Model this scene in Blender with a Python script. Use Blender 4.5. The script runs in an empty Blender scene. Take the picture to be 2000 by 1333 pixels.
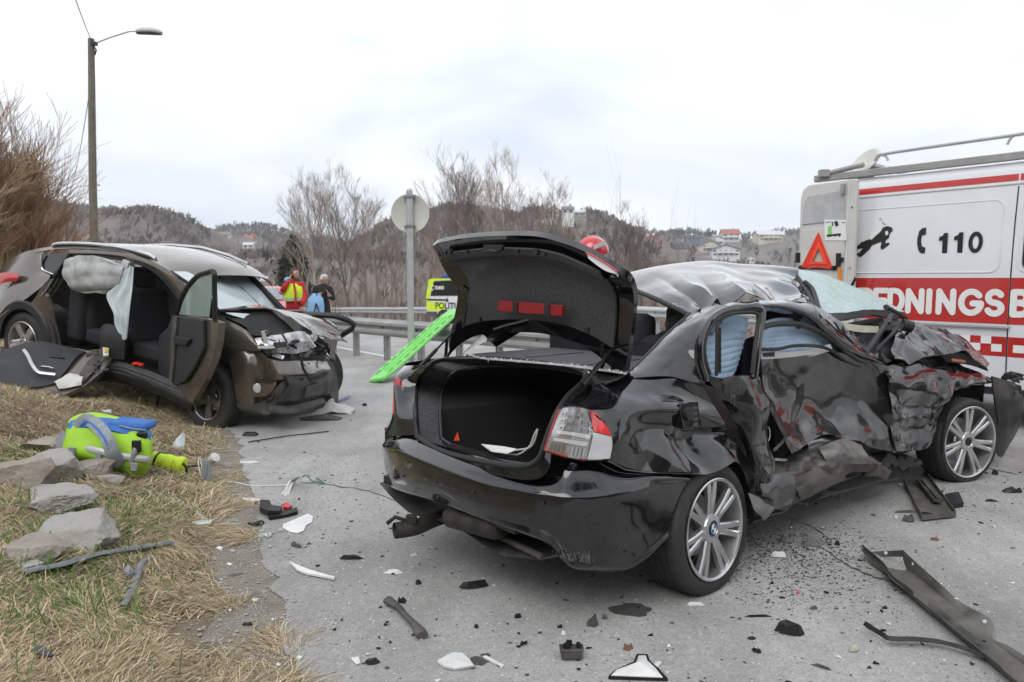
import bpy, bmesh, math, random
import numpy as np
from mathutils import Vector, Matrix, noise as mn
random.seed(7); np.random.seed(7)
SC = bpy.context.scene
COL = SC.collection
rad = math.radians
# ---------------------------------------------------------------- camera
FPX = 1500.0; TH = math.atan(121.5/FPX); CH = 1.5
cam_d = bpy.data.cameras.new('camera'); cam = bpy.data.objects.new('camera', cam_d); COL.objects.link(cam)
cam_d.sensor_width = 36; cam_d.lens = 36*FPX/2000
cam.location = (0,0, CH); cam.rotation_euler = (math.pi/2-TH, 0,0)
cam_d.clip_start = .05; cam_d.clip_end = 4000
cam_d.dof.use_dof = True; cam_d.dof.focus_distance = 4.3; cam_d.dof.aperture_fstop = 4.5
SC.camera = cam
# ---------------------------------------------------------------- world: bright overcast sky
SUN_EL, SUN_AZ = rad(48), rad(200)
W = bpy.data.worlds.new('World'); SC.world = W; W.use_nodes = True
nt = W.node_tree; nt.nodes.clear()
out = nt.nodes.new('ShaderNodeOutputWorld'); bg = nt.nodes.new('ShaderNodeBackground')
sky = nt.nodes.new('ShaderNodeTexSky'); sky.sky_type = 'NISHITA'; sky.sun_disc = False
sky.sun_elevation = SUN_EL; sky.sun_rotation = SUN_AZ
tc = nt.nodes.new('ShaderNodeTexCoord'); mp = nt.nodes.new('ShaderNodeMapping'); mp.inputs['Scale'].default_value = (1.4,1.4,4.0)
mp.inputs['Location'].default_value = (.7,.3,.2)
nz = nt.nodes.new('ShaderNodeTexNoise'); nz.inputs['Scale'].default_value = 1.5; nz.inputs['Detail'].default_value = 7; nz.inputs['Roughness'].default_value = .5
nz.inputs['Distortion'].default_value = .5
cr = nt.nodes.new('ShaderNodeValToRGB')
cr.color_ramp.elements[0].position = .33; cr.color_ramp.elements[0].color = (.66,.72,.83,1)
cr.color_ramp.elements[1].position = .66; cr.color_ramp.elements[1].color = (1.12,1.12,1.13,1)
e = cr.color_ramp.elements.new(.5); e.color = (.87,.905,.96,1)
mul = nt.nodes.new('ShaderNodeVectorMath'); mul.operation = 'SCALE'; mul.inputs['Scale'].default_value = 12.5
mx = nt.nodes.new('ShaderNodeMix'); mx.data_type = 'RGBA'; mx.inputs['Factor'].default_value = .93
L = nt.links.new
L(tc.outputs['Generated'], mp.inputs[0]); L(mp.outputs[0], nz.inputs['Vector']); L(nz.outputs['Fac'], cr.inputs[0])
L(cr.outputs[0], mul.inputs[0]); L(sky.outputs[0], mx.inputs[6]); L(mul.outputs[0], mx.inputs[7]); L(mx.outputs[2], bg.inputs[0])
bg.inputs[1].default_value = .08
L(bg.outputs[0], out.inputs[0])
sl = bpy.data.lights.new('sun', 'SUN'); sl.energy = 1.1; sl.angle = rad(40); sl.color = (1,.97,.93)
so = bpy.data.objects.new('sun', sl); COL.objects.link(so)
sd = Vector((math.sin(SUN_AZ)*math.cos(SUN_EL), math.cos(SUN_AZ)*math.cos(SUN_EL), math.sin(SUN_EL)))
so.rotation_euler = sd.to_track_quat('Z', 'Y').to_euler()
SC.view_settings.view_transform = 'Standard'; SC.view_settings.look = 'None'
SC.view_settings.exposure = .46; SC.view_settings.gamma = 1; SC.view_settings.use_curve_mapping = False
SC.cycles.max_bounces = 8; SC.cycles.transparent_max_bounces = 12
try: SC.cycles.use_denoising = True
except Exception: pass

# ---------------------------------------------------------------- geometry helpers
cT, sT = math.cos(TH), math.sin(TH)
CAMP = Vector((0,0, CH))
def ray(x, y):
    a = (x-1000)/FPX; b = -(y-666.5)/FPX
    return Vector((a, cT+b*sT, -sT+b*cT))
def DY(x, y, Y): r = ray(x, y); return CAMP+r*(Y/r.y)
def GP(x, y, z=0): r = ray(x, y); return CAMP+r*((z-CH)/r.z)
class Frame:
    def __init__(s, O, F, U=(0,0,1)):
        s.O = Vector(O); s.F = Vector(F).normalized(); s.L = Vector(U).cross(s.F).normalized(); s.U = s.F.cross(s.L)
    def P(s, u, v, w): return s.O+s.F*u+s.L*v+s.U*w
    def _n(s, x, y, n, k): r = ray(x, y); return CAMP+r*(((s.O-CAMP).dot(n)+k)/r.dot(n))
    def S(s, x, y, v=0): return s._n(x, y, s.L, v)
    def R(s, x, y, u=0): return s._n(x, y, s.F, u)
    def H(s, x, y, w=0): return s._n(x, y, s.U, w)
    def C(s, u, v, py):      # point over (u,v) seen at image row py
        b = -(py-666.5)/FPX; p = s.O+s.F*u+s.L*v-CAMP; U = s.U
        # (yU*sT+zU*cT) w + (y sT+z cT) = b*((y cT - z sT) + w*(yU cT - zU sT))
        w = (b*(p.y*cT-p.z*sT)-(p.y*sT+p.z*cT))/((U.y*sT+U.z*cT)-b*(U.y*cT-U.z*sT))
        return s.P(u, v, w)

def tag(o, label=None, cat=None, group=None, kind=None):
    if label: o['label'] = label
    if cat: o['category'] = cat
    if group: o['group'] = group
    if kind: o['kind'] = kind
    return o
def thing(name, loc, label, cat, group=None, rz=0):
    o = bpy.data.objects.new(name, None); COL.objects.link(o); o.location = loc; o.rotation_euler = (0,0, rz)
    o.empty_display_size = .2
    return tag(o, label, cat, group)
def root_loc(p):
    while p is not None and p.parent is not None: p = p.parent
    return Vector(p.location) if p is not None else Vector((0,0,0))
def copy_tree(o, parent=None):
    kids = list(o.children); c = o.copy(); COL.objects.link(c); c.parent = parent
    for k in kids: copy_tree(k, c)
    return c

class MB:
    """collects polygons in world coordinates and links them as one mesh object"""
    def __init__(s): s.v = []; s.f = []; s.m = []; s.mi = 0
    def add(s, vs, fs):
        n = len(s.v); s.v.extend([tuple(p) for p in vs])
        for f in fs: s.f.append(tuple(i+n for i in f)); s.m.append(s.mi)
        return s
    def box(s, c, d, M=None):
        c = Vector(c); hx, hy, hz = d[0]/2, d[1]/2, d[2]/2
        vs = [Vector((x*hx, y*hy, z*hz)) for z in (-1,1) for y in (-1,1) for x in (-1,1)]
        if M is not None: vs = [M @ p for p in vs]
        s.add([c+p for p in vs],[(0,2,3,1),(4,5,7,6),(0,1,5,4),(2,6,7,3),(0,4,6,2),(1,3,7,5)]); return s
    def fbox(s, F, u0, u1, v0, v1, w0, w1):
        vs = [F.P(u, v, w) for w in (w0, w1) for v in (v0, v1) for u in (u0, u1)]
        s.add(vs, [(0,2,3,1),(4,5,7,6),(0,1,5,4),(2,6,7,3),(0,4,6,2),(1,3,7,5)]); return s
    def tube(s, pts, r, n=8, cap=True, flat=None):
        pts = [Vector(p) for p in pts]; k = len(pts)
        rs = r if isinstance(r, (list, tuple)) else [r]*k
        base = len(s.v); T0 = None; N = None; vs = []
        for i in range(k):
            t = (pts[min(i+1, k-1)]-pts[max(i-1,0)])
            t = t.normalized() if t.length > 1e-9 else Vector((0,0,1))
            if N is None:
                a = Vector((0,0,1)) if abs(t.z) < .9 else Vector((1,0,0))
                N = (a-t*a.dot(t)).normalized()
            else:
                N = (N-t*N.dot(t)); N = N.normalized() if N.length > 1e-6 else Vector((1,0,0))
            Bn = t.cross(N)
            for j in range(n):
                a = 2*math.pi*j/n; o = N*math.cos(a)*rs[i]+Bn*math.sin(a)*rs[i]
                if flat is not None: o = o-flat[0]*o.dot(flat[0])*(1-flat[1])
                vs.append(pts[i]+o)
        fs = [(i*n+j, i*n+(j+1) % n, (i+1)*n+(j+1) % n, (i+1)*n+j) for i in range(k-1) for j in range(n)]
        if cap: fs.append(tuple(range(n-1,-1,-1))); fs.append(tuple((k-1)*n+j for j in range(n)))
        s.add(vs, fs); return s
    def ball(s, c, r, n=8, M=None):
        c = Vector(c); r = r if isinstance(r, (tuple, list)) else (r, r, r); vs = []; fs = []
        m = n//2+1
        for i in range(m+1):
            a = math.pi*i/m
            for j in range(n):
                b = 2*math.pi*j/n; p = Vector((r[0]*math.sin(a)*math.cos(b), r[1]*math.sin(a)*math.sin(b), r[2]*math.cos(a)))
                vs.append(c+(M @ p if M is not None else p))
        for i in range(m):
            for j in range(n): fs.append((i*n+j, (i+1)*n+j, (i+1)*n+(j+1) % n, i*n+(j+1) % n))
        s.add(vs, fs); return s
    def prism(s, poly, ext):
        """planar polygon extruded by vector ext"""
        poly = [Vector(p) for p in poly]; n = len(poly); ext = Vector(ext)
        s.add(poly+[p+ext for p in poly],[tuple(range(n)), tuple(range(2*n-1, n-1,-1))]+[(i, n+i, n+(i+1) % n, (i+1) % n) for i in range(n)]); return s
    def lathe(s, prof, M, n=32, closed=False):
        """prof: list of (r, x); axis = local x; M places it"""
        k = len(prof); vs = []
        for (r, x) in prof:
            for j in range(n):
                a = 2*math.pi*j/n; vs.append(M @ Vector((x, r*math.cos(a), r*math.sin(a))))
        K = k if closed else k-1
        fs = [(i*n+j, ((i+1) % k)*n+j, ((i+1) % k)*n+(j+1) % n, i*n+(j+1) % n) for i in range(K) for j in range(n)]
        s.add(vs, fs); return s
    def patch(s, rows, nu=6, nv=6, crumple=None, thick=0):
        g = grid(rows, nu, nv); R, Cn = g.shape[:2]
        if crumple is not None:
            du = np.gradient(g, axis=0); dv = np.gradient(g, axis=1); N = np.cross(du, dv); N /= (np.linalg.norm(N, axis=2, keepdims=True)+1e-9)
            D = np.zeros((R, Cn))
            for i in range(R):
                for j in range(Cn): D[i, j] = crumple(g[i, j], i/(R-1), j/(Cn-1))
            g = g+N*D[..., None]
        fs = [(i*Cn+j, i*Cn+j+1,(i+1)*Cn+j+1,(i+1)*Cn+j) for i in range(R-1) for j in range(Cn-1)]
        vs = [tuple(p) for p in g.reshape(-1,3)]
        if thick:
            du = np.gradient(g, axis=0); dv = np.gradient(g, axis=1); N = np.cross(du, dv); N /= (np.linalg.norm(N, axis=2, keepdims=True)+1e-9)
            h = g+N*thick; n = R*Cn; vs += [tuple(p) for p in h.reshape(-1,3)]
            fs += [tuple(n+i for i in reversed(f)) for f in fs]
            for i in range(R-1):
                for j in (0, Cn-1): a = i*Cn+j; b = a+Cn; fs.append((a, b, b+n, a+n))
            for j in range(Cn-1):
                for i in (0, R-1): a = i*Cn+j; b = a+1; fs.append((a, b, b+n, a+n))
        s.add(vs, fs); return s
    def obj(s, name, mat, parent=None, smooth=True, bevel=0, angle=40, label=None, weld=False):
        me = bpy.data.meshes.new(name); o0 = root_loc(parent)
        me.from_pydata([(p[0]-o0.x, p[1]-o0.y, p[2]-o0.z) for p in s.v],[], s.f)
        mats = mat if isinstance(mat, (list, tuple)) else [mat]
        for m in mats: me.materials.append(m)
        if len(mats) > 1: me.polygons.foreach_set('material_index', s.m)
        if smooth: me.shade_smooth() if hasattr(me, 'shade_smooth') else None
        if smooth:
            try: me.set_sharp_from_angle(angle=rad(angle))
            except Exception: pass
        me.update()
        o = bpy.data.objects.new(name, me); COL.objects.link(o); o.parent = parent
        if bevel:
            b = o.modifiers.new('bevel', 'BEVEL'); b.width = bevel; b.segments = 2; b.limit_method = 'ANGLE'; b.angle_limit = rad(35)
        if label: o['label'] = label
        return o
def catmull(P, k):
    P = np.asarray(P, float); n = len(P)
    if k <= 1 or n < 2: return P
    out = []
    for i in range(n-1):
        p0 = P[i-1] if i > 0 else 2*P[0]-P[1]; p1 = P[i]; p2 = P[i+1]; p3 = P[i+2] if i+2 < n else 2*P[n-1]-P[n-2]
        for j in range(k):
            t = j/k
            out.append(.5*((2*p1)+(-p0+p2)*t+(2*p0-5*p1+4*p2-p3)*t*t+(-p0+3*p1-3*p2+p3)*t**3))
    out.append(P[-1]); return np.array(out)
def grid(rows, nu, nv):
    g = np.array([[tuple(p) for p in r] for r in rows], float)
    g = catmull(g, nu); return np.transpose(catmull(np.transpose(g, (1,0,2)), nv),(1,0,2))
def curve(pts, k=6): return [Vector(p) for p in catmull([tuple(p) for p in pts], k)]
def vor(p, sc, off=0.):
    q = Vector((p[0]*sc+off, p[1]*sc+off*1.7, p[2]*sc-off)); d, _ = mn.voronoi(q); return d[1]-d[0]
def ridged(p, sc, off=0.):
    return 1-2*abs(mn.noise(Vector((p[0]*sc+off, p[1]*sc+off*1.3, p[2]*sc-off))))
def crump(amp, sc=5, mask=None, off=0., fine=.35):
    def f(p, s, t):
        a = amp*(mask(s, t) if mask else 1)
        if abs(a) < 1e-6: return 0
        return a*(1.2*(vor(p, sc, off)-.35)+.5*mn.noise(Vector(p)*sc*.7+Vector((off, 0, off)))+fine*ridged(p, sc*2.7, off+3)-.2)
    return f
def creases(amp, seed, sc=1., mask=None, n=5, warp=.07):
    rr = random.Random(seed); W_ = []
    for k in range(n): fr = rr.uniform(1.5,4.6)*sc; W_.append((Vector((rr.gauss(0,1), rr.gauss(0,1), rr.gauss(0,1))).normalized(), fr, rr.random()*9, amp*rr.uniform(.7,1.2)*2.2/fr))
    def f(p, s, t):
        P = Vector(p); P = P+warp*mn.noise_vector(P*2.3+Vector((seed, 0,0))); h = 0
        for d, fr, ph, a in W_: h += a*(abs(((P.dot(d)*fr+ph) % 1)*2-1)-.5)
        return h*(mask(s, t) if mask else 1)*(.45+.9*abs(mn.noise(P*1.9+Vector((seed, 3,0)))))
    return f
def fnoise(x, y, s=1., o=0.): return mn.noise(Vector((x*s+o, y*s-o, o*.37)))
def text_polys(txt, size, M, depth=.002, bold=0.0, sx=1.0, spacing=1.0):
    """letters as solid geometry from the built-in font, placed by M (x right, y up, z out)"""
    cu = bpy.data.curves.new('t', 'FONT'); cu.body = txt; cu.size = size; cu.extrude = depth/2; cu.offset = bold; cu.resolution_u = 3; cu.space_character = spacing
    cu.align_x = 'CENTER'; cu.align_y = 'CENTER'
    ob = bpy.data.objects.new('t', cu); COL.objects.link(ob); dg = bpy.context.evaluated_depsgraph_get()
    me = ob.evaluated_get(dg).to_mesh(); vs = [M @ Vector((v.co.x*sx, v.co.y, v.co.z)) for v in me.vertices]; fs = [tuple(p.vertices) for p in me.polygons]
    ob.evaluated_get(dg).to_mesh_clear(); bpy.data.objects.remove(ob); bpy.data.curves.remove(cu)
    return vs, fs
def basis(o, x, y):
    x = Vector(x).normalized(); z = x.cross(Vector(y)).normalized(); y = z.cross(x)
    return Matrix(((x.x, y.x, z.x, o[0]),(x.y, y.y, z.y, o[1]),(x.z, y.z, z.z, o[2]),(0,0,0,1)))

# ---------------------------------------------------------------- materials
def material(name, col, rough=.5, metal=0, col2=None, nscale=8, bump=0, bscale=60, coat=0, coatr=.05, dust=0, dustcol=(.3,.28,.25),
             alpha=None, trans=0, spec=.5, emis=None, contrast=.5, dscale=3, drough=.7, ior=1.45, sheen=0, bdist=.01):
    m = bpy.data.materials.new(name); m.use_nodes = True; n = m.node_tree; b = n.nodes['Principled BSDF']; Lk = n.links.new
    b.inputs['Roughness'].default_value = rough; b.inputs['Metallic'].default_value = metal
    b.inputs['Coat Weight'].default_value = coat; b.inputs['Coat Roughness'].default_value = coatr
    b.inputs['Specular IOR Level'].default_value = spec; b.inputs['Transmission Weight'].default_value = trans; b.inputs['IOR'].default_value = ior
    b.inputs['Sheen Weight'].default_value = sheen
    if alpha is not None: b.inputs['Alpha'].default_value = alpha
    tcn = n.nodes.new('ShaderNodeTexCoord')
    def noise(sc, det=5, ro=.6):
        q = n.nodes.new('ShaderNodeTexNoise'); q.inputs['Scale'].default_value = sc; q.inputs['Detail'].default_value = det; q.inputs['Roughness'].default_value = ro
        Lk(tcn.outputs['Object'], q.inputs['Vector']); return q
    def ramp(src, a, c, ca=(0,0,0,1), cb=(1,1,1,1)):
        r = n.nodes.new('ShaderNodeValToRGB'); r.color_ramp.elements[0].position = a; r.color_ramp.elements[1].position = c
        r.color_ramp.elements[0].color = ca; r.color_ramp.elements[1].color = cb; Lk(src, r.inputs[0]); return r
    c1 = (*col, 1); c2 = (*(col2 or tuple(x*.8 for x in col)),1)
    cs = ramp(noise(nscale).outputs['Fac'],.5-contrast*.3,.5+contrast*.3, c1, c2).outputs[0]
    if dust:
        d = ramp(noise(dscale, 8,.7).outputs['Fac'],.62-dust*.35,.80-dust*.1)
        mxn = n.nodes.new('ShaderNodeMix'); mxn.data_type = 'RGBA'; ml = n.nodes.new('ShaderNodeMath'); ml.operation = 'MULTIPLY'; ml.inputs[1].default_value = min(1, dust*1.3)
        Lk(d.outputs[0], ml.inputs[0]); Lk(ml.outputs[0], mxn.inputs[0]); Lk(cs, mxn.inputs[6]); mxn.inputs[7].default_value = (*dustcol, 1); cs = mxn.outputs[2]
        mr = n.nodes.new('ShaderNodeMapRange'); mr.inputs['To Min'].default_value = rough; mr.inputs['To Max'].default_value = drough; Lk(ml.outputs[0], mr.inputs[0]); Lk(mr.outputs[0], b.inputs['Roughness'])
        if coat:
            mr2 = n.nodes.new('ShaderNodeMapRange'); mr2.inputs['To Min'].default_value = coat; mr2.inputs['To Max'].default_value = 0; Lk(ml.outputs[0], mr2.inputs[0]); Lk(mr2.outputs[0], b.inputs['Coat Weight'])
    Lk(cs, b.inputs['Base Color'])
    if bump:
        bn = n.nodes.new('ShaderNodeBump'); bn.inputs['Strength'].default_value = bump; bn.inputs['Distance'].default_value = bdist
        Lk(noise(bscale, 4).outputs['Fac'], bn.inputs['Height']); Lk(bn.outputs[0], b.inputs['Normal'])
    if emis: b.inputs['Emission Color'].default_value = (*emis[0],1); b.inputs['Emission Strength'].default_value = emis[1]
    return m
M = {}
def mk(k, *a, **kw): M[k] = material(k, *a, **kw); return M[k]
mk('black_paint', (.004,.004,.005),.14,0,(.006,.006,.007),4, coat=1, coatr=.02, dust=.25, dustcol=(.03,.028,.026), dscale=2.2, drough=.35)
mk('door_dull', (.004,.004,.004),.35,0,(.008,.008,.008),5, coat=.45, coatr=.08, spec=.3, dust=.42, dustcol=(.07,.065,.058), dscale=5, drough=.6, bump=.25, bscale=40, bdist=.004)
mk('clean_black', (.005,.005,.007),.12,0, coat=1, coatr=.02, dust=.12, dustcol=(.03,.03,.03), drough=.3)
mk('roof_sky_sheen', (.03,.03,.035),.05,.35, coat=1, coatr=.015)  # black paint made paler and metallic, putting bright sky sheen into the roof colour
mk('scuffed_black', (.006,.006,.006),.2,0,(.012,.011,.010),5, coat=.9, dust=.3, dustcol=(.03,.028,.026), dscale=4, drough=.45, bump=.15, bscale=60, bdist=.002)
mk('scraped_metal', (.02,.019,.018),.34,.3,(.13,.12,.108),7, dust=.5, dustcol=(.15,.138,.12), dscale=6, bump=.4, bscale=60, bdist=.003, contrast=.8)
mk('black_plastic', (.014,.014,.015),.45,0,(.02,.02,.02),12, dust=.2, dustcol=(.09,.085,.08), bump=.15, bscale=200)
mk('dusty_plastic', (.045,.043,.04),.6,0,(.085,.08,.072),7, dust=.5, dustcol=(.19,.175,.155), dscale=8, bump=.4, bscale=50)
mk('rubber', (.02,.02,.02),.7,0,(.035,.034,.032),9, dust=.35, dustcol=(.10,.095,.088), dscale=6, bump=.2, bscale=120)
mk('seal', (.012,.012,.012),.4,0)
mk('carpet_dark', (.012,.012,.014),.95,0,(.028,.028,.030),120, bump=.6, bscale=300, contrast=1)
mk('felt', (.05,.051,.055),.95,0,(.13,.13,.14),90, bump=.7, bscale=350, contrast=.9)
mk('fabric_dark', (.016,.016,.019),.9,0,(.026,.026,.03),60, bump=.3, bscale=300)
mk('shelf', (.075,.07,.082),.9,0,(.10,.095,.105),60, bump=.3, bscale=300)
mk('alloy', (.62,.62,.63),.28,.85,(.5,.5,.5),5, dust=.25, dustcol=(.3,.29,.27), dscale=9)
mk('alloy_dim', (.30,.29,.28),.35,.8,(.22,.21,.2),5, dust=.3)
mk('steel', (.35,.35,.36),.4,.8,(.22,.22,.22),9)
mk('galv', (.42,.43,.44),.5,.35,(.52,.53,.53),6, dust=.3, dustcol=(.32,.31,.3), bump=.1)
mk('galv_old', (.30,.30,.29),.6,.2,(.38,.375,.36),5, dust=.4, dustcol=(.26,.25,.235))
mk('brown_paint', (.130,.108,.086),.26,.35,(.11,.092,.073),3, coat=1, coatr=.04, dust=.18, dustcol=(.22,.20,.175), dscale=2.5, drough=.5)
mk('silver_trim', (.68,.68,.68),.2,.8)
mk('white_paint', (.72,.73,.76),.25,0,(.68,.69,.72),2, coat=.6, dust=.15, dustcol=(.5,.49,.47))
mk('white_trim', (.62,.61,.58),.5,0,(.56,.55,.52),3, dust=.2, dustcol=(.45,.43,.4))
mk('letter_white', (.80,.80,.78),.45,0,(.78,.78,.76))
mk('red_band', (.50,.022,.018),.3,0,(.46,.02,.017),3, coat=.5)
mk('warn_red', (.80,.035,.012),.35,0,(.7,.03,.012),20)
mk('warn_orange', (.95,.085,.03),.35,0)
mk('print_black', (.012,.012,.012),.5)
mk('glass_dark', (.01,.012,.012),.04,0, spec=.8)
def glassy(name, col, alpha, rough=.03, bump=0, bscale=50):
    m = bpy.data.materials.new(name); m.use_nodes = True; n = m.node_tree; b = n.nodes['Principled BSDF']; Lk = n.links.new
    o = n.nodes['Material Output']; tr = n.nodes.new('ShaderNodeBsdfTransparent'); mixs = n.nodes.new('ShaderNodeMixShader')
    b.inputs['Base Color'].default_value = (*col, 1); b.inputs['Roughness'].default_value = rough; tr.inputs[0].default_value = (.86,.93,.91,1)
    lw = n.nodes.new('ShaderNodeLayerWeight'); lw.inputs[0].default_value = .4
    mr = n.nodes.new('ShaderNodeMapRange'); mr.inputs['To Min'].default_value = alpha; mr.inputs['To Max'].default_value = min(1, alpha+.5); Lk(lw.outputs['Fresnel'], mr.inputs[0])
    Lk(mr.outputs[0], mixs.inputs[0]); Lk(tr.outputs[0], mixs.inputs[1]); Lk(b.outputs[0], mixs.inputs[2]); Lk(mixs.outputs[0], o.inputs[0])
    if bump:
        tcn = n.nodes.new('ShaderNodeTexCoord'); vo = n.nodes.new('ShaderNodeTexVoronoi'); vo.feature = 'DISTANCE_TO_EDGE'; vo.inputs['Scale'].default_value = bscale; Lk(tcn.outputs['Object'], vo.inputs['Vector'])
        bn = n.nodes.new('ShaderNodeBump'); bn.inputs['Strength'].default_value = bump; bn.inputs['Distance'].default_value = .005; Lk(vo.outputs[0], bn.inputs['Height']); Lk(bn.outputs[0], b.inputs['Normal'])
        r = n.nodes.new('ShaderNodeValToRGB'); r.color_ramp.elements[0].position = .0; r.color_ramp.elements[1].position = .045
        r.color_ramp.elements[0].color = (.22,.33,.31,1); r.color_ramp.elements[1].color = (*col, 1); Lk(vo.outputs[0], r.inputs[0]); Lk(r.outputs[0], b.inputs['Base Color'])
    M[name] = m; return m
glassy('glass', (.03,.04,.04),.12)
glassy('crazed_glass', (.50,.64,.62),.36,.15,.8,24)
glassy('lens_clear', (.75,.75,.75),.35,.05,.4,60)
glassy('plastic_clear', (.8,.8,.8),.28,.2)
mk('lamp_red', (.55,.015,.015),.12,0, coat=1)
mk('lamp_white', (.66,.66,.67),.15,.2,(.6,.6,.6), coat=.8)
mk('chrome', (.75,.75,.76),.12,1)
mk('airbag_blue', (.42,.55,.68),.75,0,(.34,.47,.62),6, bump=.3, bscale=80)
mk('airbag_grey', (.50,.51,.51),.75,0,(.30,.31,.31),7, bump=.4, bscale=40)
mk('airbag_white', (.62,.68,.70),.75,0,(.5,.57,.6),5, bump=.3, bscale=60)
mk('hi_lime', (.36,.64,.03),.65,0,(.30,.55,.03),10, dust=.3, dustcol=(.22,.30,.05), bump=.3, bscale=150)
mk('hi_yellow', (.65,.85,.03),.6,0,(.55,.75,.02),10)
mk('board_green', (.22,.62,.16),.35,0,(.17,.64,.11),6)
mk('bag_blue', (.05,.16,.45),.7,0,(.03,.13,.45),12, bump=.3, bscale=200)
mk('strap_grey', (.30,.32,.34),.8,0,(.22,.24,.26),30, bump=.3, bscale=200)
mk('reflect', (.52,.53,.54),.35,.2)
mk('jacket_red', (.52,.015,.02),.7,0,(.42,.012,.016),8, bump=.3, bscale=30)
mk('skin', (.50,.28,.21),.55); mk('hair_brown', (.06,.03,.02),.6); mk('hair_grey', (.55,.54,.52),.7)
mk('cloth_black', (.012,.012,.014),.85); mk('cloth_green', (.02,.10,.06),.8); mk('cloth_lblue', (.28,.48,.72),.75,0,(.2,.38,.62),8)
mk('helmet_red', (.62,.015,.025),.15,0, coat=1)
mk('red_strap', (.30,.010,.012),.7,0,(.24,.008,.01),20)
mk('wood_pole', (.12,.115,.085),.85,0,(.17,.16,.13),4, bump=.4, bscale=20)
mk('white_debris', (.75,.75,.73),.45,0,(.62,.62,.6),10)
mk('sign_back', (.60,.59,.54),.55,0,(.55,.54,.5),4)
mk('rust', (.028,.025,.022),.6,.3,(.06,.052,.045),12, bump=.5, bscale=40)
mk('bmw_blue', (.03,.15,.5),.3); mk('cream', (.5,.47,.38),.5); mk('yellow', (.65,.45,.04),.5); mk('green_dark', (.02,.14,.08),.5)
mk('police_blue', (.02,.06,.35),.25); mk('red_car', (.55,.06,.07),.3,0, coat=.8)
mk('orange_lens', (.55,.13,.02),.3); mk('lamp_red2', (.72,.05,.05),.12,0, coat=1); mk('silver_soft', (.50,.50,.50),.2,.6,(.40,.40,.40),40, coat=1)
mk('scraped_light', (.12,.117,.11),.45,.3,(.24,.232,.22),8, dust=.4, dustcol=(.11,.10,.09), dscale=9); mk('dusty_dark', (.035,.034,.033),.6,0,(.075,.072,.068),7, dust=.4, dustcol=(.16,.15,.14))
mk('door_black', (.022,.023,.026),.55,0,(.03,.031,.034),10, bump=.1, bscale=300); mk('lamp_shell', (.68,.68,.69),.18,.5,(.25,.25,.25),12, dust=.15)
mk('skirt', (.07,.066,.06),.6,0,(.13,.122,.11),6, dust=.5, dustcol=(.20,.19,.17), dscale=7, bump=.3); mk('trim_grey', (.14,.15,.16),.45,.1,(.20,.21,.22),9, dust=.3); mk('blue_grey', (.06,.065,.08),.5); mk('pink', (.8,.12,.2),.5)
mk('lining_grey', (.50,.50,.51),.55); mk('dented_black', (.008,.008,.010),.22,.2, coat=1, coatr=.08); glassy('glass_pale', (.62,.70,.72),.72,.10); glassy('glass_green', (.25,.32,.29),.55,.06); mk('airbag_blue_dim', (.22,.27,.30),.8); mk('boot_lip', (.05,.05,.053),.8,0,(.09,.09,.095),60, bump=.3)
mk('leaf_dry', (.20,.11,.06),.8)
# ================================================================ SETTING
def gz(y): return -.0385*max(0, y-21) if y < 70 else -1.89
def Xe(y):
    if y < 6.7: return -.82-.41*(y-2.85)
    if y < 14: return -2.4-.48*(y-6.7)
    return -5.9-.66*(y-14)
def rail_d(x, y): return (x-3.5)*.835+(y-21)*.55
def TZ(x, y):
    e = Xe(y)-x-.35; z = gz(y)
    if e > 0:
        z += .235*min(e, 5.2)+.04*max(0, min(e-5.5,20))
        k = min(1, e/.6); z += k*(.05*fnoise(x, y, .9,3)+.022*fnoise(x, y, 3.1,8))
    d = rail_d(x, y)
    if d > .7: z -= min(3.2,(d-.7)*.22)
    return z
def GT(px, py):
    r = ray(px, py); t = 1.2
    for i in range(4000):
        p = CAMP+r*t
        if p.z <= TZ(p.x, p.y): break
        t *= 1.0015
    return p
def on(p): return Vector((p[0], p[1], TZ(p[0], p[1])))

def heightfield(name, xs, ys, zf, mat):
    vs = [(x, y, zf(x, y)) for y in ys for x in xs]; n = len(xs)
    fs = [(j*n+i, j*n+i+1,(j+1)*n+i+1,(j+1)*n+i) for j in range(len(ys)-1) for i in range(n-1)]
    m = MB(); m.add(vs, fs); return m.obj(name, mat)
g_soil = material('soil', (.135,.105,.07),.95,0,(.22,.175,.115),6, bump=.8, bscale=30, contrast=.8, dust=.35, dustcol=(.07,.085,.03), dscale=1.3, bdist=.03)
xs = sorted(set(list(np.arange(-12,6,.16))+list(np.arange(-60,-12,3.))+list(np.arange(6,60,3.))+[-900,-500,-300,-200,-140,-100,80,120,180,260,400,900]))
ys = sorted(set(list(np.arange(-6,2,1.))+list(np.arange(2,14,.16))+list(np.arange(14,70,1.5))+[75,85,100,130,180,260,400,700,1500]))
o = heightfield('ground', xs, ys, TZ, g_soil); tag(o, 'grassy verge and low ground', kind='structure')

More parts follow.
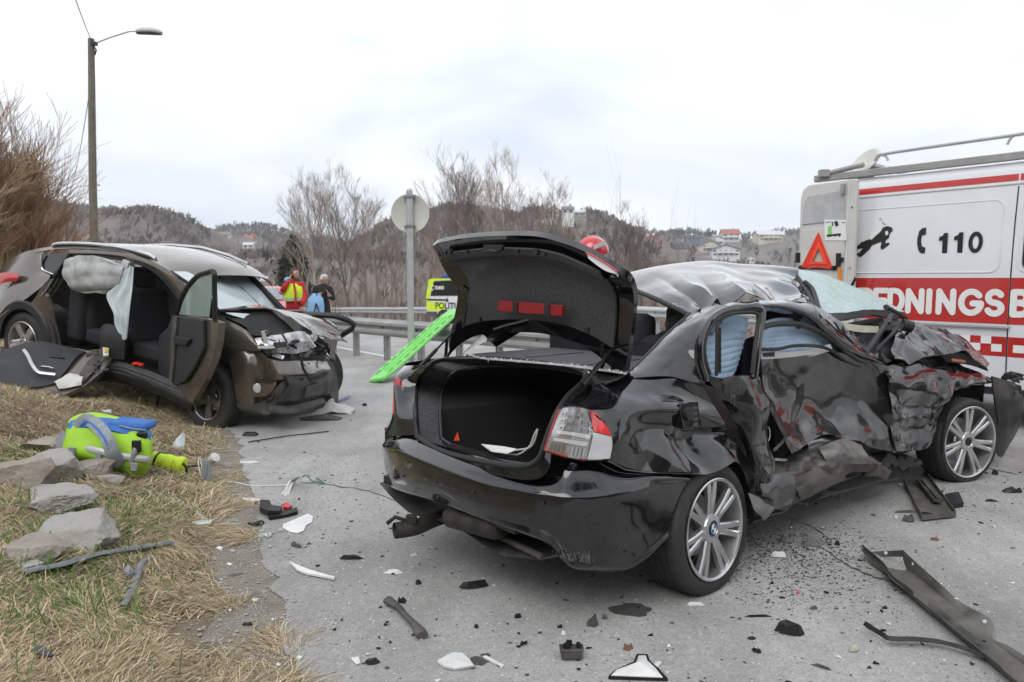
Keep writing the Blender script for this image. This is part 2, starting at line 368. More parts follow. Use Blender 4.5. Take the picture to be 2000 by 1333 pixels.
# asphalt: one sheet on the ground, ragged at the verge
def asphalt_mat():
    m = bpy.data.materials.new('asphalt'); m.use_nodes = True; n = m.node_tree; b = n.nodes['Principled BSDF']; Lk = n.links.new
    tcn = n.nodes.new('ShaderNodeTexCoord')
    def noise(s, d=6, r=.6, sc=None):
        q = n.nodes.new('ShaderNodeTexNoise'); q.inputs['Scale'].default_value = s; q.inputs['Detail'].default_value = d; q.inputs['Roughness'].default_value = r
        if sc:
            mm = n.nodes.new('ShaderNodeMapping'); mm.inputs['Scale'].default_value = sc; mm.inputs['Rotation'].default_value = (0,0,.6); Lk(tcn.outputs['Object'], mm.inputs[0]); Lk(mm.outputs[0], q.inputs['Vector'])
        else: Lk(tcn.outputs['Object'], q.inputs['Vector'])
        return q
    def ramp(src, pts):
        r = n.nodes.new('ShaderNodeValToRGB'); el = r.color_ramp.elements
        el[0].position, el[0].color = pts[0][0],(*pts[0][1],1); el[1].position, el[1].color = pts[-1][0],(*pts[-1][1],1)
        for p, c in pts[1:-1]: q = el.new(p); q.color = (*c, 1)
        Lk(src, r.inputs[0]); return r.outputs[0]
    def mixc(f, a, c, mode='MIX'):
        x = n.nodes.new('ShaderNodeMix'); x.data_type = 'RGBA'; x.blend_type = mode
        if isinstance(f, float): x.inputs[0].default_value = f
        else: Lk(f, x.inputs[0])
        Lk(a, x.inputs[6])
        if isinstance(c, tuple): x.inputs[7].default_value = (*c, 1)
        else: Lk(c, x.inputs[7])
        return x.outputs[2]
    base = ramp(noise(1.1,6,.6).outputs[0],[(.3,(.29,.285,.277)),(.5,(.375,.370,.36)),(.72,(.43,.425,.415))])
    vo = n.nodes.new('ShaderNodeTexVoronoi'); vo.inputs['Scale'].default_value = 140; Lk(tcn.outputs['Object'], vo.inputs['Vector'])
    sp = ramp(vo.outputs['Color'],[(.15,(.55,.55,.55)),(.5,(.95,.95,.95)),(.9,(1.45,1.43,1.4))])
    c = mixc(.36, base, sp, 'MULTIPLY')
    c = mixc(.5, c, ramp(noise(.9,8,.65,(1,.18,1)).outputs[0],[(.36,(.72,.715,.70)),(.6,(1.06,1.06,1.06))]), 'MULTIPLY')
    c = mixc(.3, c, ramp(noise(45,3,.7).outputs[0],[(.35,(.6,.6,.6)),(.65,(1.3,1.3,1.3))]), 'MULTIPLY')
    dirt = ramp(noise(.55,9,.72,(1,.35,1)).outputs[0],[(.47,(0,0,0)),(.66,(1,1,1))])
    dm = n.nodes.new('ShaderNodeMath'); dm.operation = 'MULTIPLY'; dm.inputs[1].default_value = .5; Lk(dirt, dm.inputs[0])
    c = mixc(dm.outputs[0], c, (.15,.14,.125))
    Lk(c, b.inputs['Base Color']); b.inputs['Roughness'].default_value = .85
    bn = n.nodes.new('ShaderNodeBump'); bn.inputs['Strength'].default_value = .5; bn.inputs['Distance'].default_value = .004
    Lk(vo.outputs['Distance'], bn.inputs['Height']); Lk(bn.outputs[0], b.inputs['Normal'])
    return m
M['asphalt'] = asphalt_mat()
M['asphalt_edge'] = material('asphalt_edge', (.16,.135,.105),.9,0,(.27,.245,.21),9, bump=.8, bscale=60, contrast=.9, dust=.4, dustcol=(.09,.082,.07), dscale=2.5, bdist=.01)
def road_rows(name, x0f, x1f, y0, y1, zoff, mat, n=40, step=.25, kind='structure', label=None):
    m = MB(); vs = []; ys = []; y = y0
    while y < y1: ys.append(y); y += (.06 if name == 'asphalt' and y < 9 else step) if y < 16 else 1.5
    ys.append(y1)
    for y in ys:
        a, b_ = x0f(y), x1f(y)
        for i in range(n+1): vs.append((a+(b_-a)*i/n, y, gz(y)+zoff))
    fs = [(j*(n+1)+i, j*(n+1)+i+1,(j+1)*(n+1)+i+1,(j+1)*(n+1)+i) for j in range(len(ys)-1) for i in range(n)]
    m.add(vs, fs); o = m.obj(name, mat, smooth=False); tag(o, label, kind=kind); return o
def xedge(y): return Xe(y)+.10*fnoise(0, y, 1.7,5)+.05*fnoise(0, y, 6,9)
def xfar(y): return 3.5-(y-21)*.55/.835-.35
road_rows('road_shoulder', lambda y: xedge(y)-.40, lambda y: xedge(y)+.06,1,15,.005, M['asphalt_edge'],3)
road_rows('asphalt', lambda y: xedge(y)+.05*fnoise(3, y, 5,2)+.03*fnoise(3, y, 17,6), xfar, -4,66,.010, M['asphalt'])
M['line_white'] = material('line_white', (.72,.72,.70),.7,0,(.55,.55,.53),6, dust=.3, dustcol=(.3,.3,.28))
M['line_yellow'] = material('line_yellow', (.62,.45,.12),.7,0,(.5,.38,.12),6, dust=.3, dustcol=(.3,.3,.28))
def paint(name, p, w, t0, t1, mat):
    d = Vector((.567,-.824,0)); nrm = Vector((.824,.567,0)); m = MB(); vs = []; n = 40
    for i in range(n+1):
        c = Vector((p[0], p[1],0))+d*(t0+(t1-t0)*i/n)
        for s in (-w/2, w/2): q = c+nrm*s; vs.append((q.x, q.y, gz(q.y)+.0145))
    m.add(vs, [(2*i, 2*i+1,2*i+3,2*i+2) for i in range(n)]); tag(m.obj(name, mat, smooth=False), kind='structure')
paint('road_edge_line', (-2.29,14.5),.14,-38,7.5, M['line_white'])
paint('road_edge_line', (2.2,18.8),.13,-38,12, M['line_white'])
paint('road_centre_line', (.39,16.9),.13,-38,10, M['line_yellow'])

def crack(pts, w):
    m = MB(); c = curve([GP(*p) for p in pts],6); rr = random.Random(len(pts)); c = [p+Vector((rr.gauss(0,.008), rr.gauss(0,.008),0)) for p in c]; vs = []
    for i, p in enumerate(c): k = w*rr.uniform(.3,1)*math.sin(math.pi*(i+.5)/len(c)); vs += [(p.x-k*.4, p.y-k, .0128),(p.x+k*.4, p.y+k, .0128)]
    m.add(vs, [(2*i, 2*i+1,2*i+3,2*i+2) for i in range(len(c)-1)]); tag(m.obj('crack', M['oil'], smooth=False), kind='structure')
M['oil'] = material('oil', (.045,.043,.04),.6,0,(.09,.088,.082),40, contrast=.8)
crack([(1590,1062),(1622,1085),(1640,1100),(1690,1125),(1740,1140),(1790,1165)],.016); crack([(1480,1000),(1560,1022),(1610,1050),(1600,1075),(1560,1080)],.012)
crack([(600,930),(640,950),(720,962),(790,990)],.012); crack([(1860,905),(1920,915),(2010,935)],.018)
# stains
def stain(px, py, rx, ry, mat, label, off=0.0):
    c = GP(px, py); m = MB(); vs = [(c.x, c.y, gz(c.y)+.0135+off)]; n = 28
    for i in range(n):
        a = 2*math.pi*i/n; k = 1+.35*fnoise(math.cos(a), math.sin(a),1.6, px*.1)+.15*fnoise(math.cos(a), math.sin(a),6, px*.1)
        vs.append((c.x+rx*k*math.cos(a), c.y+ry*k*math.sin(a), gz(c.y)+.0135+off))
    m.add(vs, [(0,1+i, 1+(i+1) % n) for i in range(n)]); tag(m.obj('stain', mat, smooth=False), kind='structure')
M['mud'] = material('mud', (.13,.122,.108),.9,0,(.24,.23,.21),25, bump=1, bscale=60, contrast=.9, bdist=.01)
stain(1232,1196,.09,.07, M['oil'], '')
stain(935,1297,.04,.03, M['oil'], ''); stain(948,1286,.02,.015, M['oil'], '')
None

def scatter_bits(name, pts, smin, smax, mat, label, flat=.5):
    m = MB()
    for (x, y) in pts:
        s = random.uniform(smin, smax)*(1 if random.random() < .85 else 2); z = TZ(x, y)+(.010 if x > Xe(y) else .006)
        a = random.random()*6.28; p = []
        for k in range(4):
            q = s*random.uniform(.5,1.2); p.append((x+q*math.cos(a+k*1.57), y+q*math.sin(a+k*1.57), z+random.random()*s*.3))
        t = (x+random.uniform(-.3,.3)*s, y+random.uniform(-.3,.3)*s, z+s*flat*random.uniform(.4,1.2))
        m.add(p+[t],[(0,1,4),(1,2,4),(2,3,4),(3,0,4)])
    o = m.obj(name, mat, smooth=False); tag(o, label, kind='stuff'); return o
def gpts(n, cx, cy, sx, sy, keep=lambda x, y: True):
    out = []
    while len(out) < n:
        x, y = random.gauss(cx, sx), random.gauss(cy, sy)
        if keep(x, y): out.append((x, y))
    return out
onroad = lambda x, y: x > Xe(y)+.15 and y > 1.8 and y < 12 and abs(x) < y*.75
near = lambda n: [(x, y) for x, y in ((random.uniform(-3,6),2.1+random.random()**1.5*7) for _ in range(n*3)) if onroad(x, y)][:n]
gl = material('glass_crumbs', (.62,.72,.70),.12,0,(.8,.85,.84),300, spec=.8)
scatter_bits('glass_crumbs', near(5200)+gpts(1500,-1.0,3.6,.5,.9, onroad)+gpts(1200,.6,3.0,.9,.5, onroad)+gpts(900,2.2,4.2,.6,.6, onroad)+gpts(700,-1.2,6.5,.5,1, onroad),.0012,.0032, gl, 'crumbs of broken glass')
dk = material('dark_grit', (.03,.03,.03),.7,0,(.08,.075,.07),60)
scatter_bits('dark_grit', near(3200)+gpts(2200,1.35,3.85,.26,.26, onroad)+gpts(1900,1.62,4.25,.24,.16, onroad)+gpts(700,3.5,5.0,.9,.5, onroad)+gpts(500,-1.5,5.0,.4,1.2, onroad),.0018,.0065, dk, 'dark grit and shards')
scatter_bits('pale_gravel', [(Xe(y)+random.gauss(-.12,.22), y) for y in (2.2+random.random()**1.4*9 for _ in range(11000))],.002,.008, material('pale_gravel', (.26,.25,.23),.9,0,(.42,.40,.37),60), 'pale gravel along the asphalt edge')

# ---- dry grass: strips of bent blades, joined (nobody could count them)
def grass(name, n, y0, y1, lmin, lmax, wd, pal, green=False, up=.25, label=''):
    V_, F_, Cc = [],[],[]; k = 0; tries = 0
    while k < n and tries < n*12:
        tries += 1
        y = y0+(y1-y0)*random.random(); x = random.uniform(-y*.72, Xe(y)+.05); e = Xe(y)-x
        if abs(x) > y*.72+.3 or (e < .6 and random.random() > (e-.16)*1.7+.8*fnoise(x, y, 3,4)): continue
        pn = fnoise(x, y, 1.4,20)+.5*fnoise(x, y, 4.5,2)
        if green:
            gr = math.exp(-(((x+2.25)/.35)**2+((y-4.05)/.6)**2))+.8*math.exp(-(((x+3.2)/.4)**2+((y-5.3)/.5)**2))+.7*math.exp(-(((x+1.9)/.3)**2+((y-3.2)/.3)**2))+.35*(pn > .35)
            if random.random() > gr: continue
        elif fnoise(x, y, 2.3,11) < -.38 and random.random() < .75: continue
        k += 1; z = TZ(x, y)
        a = 6.0*fnoise(x, y, .8,7)+2.5*fnoise(x, y, 3.2,1)+random.gauss(0,.65); ln = random.uniform(lmin, lmax)*(1+.5*pn); h = ln*up*random.random()**1.5
        if random.random() < .12: h *= 2.2
        dx, dy = math.cos(a)*ln, math.sin(a)*ln; bend = random.gauss(0,.3); w = wd*random.uniform(.6,1.4)*(1+y/14)
        px_, py_ = -math.sin(a)*w, math.cos(a)*w; b = len(V_)
        lift = .004+.03*max(0, fnoise(x, y, 2.6,31)+.2)*random.random()
        V_ += [(x-px_, y-py_, z+lift),(x+px_, y+py_, z+lift),(x+dx*.5-dy*bend*.3-px_*.8, y+dy*.5+dx*bend*.3-py_*.8, z+h+lift),(x+dx*.5-dy*bend*.3+px_*.8, y+dy*.5+dx*bend*.3+py_*.8, z+h+lift),
               (x+dx, y+dy, TZ(x+dx, y+dy)+h*.55+lift)]
        F_ += [(b, b+1, b+3, b+2),(b+2, b+3, b+4)]
        c = random.choice(pal); q = random.uniform(.72,1.15)*(1+.25*pn); Cc += [(c[0]*q, c[1]*q, c[2]*q, 1)]*5
    me = bpy.data.meshes.new(name); me.from_pydata(V_, [], F_); at = me.color_attributes.new('tint', 'FLOAT_COLOR', 'POINT')
    at.data.foreach_set('color', [c for q in Cc for c in q]); me.materials.append(M['grass']); ob = bpy.data.objects.new(name, me); COL.objects.link(ob)
    tag(ob, label, kind='stuff')
def tintmat(name, rough=.9, trl=.0):
    m = bpy.data.materials.new(name); m.use_nodes = True; n = m.node_tree; b = n.nodes['Principled BSDF']; a = n.nodes.new('ShaderNodeVertexColor'); a.layer_name = 'tint'
    n.links.new(a.outputs[0], b.inputs['Base Color']); b.inputs['Roughness'].default_value = rough; b.inputs['Specular IOR Level'].default_value = .2; M[name] = m
tintmat('grass'); tintmat('twig_tint'); tintmat('wood_tint', .9)
straw = [(.50,.395,.25),(.58,.47,.31),(.42,.32,.20),(.34,.25,.16),(.64,.54,.38),(.27,.20,.13),(.44,.38,.20)]
grn = [(.075,.15,.03),(.10,.19,.04),(.13,.20,.05),(.06,.11,.03)]
grass('dry_grass', 72000,2.0,4.6,.05,.19,.0013, straw, up=.13, label='matted straw-coloured grass on the verge')
grass('dry_grass', 42000,4.6,8.5,.07,.22,.0019, straw, up=.15, label='matted dry grass beside the brown car')
grass('dry_grass', 20000,8.5,18,.1,.35,.005, straw, label='dry grass beyond the brown car')
grass('green_grass', 8500,2.0,8.5,.03,.10,.0020, grn, True, .55, label='fresh green shoots between the rocks')
grass('green_grass', 2600,2.0,8.5,.05,.14,.0018, grn+straw[:2], False, .5, label='thin green blades in the straw')

# ---- rocks
M['rock'] = material('rock', (.27,.26,.24),.85,0,(.42,.405,.38),4, bump=1, bscale=18, contrast=.9, dust=.5, dustcol=(.15,.125,.085), dscale=4, bdist=.02)
M['rock_brown'] = material('rock_brown', (.22,.185,.15),.85,0,(.36,.33,.29),3, bump=1, bscale=16, contrast=.9, bdist=.02)
def rock(px, py, w, h, label, seed, mat='rock', dep=.8, sink=.3, group=None):
    rr = random.Random(seed); c = GT(px, py+h*.3); sc = c.y/FPX*1.0; W_, H_, D_ = w*sc/2, h*sc/2*.95, w*sc/2*dep
    bm = bmesh.new(); bmesh.ops.create_icosphere(bm, subdivisions=5, radius=1)
    pl = []
    for k in range(13):
        d = Vector((rr.gauss(0,1), rr.gauss(0,1), rr.gauss(0,.8))).normalized(); pl.append((d, rr.uniform(.52,.8)))
    pl.append((Vector((rr.gauss(0,.15), rr.gauss(-.15,.1),1)).normalized(), rr.uniform(.45,.65)))
    for v in bm.verts:
        p = v.co*1.25
        for d, k in pl:
            t = p.dot(d)
            if t > k: p = p-d*(t-k)
        p = p*(1+.09*mn.noise(p*2.2+Vector((seed, 0,0)))+.035*mn.noise(p*6)+.03*mn.noise(p*14)+.018*ridged(p, 26)-.012*ridged(p, 7, seed)); v.co = Vector((p.x*W_, p.y*D_, p.z*H_))*1.25
    me = bpy.data.meshes.new('rock'); bm.to_mesh(me); bm.free(); me.materials.append(M[mat])
    me.shade_smooth(); me.set_sharp_from_angle(angle=rad(24))
    o = bpy.data.objects.new('rock', me); COL.objects.link(o); o.location = (c.x, c.y+D_*.5, c.z+H_*.40); o.rotation_euler = (0,0, rr.uniform(-.3,.3))
    tag(o, label, 'rock', 'rocks on the grass bank')
rock(28,925,140,95, 'brownish angular rock at the left edge, above the wide pale slab', 3, 'rock_brown')
rock(103,912,110,95, 'grey rock just left of the green and blue bag, behind the others', 5)
rock(98,975,140,75, 'wide pale slab-like rock half sunk in dry grass', 8, dep=.9)
rock(130,1050,160,95, 'largest pale blocky rock with a flat top beside the green grass', 12, dep=1.0)
rock(52,1078,125,70, 'low rock with straw on top, left of the blocky pale rock', 14, 'rock_brown')
rock(168,918,82,66, 'pointed brownish rock directly in front of the green bag', 16, 'rock_brown')
rock(206,938,54,36, 'small grey rock below the bag, at the edge of the green shoots', 18)
rock(82,868,70,50, 'small rock left of the green bag by the dry twigs', 21, 'rock_brown')
rock(45,1112,60,36, 'small stone in dry grass below the low straw-topped rock', 24)

# ---- bare trees, saplings, brush
RMIN = [0]
def grow(m, p, d, L_, r, depth, rng, cols, n=3, spread=.5, segs=4, tint=None, upw=.12):
    pts = [p]; rs = [r]; q = Vector(p); dd = Vector(d)
    for i in range(segs):
        dd = (dd+Vector((rng.gauss(0,.10), rng.gauss(0,.10), rng.gauss(0,.05)+upw*.5))).normalized(); q = q+dd*L_/segs; pts.append(q); rs.append(max(RMIN[0], r*(1-.55*(i+1)/segs)))
    nb = len(m.v); m.tube(pts, rs, 5 if r > .03 else 3, cap=False); cols += [tint]*(len(m.v)-nb)
    if depth <= 0: return
    k = rng.randint(n, n+2)
    for j in range(k):
        t = rng.uniform(.3,1); i = min(segs-1, int(t*segs)); b = pts[i].lerp(pts[i+1], t*segs-i)
        ax = Vector((rng.gauss(0,1), rng.gauss(0,1), rng.gauss(0,.4))).normalized(); nd = (dd+ax*spread*rng.uniform(.6,1.3)+Vector((0,0, upw))).normalized()
        grow(m, b, nd, L_*rng.uniform(.45,.75), r*.45*(1.1-t*.3), depth-1, rng, cols, n, spread, max(2, segs-1), tint, upw)
def tintobj(m, cols, name, parent, mat='wood_tint'):
    o = m.obj(name, M[mat], parent, smooth=False); at = o.data.color_attributes.new('tint', 'FLOAT_COLOR', 'POINT')
    at.data.foreach_set('color', [c for q in cols for c in (*q, 1)]); return o
def bare_tree(H, seed, tint, forks=1, name='bare_tree'):
    rng = random.Random(seed); t = thing(name, (0,0,0), '', 'tree', 'bare trees beyond the far guardrail')
    m = MB(); cols = []; tr = []; q = Vector((0,0,-.3)); d = Vector((rng.gauss(0,.05),0,1)); pts = [q.copy()]; rs = [.011*H+.02]; S = 9
    for i in range(S):
        d = (d+Vector((rng.gauss(0,.07), rng.gauss(0,.05),.1))).normalized(); q = q+d*(H*.9)/S; pts.append(q.copy()); rs.append((.011*H+.02)*(1-.86*(i+1)/S))
    m.tube(pts, rs, 6); tintobj(m, [tint]*len(m.v), 'trunk', t)
    m = MB(); cols = []; c2 = tuple(x*.9 for x in tint)
    for j in range(11):
        tt = .22+.75*(j+rng.random())/11; i = min(S-1, int(tt*S)); b = pts[i].lerp(pts[i+1], tt*S-i); a = rng.random()*6.28
        nd = Vector((math.cos(a)*.75, math.sin(a)*.75,.85+.4*tt)).normalized()
        grow(m, b, nd, H*(.36-.22*tt)*rng.uniform(.8,1.2), rs[i]*.5,3, rng, cols, 3,.52,4, c2,.16)
    tintobj(m, cols, 'crown', t); t['top'] = sorted(v[2] for v in m.v)[int(len(m.v)*.985)]; return t
def Yr(px):
    k = (px-1000)/1500; return (11.55+2.9225)/(.55+.835*k)
tints = [(.27,.215,.185),(.21,.17,.155),(.42,.36,.31),(.13,.11,.105)]
RMIN[0] = .0055
protos = [bare_tree(9,31, tints[0]), bare_tree(9,47, tints[1]), bare_tree(9,52, tints[2]), bare_tree(9,68, tints[3])]
RMIN[0] = 0
tl = [  # px, top y, beyond rail, proto
 (596,372,4,0),(618,345,5,2),(655,352,6,0),(690,368,2,3),(712,360,7,1),(745,372,5,0),(872,340,7,0),(905,315,5,1),(935,312,8,0),
 (958,330,6,3),(990,302,6,2),(1022,345,9,0),(1058,352,6,1),(1095,365,8,2),(1186,400,6,3),(1216,412,7,1),(1240,436,9,3),(1140,430,9,0),(562,430,9,0),(410,470,14,2),(780,440,8,0),(835,405,9,1),(672,330,9,2),(890,345,10,2),(1008,372,4,1)]
lab = ['leftmost bare tree beyond the far guardrail, slim brownish crown', 'pale slender bare tree, second from the left of the left clump', 'bare brown tree in the middle of the left clump', 'dark forked bare tree with the thickest trunk, nearest the guardrail in the left clump',
 'thin dark-barked bare tree just right of the dark forked one', 'bare tree behind the left side of the round road sign', 'bare tree just right of the round road sign, leaning crown', 'dark-barked bare tree above the left part of the open boot lid', 'tall bare tree at the middle of the right clump, fine brown twigs',
 'near-black bare tree between two lighter ones above the boot lid', 'pale tree with a light forked trunk, tallest above the boot lid', 'bare brown tree right of the pale forked trunk', 'dark bare tree left of the red helmet', 'thin pale bare tree just left of the red helmet', 'near-black bare tree right of the red helmet',
 'dark bare tree between helmet and crumpled roof', 'small dark bare tree at the right end of the clump above the crumpled roof', 'short bare tree behind the red helmet', 'short brownish bare tree behind the man in black', 'small pale bare tree in front of the rocky knoll', 'low bare tree behind the round road sign pole',
 'bare tree between the road sign and the boot lid', 'tall pale bare tree towering over the left clump', 'pale bare tree behind the left corner of the boot lid', 'small dark bare tree in front of the pale forked trunk']
for i, (px, ty, dd, pi) in enumerate(tl):
    t = protos[pi] if i == [x[3] for x in tl].index(pi) else copy_tree(protos[pi])
    Y = Yr(px)+dd; X = (px-1000)/FPX*Y; z0 = TZ(X, Y); top = CH+(545-ty)/FPX*Y; s = (top-z0)/t['top']
    t.location = (X, Y, z0); t.scale = (s, s, s); t.rotation_euler = (0,0, i*2.1); t['label'] = lab[i]
# brush: joined saplings along the far rail
m = MB(); cols = []; rng = random.Random(5)
for k in range(1250):
    px = rng.uniform(300,1330); Y = Yr(px)+1+rng.random()**1.3*13; X = (px-1000)/FPX*Y; z = TZ(X, Y); H = rng.uniform(.7,2.1)*(1 if rng.random() < .78 else 1.8)
    c = rng.choice([(.24,.17,.135),(.19,.14,.115),(.30,.22,.18),(.13,.10,.085),(.34,.28,.22)]); q = Vector((X, Y, z)); d = Vector((rng.gauss(0,.12), rng.gauss(0,.12),1))
    grow(m, q, d.normalized(), H*.85,.016,2, rng, cols, 2,.32,4, c, .3)
o = tintobj(m, cols, 'roadside_brush', None); tag(o, 'thin bare saplings and brush along the far guardrail', kind='stuff')
# big reddish-brown shrub at the left edge
m = MB(); cols = []; rng = random.Random(9); root = thing('twiggy_shrub', (-8.6,12.5, TZ(-8.6,12.5)), 'big reddish-brown leafless shrub at the left edge behind the brown car', 'shrub')
m2 = MB(); c2 = []
RMIN[0] = .0035
for k in range(190):
    bx, by = -9.8+rng.gauss(0,.5),12.7+rng.gauss(0,.8); p = Vector((bx, by, TZ(bx, by))); a = rng.random()*6.28; sp_ = rng.uniform(.05,.5)
    d = Vector((math.cos(a)*sp_*.8, math.sin(a)*sp_, 1)).normalized(); c = rng.choice([(.27,.15,.08),(.33,.19,.10),(.22,.14,.09),(.30,.20,.12)])
    grow(m, p, d, rng.uniform(1.2,1.95),.016,3, rng, cols, 6,.6,4, c, .12)
for k in range(26):
    a = rng.uniform(-.6,.8); bx, by = -8.9+rng.gauss(0,.45),12.0+rng.gauss(0,.7); p = Vector((bx, by, TZ(bx, by)+rng.random()*1.8)); d = Vector((math.cos(a), math.sin(a)*.5,.65)).normalized()
    grow(m2, p, d, rng.uniform(.7,1.2),.008,3, rng, c2,3,.5,4, rng.choice([(.30,.22,.14),(.36,.28,.19),(.24,.15,.09)]),.05)
tintobj(m, cols, 'crown', root); tintobj(m2, c2, 'low_twigs', root)
RMIN[0] = 0
# near dry bramble by the rocks
m = MB(); cols = []; root = thing('dry_bramble', on((-4.15,5.4)), 'dead brown bramble and heather above the rocks at the left edge', 'shrub')
for k in range(90):
    bx, by = -3.85+rng.gauss(0,.33),6.0+rng.gauss(0,.42); p = Vector((bx, by, TZ(bx, by))); a = rng.random()*6.28
    grow(m, p, Vector((math.cos(a), math.sin(a),.5)).normalized(), rng.uniform(.12,.32),.003,2, rng, cols, 3,.7,3, rng.choice([(.16,.11,.09),(.22,.15,.12),(.27,.20,.15)]),.05)
for k in range(14):
    bx, by = -6.1+rng.gauss(0,.25),7.6+rng.gauss(0,.3); p = Vector((bx, by, TZ(bx, by)))
    grow(m, p, Vector((rng.uniform(0,.9),-.2,1)).normalized(), rng.uniform(.4,.9),.006,2, rng, cols, 2,.6,4,(.33,.27,.2),.05)
tintobj(m, cols, 'stems', root)
# dark evergreen
def leafy(name, px, ty, Y, wpx, label, seed, dark=(.022,.035,.018), n=1500, cat='tree'):
    rng = random.Random(seed); X = (px-1000)/FPX*Y; z0 = TZ(X, Y) if Y < 80 else -3; top = CH+(545-ty)/FPX*Y; H = top-z0; R = wpx/2*Y/FPX
    t = thing(name, (X, Y, z0), label, cat); m = MB(); m.tube([(X, Y, z0-.2),(X+.05*R, Y, z0+H*.5),(X, Y, z0+H*.9)],[.03*H, .02*H, .006*H],6); m.obj('trunk', M['wood_pole'], t)
    m = MB(); cols = []
    for k in range(n):
        h = rng.random(); rr = R*(math.sin(math.pi*min(1, h*.9+.12))**.7)*(1+.3*mn.noise(Vector((h*4, k*.01, seed)))); a = rng.random()*6.28; q = rng.random()**.5*rr
        c = Vector((X+math.cos(a)*q, Y+math.sin(a)*q, z0+H*(.06+.92*h))); s = rng.uniform(.35,1)*.16*R+.03
        vs = [c+Vector((rng.gauss(0,1), rng.gauss(0,1), rng.gauss(0,.7)))*s for _ in range(4)]; g = rng.uniform(.6,1.7); b = len(m.v)
        m.add(vs, [(0,1,2),(1,2,3)]); cols += [tuple(x*g for x in dark)]*4
    tintobj(m, cols, 'crown', t, 'twig_tint')
leafy('ivy_covered_tree', 576,462,52,64, 'dark green ivy-covered tree behind the paramedic', 3,(.03,.04,.02),2600)

HL = [
 (1395,478,255,30,18, 'white', 'rgrey', 'white house with a pale roof halfway down the right ridge, left of the stepped pair', .3, True),
 (1412,502,235,62,26, 'white', 'rslate', 'wide white two-storey house just above the crumpled car roof', -.1, True),
 (1380,492,240,44,24, 'cream', 'rslate', 'cream gabled house directly left of the wide white two-storey house', .2, True),
 (1422,472,270,38,26, 'white', 'rred', 'white house with a salmon-red roof at the top of the right ridge', 0, False),
 (1495,473,290,56,24, 'cream', 'rsnow', 'large pale house with snowy roof at the right end of the ridge', .1, False),
 (1350,475,280,34,16, 'blue', 'rslate', 'dark blue house on the skyline of the right ridge', 0, False),
 (1325,487,265,34,15, 'dark', 'rslate', 'dark house with dark roof left of the cream gabled house', .2, False),
 (1272,475,270,32,16, 'red', 'rred', 'dark red house at the left end of the right ridge', 0, True),
 (1295,487,262,18,12, 'ochre', 'rred', 'small orange-walled house below the dark red house', 0, True),
 (1318,514,225,40,18, 'white', 'rsnow', 'white low house with snowy roof just above the left part of the crumpled roof', .3, False),
 (1462,514,225,18,15, 'white', 'rgrey', 'small white gabled boathouse near the van door', 0, True),
 (1376,512,222,24,12, 'grey', 'rgrey', 'small grey house below the cream gabled house', 0, False),
 (1078,424,175,24,17, 'cream', 'rred', 'cream house with red roof high on the central hill', .1, True),
 (1108,420,176,22,12, 'white', 'rgrey', 'white house at the right of the cream one high on the central hill', 0, False),
 (1130,424,178,22,10, 'grey', 'rsnow', 'pale grey house nearest the right shoulder of the central hill', 0, False),
 (1075,446,165,30,18, 'white', 'rsnow', 'white house with snowy roof below the cream one on the central hill', -.1, True),
 (1103,448,164,26,14, 'cream', 'rgrey', 'cream low house with grey roof, lower row on the central hill', 0, False),
 (207,442,195,40,15, 'ochre', 'rslate', 'ochre row house with dark roof right of the wooden pole', .1, False),
 (232,443,194,20,14, 'white', 'rslate', 'white end house right of the ochre row house', 0, False),
 (172,456,190,30,16, 'white', 'rslate', 'white house with dark roof left of the wooden pole', 0, False),
 (158,478,180,56,22, 'white', 'rgrey', 'white apartment row just above the brown car roof rail', 0, False),
 (488,463,262,26,10, 'salmon', 'rslate', 'long salmon and white house on top of the far hill', 0, False),
 (440,468,262,30,12, 'white', 'rgrey', 'white house at the left end of the far hill', 0, False),
 (425,474,258,20,9, 'dark', 'rslate', 'dark house below the white one at the left end of the far hill', 0, False),
 (490,486,250,20,10, 'white', 'rsnow', 'white house with snowy roof low on the far hill', 0, False),
 (462,498,245,12,18, 'salmon', 'rred', 'narrow orange-red house low on the far hill', 0, True),
 (500,565,88,46,20, 'white', 'rsnow', 'low white building behind the red car', 0, False),
]
